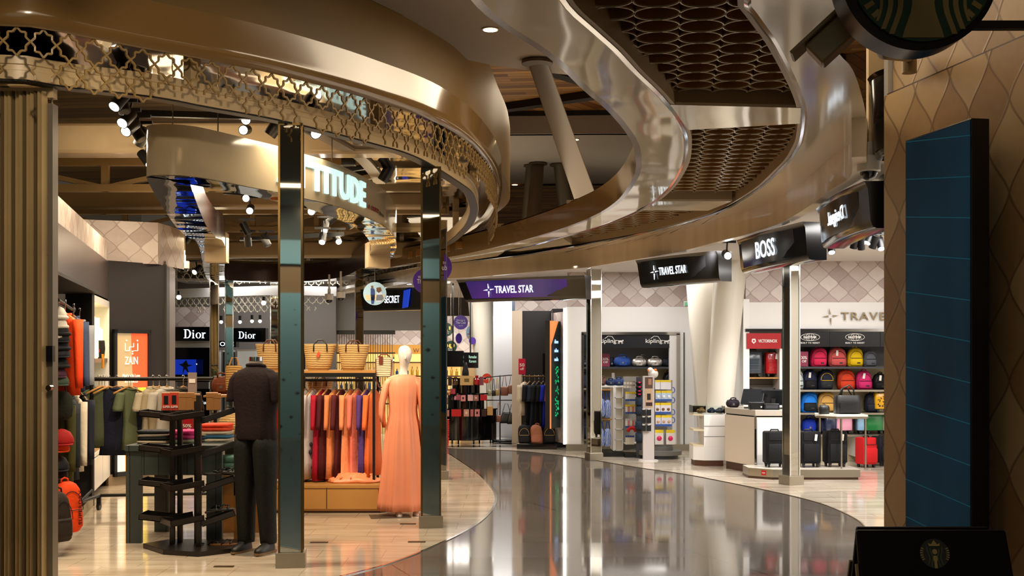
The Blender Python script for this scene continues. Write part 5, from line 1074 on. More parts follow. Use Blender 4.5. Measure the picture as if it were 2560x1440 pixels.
def folded(label, x, D, z, w, h, n, cols, d=.28, rz=0, group='folded clothes on the grey plank table'):
    t = thing('folded_clothes', label, 'folded clothes', (X(x, D), D, z), rz, group); r_ = random.Random(x)
    for i in range(n):
        hh = h/n; zz = hh*i; MB().loft([sup(w*a*r_.uniform(.96, 1.03), d*a, zz+hh*q, 20, 4, r_.uniform(-.008, .008)) for a, q in ((.94, 0), (1, .2), (1.01, .5), (1, .8), (.93, 1))]).build('folded_layer', fab(cols[i % len(cols)]), t, smooth='all')
for a in ((388, 11.2, .89, .3, .12, 4, ('#b9a88c', '#191a1f', '#8c8271', '#14151a'), 'stack of beige and black folded tops at the left of the table'), (425, 11.3, .89, .26, .11, 4, ('#c9bda6', '#22242c', '#1b1c22', '#c2b49a'), 'second stack of dark and cream folded tops'), (463, 11.2, .89, .22, .12, 3, ('#8d8f78', '#c43a7a', '#d12f79'), 'stack topped with magenta folded tops'), (508, 11.4, .89, .2, .08, 3, ('#54614f', '#274763', '#848b6b'), 'low stack of green and blue folded tops'), (543, 11.4, .89, .28, .17, 5, ('#b7ab92', '#2a5a7a', '#b8ad94', '#d14421', '#d8401c'), 'stack topped with bright orange red folded tops')):
    folded(a[7], a[0], a[1], a[2], a[3], a[4], a[5], a[6])
folded('pale green folded towels on the small wood table', 580, 11.2, .6, .26, .17, 3, ('#51796b', '#5c8577', '#527c6c'), group='towels')
sale_card((X(468, 11.6), 11.6, .93), 'red 50% sale card standing among the folded tops', 0, .16, .12, '50%', 'off', '#a01c22')
# pouches on the cross body rack, straw goods left of the mannequin
t = thing('straw_hat', 'round woven straw hat hanging behind the maroon shirted mannequin', 'hat', (X(582, 12.3), 12.3, Z(1065, 12.3)), 0); n_ = MB().lathe([(.001, -.02), (.06, -.02), (.075, .0), (.08, .03), (.16, .035), (.16, .04)], n=28); n_.v = [(a, c, b) for a, b, c in n_.v]; M_STRAW = None
def straw(name, a='#d6b273', b='#8c6431'):
    n = NT(name); tc = n.n('ShaderNodeTexCoord', 3); s = n.n('ShaderNodeSeparateXYZ', 0, None, Vector=tc); z = s.node.outputs[2]
    wv = n.n('ShaderNodeTexNoise', 0, None, Vector=tc, Scale=6.); rr = n.math('FRACT', n.math('MULTIPLY', n.math('ADD', z, n.math('MULTIPLY', wv, .02)), 42.)); e = n.math('ABSOLUTE', n.math('SUBTRACT', rr, .5))
    no = n.n('ShaderNodeTexNoise', 0, None, Vector=tc, Scale=70.); h = n.math('ADD', n.math('MULTIPLY', e, -1.6), n.math('MULTIPLY', no, .5))
    n.set(Base__Color=n.mix(n.math('ADD', n.math('MULTIPLY', n.math('POWER', n.math('MULTIPLY', e, 2.), 3.), .8), n.math('MULTIPLY', no, .35), 0, True), c4(a), c4(b)), Roughness=.7); n.bump(h, .6, .01); return n.m
M_STRAW = straw('woven_straw'); n_.build('brim', M_STRAW, t, smooth='all')
def tote(label, x, zb, D, w, h, rz=0, strap='#5a2c16', lean=0., tagc=None):
    t = thing('straw_basket', label, 'basket', (X(x, D), D, zb), rz, 'straw baskets on the rack shelf')
    rings = [ripple_ring(w*a, w*.62*a, h*z, .008, 5, x, 30, 2.3, cx=lean*z) for a, z in ((.62, 0), (.72, .04), (.80, .3), (.89, .6), (1.0, .94), (1.02, 1.0), (.98, 1.01), (.95, .97), (.8, .5), (.68, .06))]
    MB().loft(rings, cap=True).build('body', M_STRAW, t, smooth='all'); m = mat('strap_'+strap[1:], strap, .45)
    for q, yy in ((-1, -.26), (1, .22)):
        MB().tube([(lean-w*.2, w*yy*1.15, h*.72), (lean-w*.19, w*yy*1.15, h*.98), (lean-w*.08, w*yy, h*1.16), (lean+w*.08, w*yy, h*1.17), (lean+w*.2, w*yy*1.15, h*.98), (lean+w*.21, w*yy*1.15, h*.72)], .0075, 6).build('handle', m, t, smooth='all')
    if tagc: MB().box((lean-.02, -w*.36, h*.6), (.03, .005, .06), ry=.4).build('paper_tag', mat('tag_orange', tagc, .5), t)
    return t
pz = .31; PD = 12.95
# wooden platform
px0, px1 = X(560, PD), X(948, PD)
pf = thing('wooden_platform', 'low oak platform with drawer fronts carrying the rack of long dresses', 'platform')
MB().prism([(px0, PD), (px1, PD), (px1+.28, PD+.42), (px1+.28, PD+1.3), (px0, PD+1.3)], .03, pz).build('body', M_OAK, pf, bevel=.003)
MB().prism([(px0, PD-.012), (px1-.01, PD-.012), (px1-.01, PD), (px0, PD)], .05, pz-.045).build('drawer_front', M_OAK, pf)
MB().bb(X(817, PD)-.004, X(817, PD)+.004, PD-.016, PD, .05, pz-.03).bb(px0, px1, PD-.014, PD, pz-.045, pz-.038).build('drawer_gap', M_DARKW, pf); MB().bb(px0, px1, PD+.02, PD+.1, 0, .03).build('plinth', M_DARKW, pf)
# rack with shelf
D2 = 13.35; rx0, rx1 = X(648, D2), X(943, D2); zs = 1.545
r2 = thing('dress_rack', 'black rack with an oak shelf on top, standing on the wooden platform', 'clothes rack')
MB().bb(rx0, rx1, D2-.2, D2+.2, zs-.03, zs).build('shelf_board', M_OAK, r2); g = MB()
for xx in (rx0+.02, rx1-.015):
    for yy in (-.19, .19): g.bb(xx-.014, xx+.014, D2+yy-.014, D2+yy+.014, pz, zs-.03)
g.bb(rx0, rx1, D2-.2, D2-.18, zs-.075, zs-.03).bb(rx0, rx1, D2+.18, D2+.2, zs-.075, zs-.03); g.build('frame', M_BLACK, r2); MB().tube([(rx0, D2, 1.43), (rx1, D2, 1.43)], .014, 10).build('hanging_rail', M_BLACK, r2); MB().bb(rx0, rx1, D2-.2, D2-.188, 1.44, 1.45).build('lower_bar', M_BLACK, r2)
sB = F/D2
tote('straw basket with brown leather handles at the left end of the rack shelf', 678, zs, D2-.02, .34, .285)
tote('straw basket with a loose black strap and red tag right of the mirrored column', 796, zs, D2-.02, .36, .285, .15, '#1a1512', .02, '#d14a22')
tote('straw basket with a hanging brown leather flap at the centre of the shelf', 882, zs, D2-.02, .35, .28, -.1, '#4a2110', .015)
MB().box((X(868, D2), D2-.17, 1.70), (.03, .008, .2), ry=.35).build('leather_flap', mat('strap_4a2110'), bpy.data.objects['straw_basket.002']) if False else None
tote('second straw basket standing lower behind the dress rack', 800, 1.16, D2+.35, .3, .27, .3)
t = thing('crossbody_bag', 'small woven crossbody bag with brown leather strap at the right end of the rack', 'bag', (X(962, D2), D2-.1, Z(940, D2))); MB().loft([sup(.165*a, .07, .21*z, 20, 6) for a, z in ((.95, 0), (1, .05), (1, .95), (.95, 1))]).build('body', straw('woven_pale', '#d9cfae', '#9a8a62'), t, smooth=True); MB().tube([(-.08, -.01, .19), (-.09, -.03, -.02), (-.05, -.05, -.12), (.03, -.05, -.13), (.08, -.03, -.02), (.085, -.01, .18)], .008, 6).tube([(-.08, 0, .19), (-.03, 0, .24), (.04, 0, .24), (.08, 0, .19)], .008, 6).build('strap', mat('strap_6a2a14', '#6a2a14', .45), t, smooth='all'); MB().bb(-.05, -.005, -.045, -.035, .13, .22).build('buckle_flap', MATS['strap_6a2a14'], t)
# left straw bags at (545..600, 905..1000)
t = thing('straw_bag', 'open mesh straw bag left of the maroon shirted mannequin', 'bag', (X(585, 12.6), 12.6, Z(975, 12.6)), .2); MB().loft([sup(.17*a, .1*a, .27*z, 20, 4) for a, z in ((.95, 0), (1, .1), (1.02, .85), (.9, .95))]).build('body', straw('mesh_straw', '#c99a4a', '#6b451c'), t, smooth=True); MB().tube([(-.05, 0, .25), (-.02, 0, .34), (.03, 0, .34), (.05, 0, .25)], .008, 6).build('handle', M_HANG, t)
duffel('tan leather handbag behind the shoe boxes', (X(556, 12.8), 12.8, Z(985, 12.8)), w=.22, h=.2, d=.12, col='#6b3415'); tag(MB().bb(X(520, 12.9), X(600, 12.9), 12.7, 13.1, Z(987, 12.9)-.02, Z(987, 12.9)).build('wall_shelf', M_OAK), 'short oak shelf holding the tan leather handbag', 'shelf')
t = thing('bangle_stand', 'tall stand stacked with golden woven bangles behind the maroon shirted mannequin', 'jewellery stand', (X(690, 13.3), 13.9, Z(1100, 13.9))); 
for i in range(12): MB().cyl((0, 0, .05+i*.06), .085, .05, 16).build('bangle', M_STRAW, t)
# long dresses on the rack
DR_ = [(747, '#a3142a', 'crimson long dress half hidden behind the mirrored column', 1.02, {}), (764, '#d8d0cc', 'off-white kaftan with blue tassels nearest the mirrored column', 1.0, {'dots': '#1f5f9a'}), (781, '#cdc6c8', 'pale kaftan with black tassels, second of the white ones', .98, {'dots': '#26242c'}), (805, '#a8102c', 'crimson kaftan with blue tassels beside the white ones', 1.0, {'dots': '#1d3f86'}), (820, '#4a1216', 'dark maroon long dress after the crimson one', .98, {}), (838, '#dc8250', 'apricot long dress between the two maroon ones', .98, {}), (855, '#4c1318', 'second dark maroon long dress', .96, {}), (875, '#e08a5c', 'apricot kaftan left of the salmon pink one', .94, {'pool': True}), (894, '#d9705c', 'salmon pink kaftan with flowing sleeve', .94, {'pool': True}), (917, '#4c3273', 'purple long dress near the right end of the rack', .96, {}), (934, '#d9662e', 'orange long dress at the right end of the rack', .95, {}), (700, '#b01a22', 'red long dress seen left of the nearest mirrored column', .98, {})]
for i, (x, c_, lb, L, kw) in enumerate(DR_):
    D_ = D2+.0; garment('long_dress', lb, 'dress', (X(x, D_), D_, 1.44), 1.25, .34, L, .075, c_, .38, 1.12, .06, 'long dresses hanging on the black rack', random.Random(x), collar=False, sw=.05, **kw)
t = thing('draped_fabric', 'pile of apricot fabric pooled on the wooden platform below the dresses', 'fabric', (X(885, D2-.12), D2-.12, pz)); R_ = random.Random(8)
MB().loft([ripple_ring(.62*a, .3*a, z, .10, 5, z*30, 40, 2, cx=.02*math.sin(z*90)) for a, z in ((1, 0), (1.05, .02), (.85, .05), (.7, .06), (.6, .095), (.3, .11), (.05, .105))]).build('cloth', mat('satin_apricot', '#e08a5c', .4, bump=.6, bscale=9), t, smooth='all')
# --- female mannequin
fm = thing('dress_mannequin', 'glossy white egg-headed mannequin in a long coral batwing gown and heels', 'mannequin', (X(1008, 12.8), 12.8, 0), .15); M_MQ = mat('mannequin_gloss', '#e6dcd2', .1, coat=.6)
MB().loft([sup(a, b, z, 24, 2.1, cx, cy) for a, b, z, cx, cy in ((.20, .15, 1.38, 0, 0), (.16, .13, 1.46, 0, 0), (.095, .1, 1.50, .0, .0), (.085, .095, 1.56, .005, -.005), (.09, .11, 1.60, .01, -.012), (.115, .15, 1.64, .015, -.022), (.14, .18, 1.69, .018, -.025), (.15, .19, 1.735, .018, -.022), (.135, .172, 1.775, .018, -.015), (.09, .12, 1.803, .018, -.01), (.03, .04, 1.815, .018, -.01))]).build('head', M_MQ, fm, smooth='all')
MB().loft([ripple_ring(.022, .05, 1.665, 0, 3, 0, 10, 2, .018, -.115), ripple_ring(.014, .03, 1.69, 0, 3, 0, 10, 2, .018, -.112), ripple_ring(.006, .012, 1.715, 0, 3, 0, 10, 2, .018, -.108)]).build('nose', M_MQ, fm, smooth='all')
M_CORAL = mat('coral_satin', '#e6906c', .48, bump=.3, bscale=5, spec=.4)
gr = []
for z, w_, d_, am, cx in ((1.505, .12, .11, 0, 0), (1.49, .24, .16, .0, 0), (1.46, .35, .19, .01, 0), (1.38, .35, .23, .02, 0), (1.25, .31, .23, .03, 0), (1.12, .29, .22, .05, 0), (1.06, .30, .23, .06, .0), (.95, .34, .26, .09, .0), (.7, .39, .31, .10, .0), (.4, .44, .36, .10, .0), (.15, .48, .40, .11, -.01), (.06, .49, .41, .11, -.01)):
    gr.append(ripple_ring(w_, d_, z, am*.75, 9, .4, 96, 2.1, cx))
MB().loft(gr).build('gown', M_CORAL, fm, smooth='all')
for q in (-1, 1):
    rg_ = []
    for i, (x_, z, w_, d_) in enumerate(((.12, 1.46, .10, .13), (.17, 1.40, .10, .15), (.20, 1.30, .085, .17), (.225, 1.2, .07, .2), (.235, 1.08, .05, .22), (.23, 1.0, .03, .2)) if q < 0 else ((.12, 1.46, .10, .13), (.17, 1.38, .10, .16), (.20, 1.2, .09, .2), (.215, .95, .08, .22), (.22, .6, .06, .2), (.23, .3, .05, .16), (.235, .12, .03, .1))):
        rg_.append(ripple_ring(w_, d_, z, .06, 3, i, 24, 2, q*x_, .0))
    MB().loft(rg_).build('batwing_sleeve', M_CORAL, fm, smooth='all')
MB().tube([(-.28, 0, 1.2)]*1+[(-.19, -.01, 1.2)], .01, 4) if False else None
for q, dx, dy in ((-1, -.05, -.02), (1, .14, .05)):
    MB().loft([ripple_ring(w_, l_, z, 0, 3, 0, 16, 2.2, dx+.0, dy+oy) for w_, l_, z, oy in ((.05, .06, .24, .03), (.045, .055, .16, .03), (.05, .08, .11, .02), (.065, .14, .07, -.01), (.075, .2, .035, -.05), (.08, .22, .012, -.06), (.07, .2, .0, -.06))]).build('foot', M_MQ, fm, smooth='all')
    MB().tube([(dx, dy+.055, .09), (dx, dy+.065, 0)], .008, 8).build('shoe_heel', mat('heel_white', '#d8d0c8', .2), fm)
# --- male mannequin
mm = thing('menswear_mannequin', 'headless mannequin in maroon polo shirt, dark green trousers and black shoes', 'mannequin', (X(640, 10.35), 10.35, 0), -.35)
M_MAR = fab('#180608'); M_TRS = fab('#0c0d07')
MB().loft([sup(a, b, z, 24, 2.2) for a, b, z in ((.13, .13, 1.585, ), (.115, .12, 1.60), (.11, .115, 1.66))]).build('neck', mat('mannequin_grey', '#8d8478', .5), mm, smooth=True); MB().cyl((0, 0, 1.675), .06, .035, 24).build('neck_cap', M_CHROME, mm, smooth=True)
tr = [ripple_ring(w_, d_, z, am, 6, 1, 48, 2.5) for z, w_, d_, am in ((1.62, .13, .13, 0), (1.60, .18, .16, 0), (1.575, .32, .20, 0), (1.53, .40, .23, 0), (1.45, .42, .25, .005), (1.35, .41, .25, .01), (1.22, .37, .24, .02), (1.1, .36, .25, .025), (1.0, .38, .27, .03), (.985, .37, .26, .03))]
MB().loft(tr).build('polo_shirt', M_MAR, mm, smooth='all'); MB().tube([(.075*math.cos(a), .07*math.sin(a), 1.615-.01*math.sin(a)) for a in [2*PI*i/18 for i in range(18)]], .016, 8, closed=True).build('collar', M_MAR, mm, smooth='all')
for q in (-1, 1):
    MB().loft([ripple_ring(w_, d_, z, .02, 3, 0, 20, 2, q*x_, 0) for w_, d_, z, x_ in ((.10, .15, 1.56, .15), (.13, .16, 1.50, .185), (.13, .155, 1.42, .205), (.125, .15, 1.33, .22), (.12, .145, 1.305, .222))]).build('shirt_sleeve', M_MAR, mm, smooth='all')
    MB().loft([ripple_ring(w_, d_, z, .02, 4, q, 24, 2.2, q*x_, y_) for z, w_, d_, x_, y_ in ((1.03, .19, .24, .085, 0), (.9, .2, .25, .09, 0), (.7, .185, .22, .095, 0), (.5, .165, .19, .1, .0), (.3, .145, .17, .105, .01), (.12, .135, .16, .11, .02), (.09, .13, .15, .11, .02))]).build('trouser_leg', M_TRS, mm, smooth='all')
    MB().loft([sup(w_, l_, z, 20, 2.6, q*.115, oy) for w_, l_, z, oy in ((.095, .27, .02, -.045), (.10, .28, .035, -.045), (.095, .26, .06, -.04), (.08, .17, .085, .0), (.07, .12, .11, .015))]).build('shoe', mat('shoe_black', '#0c0b0a', .5), mm, smooth='all'); MB().loft([sup(.1, .285, z, 20, 2.6, q*.115, -.045) for z in (.012, .03)]).build('shoe_sole', mat('sole_tan', '#7a5a34', .6), mm)
MB().cyl((0, 0, .006), .2, .012, 40).build('base_disc', mat('base_glass', '#9a9488', .08, .4), mm, smooth=True)
t = thing('yellow_tub', 'small yellow fabric tub with a blue panel by the lit poster', 'basket', (X(352, 13.6), 13.8, .95)); MB().lathe([(.07, 0), (.1, .12), (.095, .12), (.07, .01)], n=20).build('tub', fab('#c9a41a'), t, smooth='all'); MB().box((-.08, -.05, .06), (.04, .03, .11)).build('blue_panel', fab('#1f3aa0'), t)
# ---------------------------------------------------------------- kipling niche (D 21.5)
KD = 21.5; sK = F/KD
def kx(x): return X(x, KD)
ni = thing('display_niche', 'recessed shelf niche with black kipling header and chrome frame in the white wall', 'shelving', (0, KD, 0))
nx0, nx1 = 1.275, kx(1692)
MB().bb(nx0, nx1, .62, .65, .1, 2.1).build('back_panel', mat('niche_cream', '#dccba0', .55), ni); MB().bb(nx0, nx1, .60, .62, 1.5, 1.85).build('upper_back_panel', mat('niche_grey', '#55524f', .5), ni)
MB().bb(nx0-.03, nx0+.01, -.04, .62, .1, 2.1).bb(nx1-.01, nx1+.05, -.04, .62, .1, 2.1).bb(nx0-.03, nx1+.05, -.04, .0, 2.08, 2.13).build('chrome_frame', M_CHROME, ni)
MB().bb(nx0, nx1, -.0, .04, 1.845, 2.08).build('header_panel', mat('kipling_black', '#15161b', .25), ni)
KZ = (1.505, 1.12, .75, .2)
for k, z in enumerate(KZ): MB().bb(nx0, nx1, .1, .62, z-.035, z).build('shelf', M_SHG if k == 0 else M_STEEL, ni)
for cx in (kx(1520), kx(1635)):
    text('kipling', .30, .095, M_WHITEP, ni, (cx, -.006, 1.96), bold=.01); g = MB(); bx = cx+.17
    g.tube([(cx-.06, -.006, 2.01), (cx, -.006, 2.055), (cx+.07, -.006, 2.05), (cx+.12, -.006, 1.98), (bx+.02, -.006, 1.975)], .006, 6).box((bx+.05, -.006, 1.965), (.07, .008, .025)).sph((bx+.095, -.006, 1.975), .015, 8)
    for q in (.02, .04, .065, .085): g.bar((bx+q, -.006, 1.96), (bx+q+(.01 if q > .05 else -.01), -.006, 1.92), .009)
    g.build('monkey_emblem', M_WHITEP, ni)
MB().bb(kx(1408), kx(1414.5), KD-.035, KD-.02, .12, 2.56).build('trim_9', mat('led_strip', '#fff8ee', .5, emit=5), kind='structure')
GK = 'bags on the top shelf of the kipling niche'; yk = KD+.3; sk = F/yk
for (x, wp, hp, col, mt, lb) in ((1462, 16, 24, '#1c2238', 0, 'navy checked bag at the left end of the kipling top shelf'), (1530, 22, 22, '#12203f', 0, 'dark blue bag half behind the bright blue one'), (1556, 42, 28, '#2b4d9c', 0, 'bright blue shoulder bag on the kipling top shelf'), (1598, 36, 24, '#c9c0b8', 1, 'silver metallic bag in the middle of the kipling top shelf'), (1609, 26, 28, '#6b645c', 1, 'dark pewter bag standing behind the silver ones'), (1637, 38, 24, '#cfc7bf', 1, 'second silver metallic bag with a flap on the kipling top shelf'), (1671, 34, 23, '#141824', 0, 'black navy bag at the right end of the kipling top shelf')):
    duffel(lb, (X(x, yk), yk+(.12 if 'behind' in lb else 0), KZ[0]), w=wp/sk, h=hp/sk*.95, d=.2, col=col, metal=mt, group=GK)
sale_card((X(1513, yk), yk-.05, KZ[0]), 'pink 30% Off card on the kipling top shelf', 0, .235, .155)
for (x, k, col, lb) in ((1462, 1, '#252c44', 'navy patterned backpack in the second row at the left of the niche'), (1462, 2, '#20263a', 'navy patterned backpack in the third row at the left of the niche'), (1462, 3, '#262b38', 'large grey navy backpack at the bottom left of the niche'), (1672, 1, '#16181f', 'black backpack at the right of the second niche shelf')):
    backpack(lb, (X(x, yk), yk, KZ[k]), w=.2, h=.3 if k < 3 else .48, d=.2, col=col, group='backpacks inside the kipling niche')
# gondola with white grid side and hanging blue bags
gd = thing('display_gondola', 'white gondola with a cream slotted end panel, flat top and wooden pegs', 'display stand', (X(1528, 20.4), 20.4, 0)); sg_ = 20.4/F
MB().bb(-.26, .2, -.2, .5, 0, .08).build('plinth', M_BLACK, gd); MB().bb(-.27, .2, -.12, .4, 1.17, 1.2).build('top', M_WHITE, gd)
MB().bb(.02, .05, -.15, .45, .1, 1.17).build('side_panel', M_WHITE, gd); MB().bb(.05, .19, -.12, -.1, .1, 1.17).build('slotted_panel', mat('slot_cream', '#d8d0bf', .5), gd); g = MB()
for i in range(7): g.bb(.05, .19, -.15, -.12, .1+i*.178, .115+i*.178)
g.bb(.05, .065, -.15, -.12, .1, 1.17).bb(.175, .19, -.15, -.12, .1, 1.17); g.build('grid_ribs', M_WHITE, gd)
for z in (1.12, .62): MB().bb(-.26, .0, -.14, -.11, z, z+.02).build('peg_rail', M_OAK, gd)
for (x, z, lb) in ((-.18, 1.1, 'blue zebra striped bag on the upper peg rail, left'), (-.08, 1.08, 'blue zebra striped bag on the upper peg rail, right'), (-.19, .6, 'blue zebra striped bag on the lower peg rail, left'), (-.08, .6, 'blue zebra striped bag on the lower peg rail, right')):
    t = thing('hanging_bag', lb, 'bag', (X(1528, 20.4)+x, 20.18, z), .2, 'blue striped bags hanging on the gondola'); n_ = MATS.get('zebra_blue')
    if not n_:
        n = NT('zebra_blue'); tc = n.n('ShaderNodeTexCoord', 3); wv = n.n('ShaderNodeTexWave', 0, None, Vector=tc, Scale=14., Distortion=5.); n.set(Base__Color=n.mix(n.math('GREATER_THAN', wv, .5), c4('#1c3c8c'), c4('#a9b8d8')), Roughness=.7); n_ = n.m
    MB().loft([sup(.12*a, .07*a, -.42+.3*q, 16, 2.6) for a, q in ((.6, 0), (.95, .15), (1, .5), (.8, .85), (.5, 1))]).build('body', n_, t, smooth='all'); MB().tube([(-.03, 0, -.13), (-.01, 0, 0), (.02, 0, 0), (.04, 0, -.13)], .009, 6).build('strap', fab('#1c3c8c'), t)
GT = 'small bags and boxes on the gondola top'
for (x, w, h, c_, lb) in ((1506, .1, .14, '#5c3a30', 'brown pouch at the left of the gondola top'), (1526, .17, .11, '#1f2d52', 'dark blue folded pouch on the gondola top'), (1546, .18, .13, '#263a66', 'blue pouch with a red tag at the right of the gondola top')): duffel(lb, (X(x, 20.4), 20.35, 1.2), w=w, h=h, d=.14, col=c_, group=GT)
t = thing('stand_card', 'small grey card on a stem above the gondola top', 'sign', (X(1533, 20.6), 20.6, 1.2)); MB().bb(-.025, .025, -.003, .003, .1, .21).build('card', mat('card_grey', '#8f8a86', .5), t); MB().cyl((0, 0, .05), .004, .1, 6).build('stem', M_STEEL, t)
# accessory gondola: hooks with blister cards
def card(label, x, y, D, w, h, col, top='#e8c800', base=None, blob=None, group='blister packs'):
    t = thing('blister_pack', label, 'packaged accessory', (X(x, D), D, Z(y, D)), 0, group); MB().bb(-w/2, w/2, -.006, .006, -h/2, h/2).build('card', mat('card_'+col[1:], col, .4), t); MB().bb(-w/2, w/2, -.008, .0, h*.3, h/2+.002).build('header_strip', mat('card_'+top[1:], top, .4), t)
    if blob: MB().sph((0, -.012, -h*.08), w*.3, 10, sy=.4).build('blister', mat('blob_'+blob[1:], blob, .25), t, smooth='all')
    if base: MB().bb(-w/2, w/2, -.009, 0, -h/2-.002, -h*.3).build('base_strip', mat('card_'+base[1:], base, .4), t)
    return t
ac = thing('accessory_stand', 'grey accessory stand with hooks of small packets between the gondola and the spinner', 'display stand', (X(1577, 20.2), 20.3, 0))
MB().bb(-.11, .16, .06, .12, .1, 1.35).build('back_panel', mat('stand_mesh', '#8f8b84', .5), ac); MB().bb(-.11, .25, -.25, .3, 0, .06).build('base', M_BLACK, ac); MB().bb(-.11, .16, -.12, .06, .22, .24).build('shelf', M_WHITE, ac)
for k, (y, cols) in enumerate(((991, ('#ece7df',)), (1023, ('#ece1dc', '#d98b6b')), (1058, ('#e4e0dc', '#d68a7a')), (1100, ('#e0d8c0', '#e8e2d8')))):
    for j in range(5 if k < 3 else 4):
        x = 1566+j*5.6; card(['white upright packet number %d from the left, %s row of the accessory stand', ''][0] % (j+1, ('top', 'second', 'third', 'bottom')[k]), x, y, 20.1, .035, .15, cols[j % len(cols)], ('#e8c800', '#e8c800', '#c8c4bc', '#20408c')[k], '#2450a0' if k < 3 else None)
t = thing('travel_pillow', 'red curved travel pillow on the accessory stand above the bottom packets', 'pillow', (X(1579, 20.1), 20.05, Z(1076, 20.1))); MB().tube([(.065*math.cos(a), 0, .065*math.sin(a)-.02) for a in [PI*i/10 for i in range(11)]], .03, 12).build('pillow', fab('#b8201c'), t, smooth='all')
for i, y in enumerate((957, 966)):
    for j in range(4): card('clear packet with sunglasses, %s row, position %d from the left' % (('upper', 'lower')[i], j+1), 1562+j*7.5, y, 20.1, .04, .055, '#cfc4b4', '#8d8070')
g = thing('neck_pillow_display', 'black neck cushions with pink faces hanging left of the advertising totem', 'cushion rack', (X(1598, 19.9), 19.95, 0))
for i, y in enumerate((957, 968, 978, 986)):
    z = Z(y, 19.95); MB().sph((0, 0, z), .055, 12, sz=.6).build('cushion', fab('#15151a'), g, smooth='all'); MB().sph((.005, -.04, z+.004), .026, 10, sz=.55).build('pink_face', fab('#e0206a'), g, smooth='all')
MB().bb(-.04, .05, .03, .06, 0, 1.35).build('post', M_SHG, g)
for z in (.95, .8, .55, .35): MB().loft([sup(.12, .1*a, z-.07+.14*q, 14, 2.6) for a, q in ((.7, 0), (1, .2), (1, .8), (.6, 1))]).build('dark_cushion', fab('#2c3a4c'), g, smooth='all')
t = thing('plush_toy', 'white plush toy with orange ears on top of the spinner stand', 'toy', (X(1633, 19.9), 19.9, Z(944, 19.9))); MB().sph((0, 0, .06), .085, 14, sz=.9).build('body', fab('#e8e4de'), t, smooth='all'); MB().sph((-.05, -.02, .12), .05, 12).build('head', fab('#e8e4de'), t, smooth='all')
for q in (-.075, .03): MB().sph((q, -.03, .12), .03, 8).build('ear', fab('#e8762a'), t, smooth='all')
# advertising totem
to = thing('advertising_totem', 'slim pale totem with picture panels and black wallets in front of the spinner', 'totem', (X(1622, 19.4), 19.45, 0)); sT = 19.45/F
MB().bb(-14*sT, 14*sT, -.03, .05, .02, 1.375).build('column', mat('totem_grey', '#cdc4c2', .3), to, bevel=.004); MB().lathe([(.001, 0), (.16, 0), (.16, .018), (.001, .022)], n=32).build('round_foot', M_WHITE, to, smooth=True)
def tp(x0, x1, y0, y1, c_, nm, yy=-.036): MB().bb((x0-1622)*sT, (x1-1622)*sT, yy, -.03, Z(y1, 19.4), Z(y0, 19.4)).build(nm, mat('totem_'+c_[1:], c_, .4), to)
tp(1613, 1632, 943, 971, '#5a4436', 'photo_panel'); tp(1613, 1632, 972, 1019, '#c9a98a', 'beige_panel'); tp(1618, 1627, 984, 1000, '#1c1a1a', 'phone_picture', -.04); tp(1615, 1631, 1006, 1015, '#3a1a18', 'wallet_picture', -.04); tp(1621, 1629, 947, 962, '#b57f62', 'hand_picture', -.04)
for i, y in enumerate((1031, 1050, 1070)):
    for j, x in enumerate((1609, 1622)):
        t = thing('wallet_pack', 'black wallet pack, %s row, %s of the totem grid' % (('top', 'middle', 'bottom')[i], ('left', 'right')[j]), 'wallet', (X(x, 19.35), 19.35, Z(y, 19.35)), 0, 'black wallet packs on the totem'); MB().bb(-.037, .037, -.015, .015, -.05, .05).build('case', mat('wallet_black', '#141414', .35), t, bevel=.004); MB().bb(-.02, .02, -.02, .0, .045, .06).build('hang_tab', M_WHITE, t)
# spinner with packets
sn = thing('spinner_stand', 'grey round tiered spinner stand loaded with yellow topped packets', 'display stand', (X(1650, 20.0), 20.0, 0))
MB().lathe([(.001, 0), (.30, 0), (.30, .05), (.001, .05)], n=36).build('floor_disc', M_SHG, sn, smooth=True); MB().lathe([(.001, .05), (.36, .06), (.36, .13), (.22, .14), (.22, .2), (.001, .2)], n=36).build('round_base', mat('spinner_grey', '#6f6e6a', .4), sn, smooth=True); MB().bb(-.18, .2, -.05, .02, .2, 1.3).build('core_panel', mat('stand_mesh'), sn)
pk = [('#e8e6ea', '#e8c800', None, None), ('#bcd0e6', '#e8c800', '#2450a0', '#e8e6ea'), ('#e6e2e8', '#e8c800', '#2450a0', '#7a5030'), ('#d9d6e0', '#e8c800', '#2450a0', '#c9a080'), ('#e8e4dc', '#e8c800', None, '#e0206a')]
nmr = ('top', 'second', 'third', 'fourth', 'bottom')
for k, y in enumerate((962, 990, 1021, 1052, 1093)):
    for j, x in enumerate((1644, 1658, 1671) if k < 4 else (1648, 1676)):
        c_, tp_, bs_, bl = pk[k]; card('packet with yellow header, %s row of the spinner, %s' % (nmr[k], ('left', 'centre', 'right')[j] if k < 4 else ('left', 'right')[j]), x+(k % 2)*1.5, y, 19.8, .085 if k < 4 else .14, (.15, .17, .18, .18, .24)[k], c_, tp_, bs_, bl, 'packets on the spinner stand')
for k, y in enumerate((975, 1000, 1030, 1050)):
    t = thing('ring_toy', 'translucent violet ring packet at the right edge of the spinner stand, %s' % ('topmost', 'second from top', 'third from top', 'lowest')[k], 'packaged accessory', (X(1682, 20), 19.98, Z(y, 20))); MB().tube([(.03*math.cos(a), 0, .045*math.sin(a)) for a in [2*PI*i/12 for i in range(12)]], .01, 6, closed=True).build('ring', mat('violet_plastic', '#6a78b8', .3), t, smooth='all')
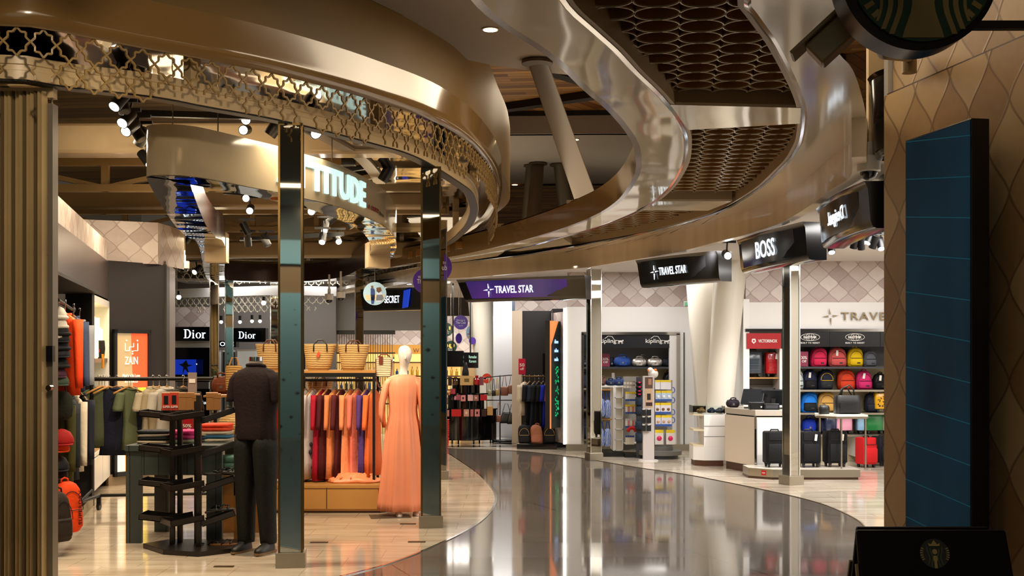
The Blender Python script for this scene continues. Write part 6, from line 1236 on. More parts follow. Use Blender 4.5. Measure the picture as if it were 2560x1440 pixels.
# ---------------------------------------------------------------- between niche and portal: pillar, LED totem, clothes rack
w_ = MB(); w_.wall((.99, 21.5), (.74, 22.4), .12, 2.5, 2); w_.build('wall_back', ARA, kind='structure')
w_ = MB(); w_.bb(.2, .75, 23.4, 23.5, 0, 2.58); w_.build('wall_back', mat('black_wall', '#171313', .5), kind='structure')
MB().bb(.0, .2, 23.4, 23.5, 0, 2.58).build('wall_back', mat('beige_wall', '#cbb9a2', .6), kind='structure')
MB().bb(.75, 1.0, 22.3, 23.5, 0, 2.58).build('wall_back', MATS['black_wall'], kind='structure')
lt = thing('led_display', 'tall narrow LED display seen nearly edge-on with orange and green picture', 'screen', (X(1389, 21.7), 21.7, 0), 1.15); MB().bb(-.3, .3, 0, .08, .4, 2.33).build('housing', M_BLACK, lt); MB().bb(-.3, .3, -.01, 0, .4, 2.33).build('dark_picture', mat('led_dark', '#101c1a', .2, emit=.4), lt); MB().xz([(-.3, .4), (-.24, .4), (-.24, 1.9), (.1, 2.33), (-.3, 2.33)], -.014, -.01).build('orange_picture', mat('led_orange', '#d2703a', .3, emit=.8), lt)
rr = random.Random(2); g = MB()
for i in range(60): a_ = rr.uniform(-.05, .12); z = rr.uniform(.6, 1.5); g.box((a_, -.015, z), (.015, .004, .03))
g.build('green_sparkle', mat('led_green', '#1fae6a', .4, emit=.9), lt)
for i in range(3): MB().box((0, -.016, 1.95-i*.16), (.18, .004, .045)).box((-.05+.04*i, -.016, 1.985-i*.16), (.03, .004, .03)).build('text_line', mat('led_text', '#8fb4e8', .4, emit=1.2), lt)
t = thing('wall_screen', 'purple lit screen with VIC lettering above on the black wall', 'screen', (X(1380, 23.3), 23.36, 0)); MB().bb(-.18, .2, -.03, .03, 1.1, 1.75).build('frame', M_BLKG, t); MB().bb(-.13, .15, -.035, -.03, 1.15, 1.49).build('picture', mat('purple_picture', '#8a62d8', .3, emit=1.1), t); text('VICTORIA', .34, .07, M_SIGNW, t, (.05, -.036, 1.63)); g = MB(); g.tube([(.07+.06*math.cos(a), -.04, 1.36+.1*math.sin(a)) for a in [2*PI*i/20 for i in range(20)]], .006, 6, closed=True); g.build('oval_drawing', M_BLACK, t)
t = sale_card((X(1305, 22.6), 22.7, 1.35), 'tilted red sale card above the clothes rack by the black wall', 0, .3, .13, '50', 'off', '#c81e3c')
MB().tube([(0, 0, -1.35), (0, 0, 0)], .008, 6).build('stem', M_STEEL, t)
podium = tag(MB().prism([(X(1292, 22), 21.9), (X(1392, 21.75), 21.75), (X(1392, 22.6), 22.6), (X(1292, 22.6), 22.6)], 0, .10).build('podium', M_BLKG, bevel=.005), 'low black podium holding three small backpacks', 'podium')
for (x, c_, lb) in ((1312, '#121014', 'black mini backpack at the left of the black podium'), (1343, '#b5735c', 'rose gold mini backpack in the middle of the black podium'), (1372, '#141216', 'black mini backpack at the right of the black podium')): backpack(lb, (X(x, 22), 22.0, .10), w=.23, h=.34, d=.18, col=c_, patch=0, trim='#b08a3c', group='mini backpacks on the black podium')
r3 = thing('clothes_rack', 'small bronze clothes rack holding dresses above the black podium', 'clothes rack'); MB().tube([(X(1305, 22.4), 22.4, 1.32), (X(1385, 22.4), 22.4, 1.32)], .014, 8).tube([(X(1305, 22.4), 22.4, 1.32), (X(1305, 22.4), 22.4, .1)], .014, 8).build('frame', M_BRASS, r3, smooth='all')
for (x, c_, L, lb, w) in ((1312, '#d9cbb4', .62, 'cream top at the left end of the small bronze rack', .3), (1324, '#14121a', .8, 'black dress second from left on the small bronze rack', .28), (1337, '#232b3c', .9, 'slate dress in the middle of the small bronze rack', .28), (1347, '#101014', .92, 'long black dress right of the slate one', .28), (1358, '#0e0e12', .9, 'second long black dress by the blue one', .26), (1368, '#1226b0', .85, 'royal blue dress on the small bronze rack', .26), (1378, '#d07a8a', .95, 'pink striped dress at the right end of the small bronze rack', .2)):
    garment('dress', lb, 'dress', (X(x, 22.4), 22.4, 1.33), 1.0, w, L, .08, c_, .3, 1.1, .05, 'dresses on the small bronze rack', random.Random(x), collar=False)
# square white pillar, steel doors
MB().bb(X(1233, 25), X(1280, 25), 25, 25.5, 0, 3.1).build('wall_back', mat('pillar_grey', '#c9cbd0', .5), kind='structure'); MB().bb(X(1280, 25), X(1298, 25), 25.02, 25.4, 0, 3.1).build('trim_10', mat('steel_blue', '#5d6a7c', .3, .8), kind='structure')
# handbag stand
hs = thing('handbag_stand', 'thin black two-level stand hung with handbags in front of the grey pillar', 'display stand', (X(1250, 23.6), 23.6, 0)); MB().tube([(0, 0, 0), (0, 0, 1.32)], .012, 8).tube([(-.28, 0, 1.28), (.28, 0, 1.33)], .01, 8).tube([(-.28, 0, .83), (.24, 0, .83)], .01, 8).box((.05, 0, .03), (.36, .25, .03)).build('frame', M_BLACK, hs, smooth='all')
def handbag(lb, x, y, w, h, c_, strap=.14, D=23.5, tri=False):
    t = thing('handbag', lb, 'handbag', (X(x, D), D, Z(y, D)), 0, 'handbags on the black stand'); m = mat('leather_'+c_[1:], c_, .4)
    MB().loft([sup(w*a, .09*b_, h*z, 16, 4) for a, b_, z in (((1.05, 1, 0), (1, 1, .3), (.72, .6, .8), (.6, .3, 1)) if tri else ((.9, .8, 0), (1, 1, .08), (.98, .95, .85), (.9, .5, 1)))]).build('body', m, t, smooth='all'); MB().tube([(-w*.3, 0, h*.95), (-w*.1, 0, h+strap), (w*.1, 0, h+strap), (w*.3, 0, h*.95)], .006, 6).build('strap', m, t, smooth='all')
    return t
handbag('brown leather bucket bag, left of the two on the upper arm', 1261, 989, .15, .18, '#7a4a38', .2); handbag('brown leather bucket bag, right of the two on the upper arm', 1279, 985, .14, .18, '#7c4c3a', .2)
handbag('black winged tote with gold emblem, left on the lower arm', 1266, 1058, .26, .22, '#101418', .16, 23.5, True); handbag('black winged tote with gold emblem, right on the lower arm', 1281, 1060, .2, .22, '#0e1215', .16, 23.45, True)
handbag('small brown bag with long strap left of the black totes', 1247, 1055, .1, .13, '#8a5540', .25); handbag('small golden crossbody bag on the upper arm', 1243, 989, .07, .13, '#a88a48', .22); handbag('small black crossbody bag beside the golden one', 1234, 990, .08, .12, '#141312', .22); handbag('pale green crossbody bag at the left end of the upper arm', 1223, 989, .07, .11, '#9c9a72', .24)
# perfume island
KI = 23.6; sI = KI/F; ki = thing('perfume_island', 'black glossy round tiered perfume island on castors', 'display island', (X(1165, KI), KI, 0))
def arcp(r, z0, z1, n=28): return [(r*math.cos(a), r*.6*math.sin(a)) for a in [2*PI*i/n for i in range(n)]]
MB().prism(arcp(.60, 0, 0), .06, .65).build('drum', M_BLKG, ki, smooth=True); 
for z, r in ((.65, .62), (.95, .5), (1.25, .40)): MB().prism(arcp(r, 0, 0), z, z+.025).build('tier', M_BLKG, ki, smooth=True)
for z, r, z2 in ((.675, .36, .95), (.975, .27, 1.25)): MB().prism(arcp(r, 0, 0), z, z2).build('core', M_BLKG, ki, smooth=True)
for a in range(8): an = a*PI/4+.3; MB().cyl((.55*math.cos(an), .33*math.sin(an), .03), .03, .03, 12, 'X').build('caster', M_BLACK, ki)
def pbox(lb, x, y, w, h, c_, D=23.3, nm='perfume_box', ink=None):
    t = thing(nm, lb, 'perfume box', (X(x, D), D, Z(y, D)), 0, 'perfume boxes on the black island'); MB().bb(-w/2, w/2, -.04, .04, 0, h).build('carton', mat('pbox_'+c_[1:], c_, .35), t, bevel=.002)
    if ink: MB().bb(-w*.18, w*.18, -.044, -.04, h*.35, h*.7).build('emblem', mat('ink_'+ink[1:], ink, .4), t)
for a in (('large cream gift box with gold emblem on the top tier', 1167, 963, .26, .185, '#c8a46a', 23.25, '#6b5a2a'), ('dark box left of the gold bottle on the top tier', 1125, 964, .07, .17, '#1d1014', 23.3), ('pink box right of the red bottle on the top tier', 1204, 963, .08, .17, '#8c4a52', 23.35), ('pink box with black emblem on the middle tier', 1158, 1003, .09, .115, '#d98a8c', 23.2, '#2a1418'), ('pale pink narrow box on the middle tier', 1176, 1002, .10, .115, '#e0b4b0', 23.25), ('rose brown box on the middle tier', 1190, 1002, .1, .11, '#a06a5c', 23.25, '#d9b4a4'), ('bright red box on the middle tier', 1209, 1001, .13, .11, '#b81420', 23.3), ('long red box on the bottom tier', 1141, 1041, .19, .135, '#c0181c', 23.15), ('pinkish box at the left of the bottom tier', 1114, 1041, .14, .12, '#c07a6c', 23.2), ('tan pink box on the bottom tier left of the striped ones', 1166, 1041, .1, .135, '#c9927c', 23.15, '#e8c8b4'), ('rose box beside the emblem box on the bottom tier', 1180, 1041, .06, .135, '#b86a68', 23.2), ('rose box with black square emblem on the bottom tier', 1193, 1041, .095, .135, '#d08078', 23.15, '#1c1214'), ('cream and gold gift box at the right of the bottom tier', 1225, 1038, .11, .17, '#c99a5c', 23.3), ('dark brown box on the bottom tier', 1210, 1041, .1, .13, '#3a1c1c', 23.25), ('pink box behind the left bottles', 1132, 985, .1, .1, '#b03a4c', 23.3), ('pink perfume box left of the middle tier', 1146, 1000, .08, .1, '#b05a6a', 23.3)):
    pbox(a[0], a[1], a[2], a[3], a[4], a[5], a[6] if len(a) > 6 else 23.3, ink=a[7] if len(a) > 7 else None)
for (lb, x, y, r, h, c_) in (('dark gold perfume bottle on the top tier', 1139, 963, .05, .16, '#4a3010'), ('big red perfume bottle on the top tier', 1192, 962, .052, .18, '#b00c14'), ('small amber bottle first in the left row', 1111, 988, .018, .1, '#c88450'), ('small amber bottle second in the left row', 1117, 988, .018, .1, '#c06a50'), ('small amber bottle third in the left row', 1123, 988, .018, .1, '#c88450'), ('small dark bottle on the middle tier', 1131, 1000, .02, .09, '#1c1214'), ('clear pink bottle on the middle tier', 1138, 1000, .025, .08, '#d88a94')):
    t = thing('perfume_bottle', lb, 'perfume bottle', (X(x, 23.2), 23.2, Z(y, 23.2)), 0, 'perfume bottles on the black island'); MB().lathe([(r*.8, 0), (r, h*.08), (r, h*.6), (r*.4, h*.72), (r*.4, h*.78)], n=16).build('bottle', mat('pb_'+c_[1:], c_, .1, coat=.5), t, smooth=True); MB().cyl((0, 0, h*.89), r*.6, h*.22, 14).build('cap', mat('pb_'+c_[1:]), t, smooth=True)
# red baskets
for i in range(9):
    t = thing('shopping_basket', 'red shopping basket in the stack by the perfume island, number %d from the floor' % (i+1), 'shopping basket', (X(1112, 22.2), 22.2, .0+(i*.04+.14 if i else 0)), 0, 'stack of red shopping baskets'); MB().loft([sup(.17*a, .2*a, z, 16, 5) for a, z in ((.75, 0), (.95, .17 if not i else .06), (1.02, .18 if not i else .065))]).build('basket', mat('basket_red', '#d6200e', .4), t)
# ---------------------------------------------------------------- hanging round signs and screens
def disc(lb, x, y, rx, ry, c_, D, lines=(), rz=0, art=None):
    t = thing('hanging_disc_sign', lb, 'sign', (X(x, D), D, Z(y, D)), rz, None); r = ry*D/F
    MB().cyl((0, 0, 0), r, .012, 36, 'Y').build('disc', mat('disc_'+c_[1:], c_, .4, emit=.12), t); MB().tube([(0, 0, r), (0, 0, r+1.0)], .004, 5).build('cord', M_STEEL, t)
    for s_, w_, h_, z_ in lines: text(s_, w_*r, h_*r, M_WHITEP, t, (0, -.01, z_*r))
    for nm, pts, cc in (art or ()): MB().xz([(a*r, b*r) for a, b in pts], -.012, -.006).build(nm, mat('art_'+cc[1:], cc, .5, emit=.15), t)
    return t
CL = (('Welcome to', 1.2, .22, .32), ('The Club', 1.35, .36, -.02), ('rewards', .6, .13, -.45))
disc('large purple Welcome to The Club disc right of the coral gown mannequin column', 1092, 668, 37, 38, '#4b2a8c', 16.5, CL, -.0)
disc('purple disc half hidden left of the mirrored column by the coral gown', 1063, 703, 30, 31, '#4a2a86', 17.5, CL, .2)
disc('small purple The Club disc above the far shop', 1152, 806, 15, 18, '#4b2a8c', 27, CL)
moon = (('moon', ((-.2, .5), (.05, .45), (-.05, .2), (.1, -.05), (.3, -.05), (.05, -.25), (-.25, -.15), (-.38, .15)), '#d8b040'), ('lantern', ((.38, .5), (.6, .45), (.62, .1), (.5, -.1), (.36, .1)), '#d8b040'), ('lantern', ((-.7, .4), (-.5, .45), (-.45, .1), (-.58, -.1), (-.7, .1)), '#d8b040'), ('caption', ((-.4, -.45), (.4, -.45), (.4, -.6), (-.4, -.6)), '#cfc49a'))
disc('dark green disc with golden crescent moon, upper of two by the mirrored column', 1116, 824, 15, 17, '#0f2a22', 26, (('Ramadan', .9, .16, -.32), ('Kareem', .8, .16, -.56)), 0, moon[:3]); disc('dark green disc with golden crescent moon, lower of two above the screens', 1127, 867, 17, 15, '#0f2a22', 25.5, (('Ramadan', .9, .16, -.32), ('Kareem', .8, .16, -.56)), 0, moon[:3])
city = (('sea', ((-.9, -.4), (.9, -.4), (.6, -.78), (-.6, -.78)), '#b8a890'), ('towers', ((-.25, .5), (-.05, .6), (0, -.3), (-.3, -.3)), '#5a5a68'), ('towers', ((.1, .3), (.3, .4), (.35, -.3), (.1, -.3)), '#6a4a58'), ('bridge', ((-.8, -.15), (.8, -.05), (.8, -.15), (-.8, -.25)), '#a03a3a'))
disc('pale round photo disc with a ship and city picture', 1194, 836, 13, 18, '#a9c4dc', 26.5, (), .2, city); disc('narrow pale disc seen at an angle beside the ship picture disc', 1176, 832, 7, 17, '#a9c4dc', 26.8, (), .9, city); disc('small purple disc overlapping the ship picture disc', 1181, 852, 7, 9, '#4b2a8c', 26, (), .3); disc('edge of a purple disc behind the small Club disc', 1147, 846, 5, 13, '#4b2a8c', 27.5, (), 1.0)
ppl = (('sky_wash', ((-.9, -.1), (.9, -.1), (.7, -.6), (-.7, -.6)), '#d8c4a0'), ('man_in_blue', ((-.35, .45), (-.1, .45), (.0, .3), (.02, -.4), (-.1, -.9), (-.3, -.9), (-.35, -.1)), '#1d3c7c'), ('man_head', ((-.32, .68), (-.15, .68), (-.12, .48), (-.3, .46)), '#6b4530'), ('woman_in_white', ((.2, .2), (.6, .1), (.78, -.4), (.5, -.75), (.1, -.7)), '#c9d4ea'), ('woman_head', ((.15, .5), (.5, .55), (.6, .25), (.35, .05), (.15, .2)), '#6b4026'))
disc('round photo disc showing a man in blue and a woman in white on a beach', 937, 734, 28, 29, '#a8cfe6', 19.5, (), 0, ppl)
def screen(lb, x0, x1, y0, y1, D, rz, txt=None, m=None):
    t = thing('hanging_screen', lb, 'screen', (X((x0+x1)/2, D), D, 0), rz); w_ = (x1-x0)*D/F/math.cos(rz)
    MB().bb(-w_/2, w_/2, 0, .06, Z(y1, D), Z(y0, D)).build('panel', m or mat('screen_black', '#0c0f12', .15), t, bevel=.004)
    MB().tube([(0, .03, Z(y0, D)), (0, .03, 3.4)], .015, 6).build('pole', M_BLACK, t)
    if txt: text(txt[0], w_*.5, .06, mat('pale_green_text', '#9fc8b0', .4, emit=.8), t, (w_*.12, -.005, (Z(y1, D)+Z(y0, D))/2+.07)); text(txt[1], w_*.45, .06, MATS['pale_green_text'], t, (w_*.12, -.005, (Z(y1, D)+Z(y0, D))/2-.02))
    return t
screen('blank dark screen left of the island, above the perfume boxes', 1105, 1158, 877, 917, 24.6, -.25); screen('dark screen with pale green Ramadan Kareem lettering', 1158, 1196, 881, 920, 24.9, .25, ('Ramadan', 'Kareem'))
t = thing('handbag', 'black winged tote standing on top of the large cream gift box', 'handbag', (X(1164, 23.3), 23.25, Z(940, 23.3)), 0, 'handbags on the black stand'); MB().loft([sup(.13*a, .08, .26*z, 14, 3.5) for a, z in ((1.05, 0), (.95, .35), (.55, .8), (.35, 1))]).build('body', mat('leather_101418'), t, smooth='all')
t = thing('round_sale_sign', 'red round 199 price sign behind the perfume island', 'sale sign', (X(1217, 24.2), 24.2, Z(946, 24.2))); MB().cyl((0, 0, 0), .1, .012, 28, 'Y').build('disc', mat('disc_red', '#d03a1c', .4, emit=.2), t); text('199', .13, .07, M_WHITEP, t, (0, -.01, 0), bold=.02); MB().tube([(0, 0, -1.1), (0, 0, -.1)], .008, 6).build('stem', M_STEEL, t)
# ---------------------------------------------------------------- far shops
t = thing('shopfront_shutter', 'closed grey folding shutter of slim vertical bars across the far shop', 'shutter', (X(908, 28), 28, 0)); g = MB(); sS = 28/F
for i in range(26): g.bb((830-908+i*6)*sS, (831.2-908+i*6)*sS, -.01, .01, 0, Z(828, 28))
g.build('bars', mat('shutter_grey', '#4c4b46', .4, .6), t); MB().bb(-78*sS, 80*sS, -.03, .03, Z(836, 28), Z(826, 28)).bb(-78*sS, 80*sS, -.02, .02, Z(884, 28), Z(881, 28)).build('cross_rail', MATS['shutter_grey'], t)
MB().bb(X(800, 27.9), X(1062, 27.9), 27.95, 28.2, Z(826, 28), 3.6).build('wall_back', mat('far_bulkhead', '#8f8a82', .6), kind='structure')
w_ = MB(); w_.wall((X(830, 31), 31), (X(1105, 31), 31), Z(862, 31), Z(815, 31)); w_.wall((X(1105, 31), 31), (X(1240, 31), 31), Z(882, 31), Z(790, 31), 3); w_.build('wall_back', ARA, kind='structure')
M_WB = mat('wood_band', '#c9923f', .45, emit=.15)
MB().bb(X(830, 31), X(1060, 31), 31, 31.1, Z(892, 31), Z(862, 31)).bb(X(1190, 31), X(1240, 31), 31, 31.1, Z(925, 31), Z(862, 31)).build('wall_back', M_WB, kind='structure')
MB().bb(X(830, 31.2), X(1240, 31.2), 31.2, 31.3, 0, Z(892, 31)).build('wall_back', mat('far_wall_tan', '#b9a07a', .6), kind='structure')
MB().cyl((-.6, 27.5, 3.22), 3.2, .06, 60).build('ceiling', mat('far_ring_ceiling', '#d8d2c8', .6), kind='structure')
for i in range(9):
    a_ = .25+i*.22; p = (-.6+2.2*math.cos(a_+2.6), 27.5+2.2*math.sin(a_+2.6)-1.2); t = thing('downlight', 'tiny bright downlight number %d along the far curved ceiling edge' % (i+1), 'downlight', (p[0], p[1], 3.18), 0, 'downlights on the far curved ceiling'); MB().cyl((0, 0, -.003), .05, .01, 14).build('lamp', M_LIT('downlight_cool', '#fff2dd', 8), t)
t = thing('wall_sign', 'grey W lettering on the wood band of the far shop', 'sign', (X(1040, 30.9), 30.95, Z(876, 31))); text('W', .16, .11, M_CHROME, t, (0, 0, 0))
t = thing('shop_sign', 'small lit sign over the far amber shelves', 'sign', (X(990, 30.8), 30.85, Z(900, 31))); MB().bb(-.16, .16, 0, .04, -.06, .06).build('panel', M_BLACK, t); text('BAT', .2, .05, M_SIGNW, t, (0, -.01, 0))
R5 = random.Random(5)
FSH = []
for i, (x0, x1, D) in enumerate(((832, 900, 30.5), (902, 980, 30.5), (984, 1056, 30.6), (1108, 1150, 30.6), (1196, 1236, 29.5))):
    t = thing('display_shelf', 'far lit shelf unit of small bottles, %s' % ('behind the shutter, left', 'behind the shutter, right', 'behind the mannequin head', 'behind the perfume island', 'beside the grey pillar')[i], 'shelf unit', (X((x0+x1)/2, D), D, 0), 0, 'lit shelf units of the far shops'); hw = (x1-x0)/2*D/F
    MB().bb(-hw, hw, .2, .25, 0, 1.75).build('lit_back', mat('far_shelf_glow', '#f0c070', .5, emit=.9), t)
    for z in (.5, .85, 1.2, 1.55): MB().bb(-hw, hw, -.05, .22, z-.03, z).build('shelf', M_DARKW, t)
    for k, z in enumerate((.5, .85, 1.2)):
        for j in range(int(hw*2/.13)):
            c_ = R5.choice(('#7a2a1c', '#2a4a7a', '#b8892c', '#1c3a2c', '#c8b89a', '#3a1c2c')); x_ = -hw+.08+j*.13
            b = thing('bottle', 'small %s bottle on the %s shelf of a far lit unit' % ({'#7a2a1c': 'russet', '#2a4a7a': 'blue', '#b8892c': 'amber', '#1c3a2c': 'dark green', '#c8b89a': 'cream', '#3a1c2c': 'plum'}[c_], ('low', 'middle', 'upper')[k]), 'bottle', (X((x0+x1)/2, D)+x_, D+.06, z), 0, 'bottles on the far lit shelves'); h_ = R5.uniform(.16, .24); MB().lathe([(.035, 0), (.038, h_*.6), (.014, h_*.75), (.014, h_)], n=8).build('glass', mat('bt_'+c_[1:], c_, .2), b, smooth=True)
w_ = MB(); w_.bb(X(1240, 30), X(1300, 30), 30, 30.1, 0, 3.1); w_.build('wall_back', M_WHITEP, kind='structure')
t = thing('tapered_column', 'distant pale slanted column left of the grey pillar', 'column', (X(1212, 26.2), 26.2, 0), 0, None); MB().tube([(.1, 0, 0), (0, 0, 1.3), (-.12, 0, 3.2)], [.16, .2, .28], 28).build('shaft', M_PIL, t, smooth=True)
# Dior counters
DD = 26.0
def dbox(x0, x1, y0, y1, D, lb, txt, tx, th, extra=None, nm='illuminated_sign'):
    t = thing(nm, lb, 'sign', (X((x0+x1)/2, D), D, (Z(y0, D)+Z(y1, D))/2)); hw = (x1-x0)/2*D/F; hh = (y1-y0)/2*D/F
    MB().bb(-hw, hw, 0, .3, -hh, hh).build('panel', M_BLKG, t)
    if txt: dior(txt, t, tx, th)
    return t
def dior(txt, par, cx, h):
    "serif wordmark built from strokes: D i o r"
    g = MB(); m = M_SIGNW; y0, y1 = -.012, -.002; x = cx-h*1.35; s = h*.10; T = h*.15
    def box(a, b, c, d): g.bb(a, b, y0, y1, c, d)
    box(x+s, x+s+T, -h/2, h/2); box(x-.02*h, x+.5*h, h/2-.05*h, h/2); box(x-.02*h, x+.5*h, -h/2, -h/2+.05*h)
    n_ = 12; o = [(x+.38*h+.42*h*math.cos(a), .5*h*math.sin(a)) for a in [PI/2-PI*i/n_ for i in range(n_+1)]]; i_ = [(x+.38*h+.26*h*math.cos(a), .43*h*math.sin(a)) for a in [PI/2-PI*i/n_ for i in range(n_+1)]]
    for k in range(n_): g.xz([o[k], o[k+1], i_[k+1], i_[k]], y0, y1)
    x += h*1.0; box(x, x+T*.9, -h/2, h*.12); box(x-.08*h, x+T*.9+.1*h, -h/2, -h/2+.04*h); box(x-.08*h, x+T*.5, h*.08, h*.12); g.cyl((x+T*.45, -.007, h*.34), T*.55, .01, 12, 'Y')
    x += h*.65; n_ = 20
    for k in range(n_):
        a, b = 2*PI*k/n_, 2*PI*(k+1)/n_; g.xz([(x+.31*h*math.cos(a), -.19*h+.33*h*math.sin(a)), (x+.31*h*math.cos(b), -.19*h+.33*h*math.sin(b)), (x+.17*h*math.cos(b), -.19*h+.29*h*math.sin(b)), (x+.17*h*math.cos(a), -.19*h+.29*h*math.sin(a))], y0, y1)
    x += h*.45; box(x, x+T*.9, -h/2, h*.12); box(x-.08*h, x+T*.9+.1*h, -h/2, -h/2+.04*h); box(x-.08*h, x+T*.5, h*.08, h*.12); g.tube([(x+T*.8, -.007, -.02*h), (x+.25*h, -.007, .1*h), (x+.36*h, -.007, .06*h)], .06*h, 6); g.build('wordmark', m, par)
t = dbox(432, 524, 817, 852, DD, 'wide black sign with lit Dior wordmark, upper left', 'Dior', .1, .19); t = dbox(436, 524, 869, 955, DD-.2, 'black Dior counter sign above a blue screen', 'Dior', -.10, .19)
pass
scn = thing('blue_screen', 'dark blue lit screen with a black flower shape under the Dior sign', 'screen', (X(465, DD-.3), DD-.5, Z(917, DD))); MB().bb(-.26, .26, 0, .04, -.16, .16).build('picture', mat('blue_picture', '#0a2a9c', .3, emit=.9), scn); MB().xz([(-.02, -.16), (0, 0), (-.1, .06), (-.02, .07), (.06, .15), (.1, .05), (.2, .04), (.08, 0), (.12, -.14), (.03, -.04)], -.006, 0).build('flower_shape', M_BLACK, scn)
dbox(580, 664, 820, 855, DD+.5, 'smaller black sign with lit Dior wordmark, centre', 'Dior', -.02, .15); dbox(436, 524, 972, 1040, DD-.8, 'low black Dior counter behind the clothes rack', 'Dior', .25, .07, nm='illuminated_counter')
dbox(545, 590, 852, 868, DD+.2, 'narrow black sign with part of a white wordmark between mirrored columns', None, 0, 0)
text('ONE', .3, .09, M_SIGNW, bpy.data.objects['illuminated_sign.003'], (0, -.01, 0)) if 'illuminated_sign.003' in bpy.data.objects else None
MB().bb(X(432, 26.3), X(530, 26.3), 26.3, 26.4, Z(869, 26), Z(852, 26)).build('trim_11', M_WHITE, kind='structure')
w_ = MB(); w_.wall((X(425, 26.6), 26.6), (X(530, 26.6), 26.6), Z(860, 26), Z(765, 26)); w_.build('wall_back', ARA, kind='structure')
MB().bb(X(425, 26.9), X(830, 26.9), 27.5, 27.6, 0, 3.7).build('wall_back', mat('far_left_wall', '#77716c', .5), kind='structure')
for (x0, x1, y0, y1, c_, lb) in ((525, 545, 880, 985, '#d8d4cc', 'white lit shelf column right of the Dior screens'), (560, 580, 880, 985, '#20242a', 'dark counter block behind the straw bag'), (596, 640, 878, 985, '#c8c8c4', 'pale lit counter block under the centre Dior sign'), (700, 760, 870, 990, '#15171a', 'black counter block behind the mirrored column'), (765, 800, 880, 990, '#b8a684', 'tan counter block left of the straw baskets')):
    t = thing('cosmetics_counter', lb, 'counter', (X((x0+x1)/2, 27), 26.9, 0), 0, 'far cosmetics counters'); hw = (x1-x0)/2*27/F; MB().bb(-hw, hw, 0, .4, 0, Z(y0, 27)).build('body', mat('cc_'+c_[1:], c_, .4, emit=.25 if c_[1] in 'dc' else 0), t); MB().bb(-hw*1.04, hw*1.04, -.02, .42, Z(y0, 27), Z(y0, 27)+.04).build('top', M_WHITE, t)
# back lattice of the ring and light fascia behind
LB = spline([(-7.8, 23.2), (-6.2, 25.2), (-4.6, 26.0), (-2.6, 25.0), (-1.3, 23.6)], .176)
bl = thing('back_lattice', 'pale star lattice band at the rear of the portal ring', 'lattice'); lattice(LB, 3.62, .19, M_LATW, bl, random.Random(9)); MB().sweep(LB, [(-.05, 0), (-.05, .12), (.05, .12), (.05, 0)], z=3.62).build('rail', M_CREAM, bl, smooth=True)
LC = spline([(X(425, 27), 27.0), (X(560, 26), 26.2), (X(700, 25.6), 25.6), (X(840, 26), 26.0)], .176); b2 = thing('back_lattice', 'grey white star lattice band above the Dior signs', 'lattice'); lattice(LC, Z(742, 26.3), .17, M_LATW, b2, random.Random(4), name='star_lattice'); MB().sweep(LC, [(-.05, 0), (-.05, .2), (.05, .2), (.05, 0)], z=Z(742, 26.3)).build('fascia', M_WHITE, b2, smooth=True)
MB().bb(X(425, 26), X(900, 26), 26.3, 29, 3.35, 3.4).build('ceiling', mat('far_left_ceiling', '#b4b0a8', .6), kind='structure')
for (x, y, lb) in ((447, 743, 'bright white spotlight above the upper left Dior sign'), (659, 757, 'bright warm spotlight above the centre Dior sign'), (600, 805, 'small warm lamp right of the left far column'), (553, 805, 'small warm lamp left of the far column'), (630, 803, 'small warm lamp above the centre Dior sign'), (650, 803, 'second small warm lamp above the centre Dior sign')):
    t = thing('far_lamp', lb, 'lamp', (X(x, 25.2), 25.2, Z(y, 25.2)), 0, 'lamps in the far cosmetics hall'); MB().sph((0, 0, 0), .05 if y < 780 else .035, 10).build('bulb', M_LIT('far_glow', '#fff3e0', 14 if y < 780 else 6), t); MB().cyl((0, 0, .08), .03, .1, 10).build('holder', M_SPB, t)
# ---------------------------------------------------------------- near tiled wall on the right
def WR(D): return (2.48+.193*(8-D), D)
w_ = MB(); a, b = WR(8.0), WR(-5); w_.wall((a[0], a[1]), b, 0, 3.43); w_.build('wall_right', ARAW, kind='structure')
w_ = MB(); a2 = (a[0]+.05, a[1]-.03); w_.wall(a2, b, 3.445, 4.8, .2); w_.build('wall_right', ARAW, kind='structure')
MB().prism([(a[0]+.0, a[1]), (a[0]+.6, a[1]+.08), (a[0]+.6, a[1]-.0), (a[0]+.02, a[1]-.02)], 0, 4.8).build('wall_right', M_WHITEP, kind='structure')
MB().bar((a[0]+.02, a[1]-.02, 3.437), (b[0]+.02, b[1], 3.437), .012, .012).build('trim_12', M_DARKW, kind='structure')
u = Vector((-.193, 1, 0)).normalized(); rzw = math.atan2(-u.y, -u.x)      # local x runs toward the camera
pm = thing('led_display', 'tall dark teal LED display panel mounted on the near tiled wall', 'screen', (2.46, 6.95, 0), rzw)
n = NT('teal_screen'); tc = n.n('ShaderNodeTexCoord', 3); s = n.n('ShaderNodeSeparateXYZ', 0, None, Vector=tc); z = s.node.outputs[2]
g1 = n.math('LESS_THAN', n.math('FRACT', n.math('MULTIPLY', n.math('ADD', z, n.math('MULTIPLY', s, .12)), 4.4)), .025)
no = n.n('ShaderNodeTexNoise', 0, None, Vector=n.n('ShaderNodeMapping', 0, None, Vector=tc, Scale=(2.2, 1, .8)), Scale=1.2, Detail=1.)
cc_ = n.mix(no, c4('#02080c'), c4('#06222e')); cc_ = n.mix(n.math('MULTIPLY', g1, .55), cc_, c4('#0c3f48')); n.set(Base__Color=c4('#020304'), Specular__IOR__Level=.1, Roughness=.6, Emission__Color=cc_, Emission__Strength=1.3)
MB().bb(-.345, .345, -.004, .0, .45, 3.0).build('screen', n.m, pm); MB().bb(-.355, .355, 0, .11, .44, 3.01).build('housing', M_BLACK, pm, bevel=.004); MB().bb(-.15, .15, .11, .2, 1.2, 2.2).build('wall_bracket', M_BLACK, pm)
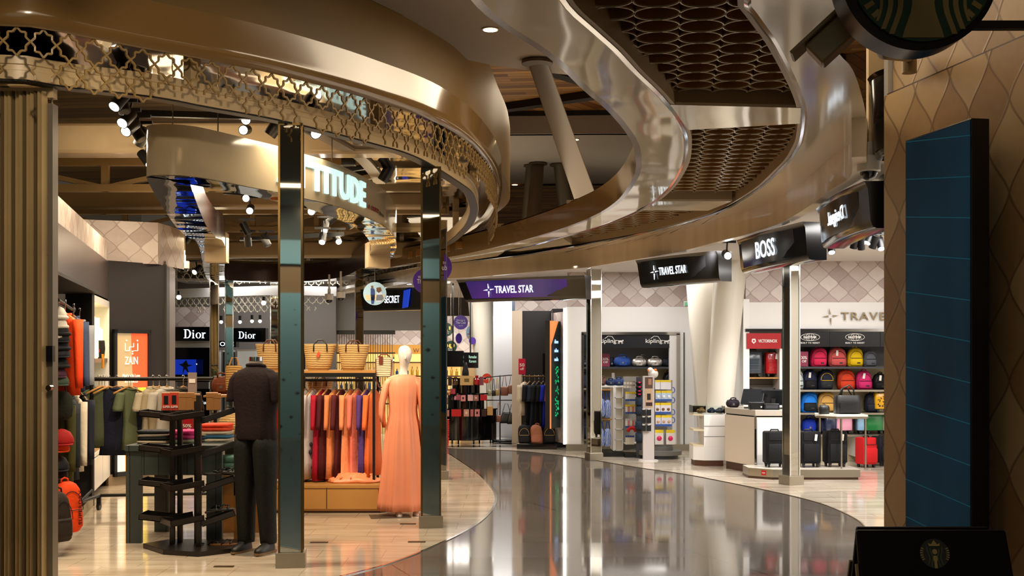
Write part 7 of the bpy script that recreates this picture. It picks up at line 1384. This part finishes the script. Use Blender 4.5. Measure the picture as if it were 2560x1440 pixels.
# round cafe sign
RD = 5.2; cs = thing('round_cafe_sign', 'round black rimmed green and cream emblem sign on a bracket at the top right', 'sign', (X(2306, RD), RD, Z(-74, RD)), 0)
R_ = 199*RD/F
MB().cyl((-.01, .09, 0), R_, .16, 72, 'Y').build('rim', mat('rim_black', '#100d0c', .3, .3), cs, smooth=True); ri = 178*RD/F
M_GRN = mat('emblem_green', '#0b3b2a', .5); M_CRM = mat('emblem_cream', '#8f7c4c', .5)
MB().cyl((.0, .005, 0), ri, .02, 72, 'Y').build('green_face', M_GRN, cs)
def band(f0, w0, z0, z1, q, nm='cream_wave'):
    pts = []; n_ = 16
    for i in range(n_+1): z_ = z0+(z1-z0)*i/n_; pts.append((q*(f0(z_)-w0/2), z_))
    for i in range(n_, -1, -1): z_ = z0+(z1-z0)*i/n_; pts.append((q*(f0(z_)+w0/2), z_))
    if q < 0: pts = pts[::-1]
    MB().xz([(a_*ri, b_*ri) for a_, b_ in pts], -.012, -.005).build(nm, M_CRM, cs)
wav = lambda o, k=.0: (lambda z_: o+.075*math.sin((z_+.15)*5.2))
pts = [(.23+.075*math.sin((z_+.15)*5.2), z_) for z_ in [-.95+.12*i for i in range(14)]]
MB().xz([(a_*ri, b_*ri) for a_, b_ in pts+[(-a_, b_) for a_, b_ in reversed(pts)]], -.012, -.005).build('cream_centre', M_CRM, cs)
for q in (-1, 1):
    band(wav(.39), .075, -.90, .6, q); band(wav(.53), .07, -.83, .6, q); band(wav(.66), .04, -.72, -.1, q)
    for i in range(7): an = -.75+.17*i; MB().box((q*.90*ri*math.cos(an), -.008, .90*ri*math.sin(an)), (.055-.004*abs(i-4), .007, .022), ry=q*-an).build('scale_mark', M_CRM, cs)
    MB().xz([(q*a_*ri, b_*ri) for a_, b_ in ((.62, .2), (.8, .14), (.84, -.05), (.74, -.22), (.62, -.05))], -.012, -.005).build('fin_shape', M_CRM, cs)
MB().box((.95, .07, -127*RD/F), (1.5, .04, .035)).build('bracket_arm', M_BLACK, cs)
# bullet camera with arm
CD = 5.6; bc = thing('bullet_camera', 'beige box security camera on a swivel arm behind the round sign', 'security camera', (X(2110, CD), CD, Z(75, CD)), 0); m = mat('camera_beige', '#9a835a', .4)
g = MB(); g.M = Matrix.Rotation(-.3, 4, 'Z') @ Matrix.Rotation(-.72, 4, 'Y'); g.box((0, 0, 0), (.36, .13, .12)); g.build('housing', m, bc, bevel=.01, smooth=True)
g = MB(); g.M = Matrix.Rotation(-.3, 4, 'Z') @ Matrix.Rotation(-.72, 4, 'Y'); g.box((-.03, 0, .075), (.44, .17, .018)); g.build('sun_shield', m, bc, bevel=.004)
MB().cyl((.14, .0, -.02), .04, .07, 20).build('swivel', m, bc, smooth=True); WM = Vector((2.5, 7.55, 3.58)); ow = WM-Vector((X(2110, CD), CD, Z(75, CD))); MB().tube([(.15, 0, -.03), tuple(ow*.3+Vector((.08, 0, -.07))), tuple(ow)], .03, 14).build('arm', m, bc, smooth='all'); MB().cyl(tuple(ow-Vector((0, 0, .04))), .045, .12, 18).build('wall_mount', m, bc, smooth=True); MB().tube([(.06, -.05, -.04), (.09, -.06, -.1), (.13, -.03, -.08)], .003, 5).build('cable', M_BLACK, bc)
# A-frame board in front
SD = 4.75; ab = thing('a_frame_board', 'black folding A-frame board with a round cafe emblem at the bottom right', 'sign board', (X(2322, SD), SD, 0), 0); hw = .285; hz = Z(1326, SD)
g = MB(); ln = .16
g.add([(-hw-.015, -.32, 0), (hw+.08, -.32, 0), (hw-.02+.04, 0, hz), (-hw, 0, hz), (-hw-.015, -.29, 0), (hw+.08, -.29, 0), (hw-.02+.04, .03, hz), (-hw, .03, hz)], [(0, 1, 2, 3), (7, 6, 5, 4), (0, 4, 5, 1), (1, 5, 6, 2), (2, 6, 7, 3), (3, 7, 4, 0)]); g.build('front_board', mat('board_black', '#040404', .5, spec=.15), ab, bevel=.008)
g = MB(); g.add([(-hw-.0, .34, 0), (hw+.06, .34, 0), (hw-.02, .06, hz+.004), (-hw+.02, .06, hz+.004), (-hw-.0, .37, 0), (hw+.06, .37, 0), (hw-.02, .09, hz+.004), (-hw+.02, .09, hz+.004)], [(0, 1, 2, 3), (7, 6, 5, 4), (0, 4, 5, 1), (1, 5, 6, 2), (2, 6, 7, 3), (3, 7, 4, 0)]); g.build('rear_board', mat('board_black'), ab, bevel=.008)
MB().bar((-hw-.012, -.2, .45), (-hw-.012, .26, .45), .012).bar((-hw-.006, -.02, hz-.13), (-hw-.016, -.2, .4), .012).bar((-hw-.006, .06, hz-.13), (-hw-.016, .24, .4), .012).build('side_brace', mat('brace_brass', '#6b5a34', .4, .6), ab)
em_ = bpy.data.objects.new('emblem', None)
rx_ = math.atan2(.32, hz); zc_ = Z(1386, SD-.05); yc_ = -.32*(1-zc_/hz)-.003
def emb(nm, shapes, m_, d=.002):
    g = MB()
    for pts in shapes: g.xz([(a_*.058, b_*.058) for a_, b_ in pts], -d, 0)
    o_ = g.build(nm, m_, ab); o_.location = (.012, yc_, zc_); o_.rotation_euler = (-rx_, 0, 0); return o_
M_EC = mat('emblem_pale', '#a08a52', .5); M_EG = mat('emblem_sage', '#3c4a34', .5); cir = [(math.cos(2*PI*i/32), math.sin(2*PI*i/32)) for i in range(32)]
emb('emblem_disc', [cir], mat('emblem_dark', '#0a1a12', .5)); wv_ = []
for q in (-1, 1):
    wv_ += [[(q*(.18+.22*k+.07*math.sin(z_*5)), z_) for z_ in [-.9+.15*k+.12*i for i in range(11)]]+[(q*(.27+.22*k+.07*math.sin(z_*5)), z_) for z_ in reversed([-.9+.15*k+.12*i for i in range(11)])] for k in range(2)]
emb('wave_lines', wv_, M_EG, .004); emb('centre_shape', [[(.1, -1), (.08, -.6), (.16, -.35), (.1, -.15), (-.1, -.15), (-.16, -.35), (-.08, -.6), (-.1, -1)], [(.16*c_+.0, .12+.18*s_) for c_, s_ in cir]], M_EC, .005)
emb('crown', [[(-.35, .5), (.35, .5), (.4, .7), (.2, .62), (0, .9), (-.2, .62), (-.4, .7)]], M_EC, .005); mk = []
for q in (-1, 1):
    for i in range(6): an = -.5+.17*i; mk.append([(q*(.8)*math.cos(an), .8*math.sin(an)), (q*.99*math.cos(an), .99*math.sin(an)), (q*.99*math.cos(an+.08), .99*math.sin(an+.08)), (q*.8*math.cos(an+.08), .8*math.sin(an+.08))])
emb('edge_marks', mk, M_EC, .005)
bpy.data.objects.remove(em_)
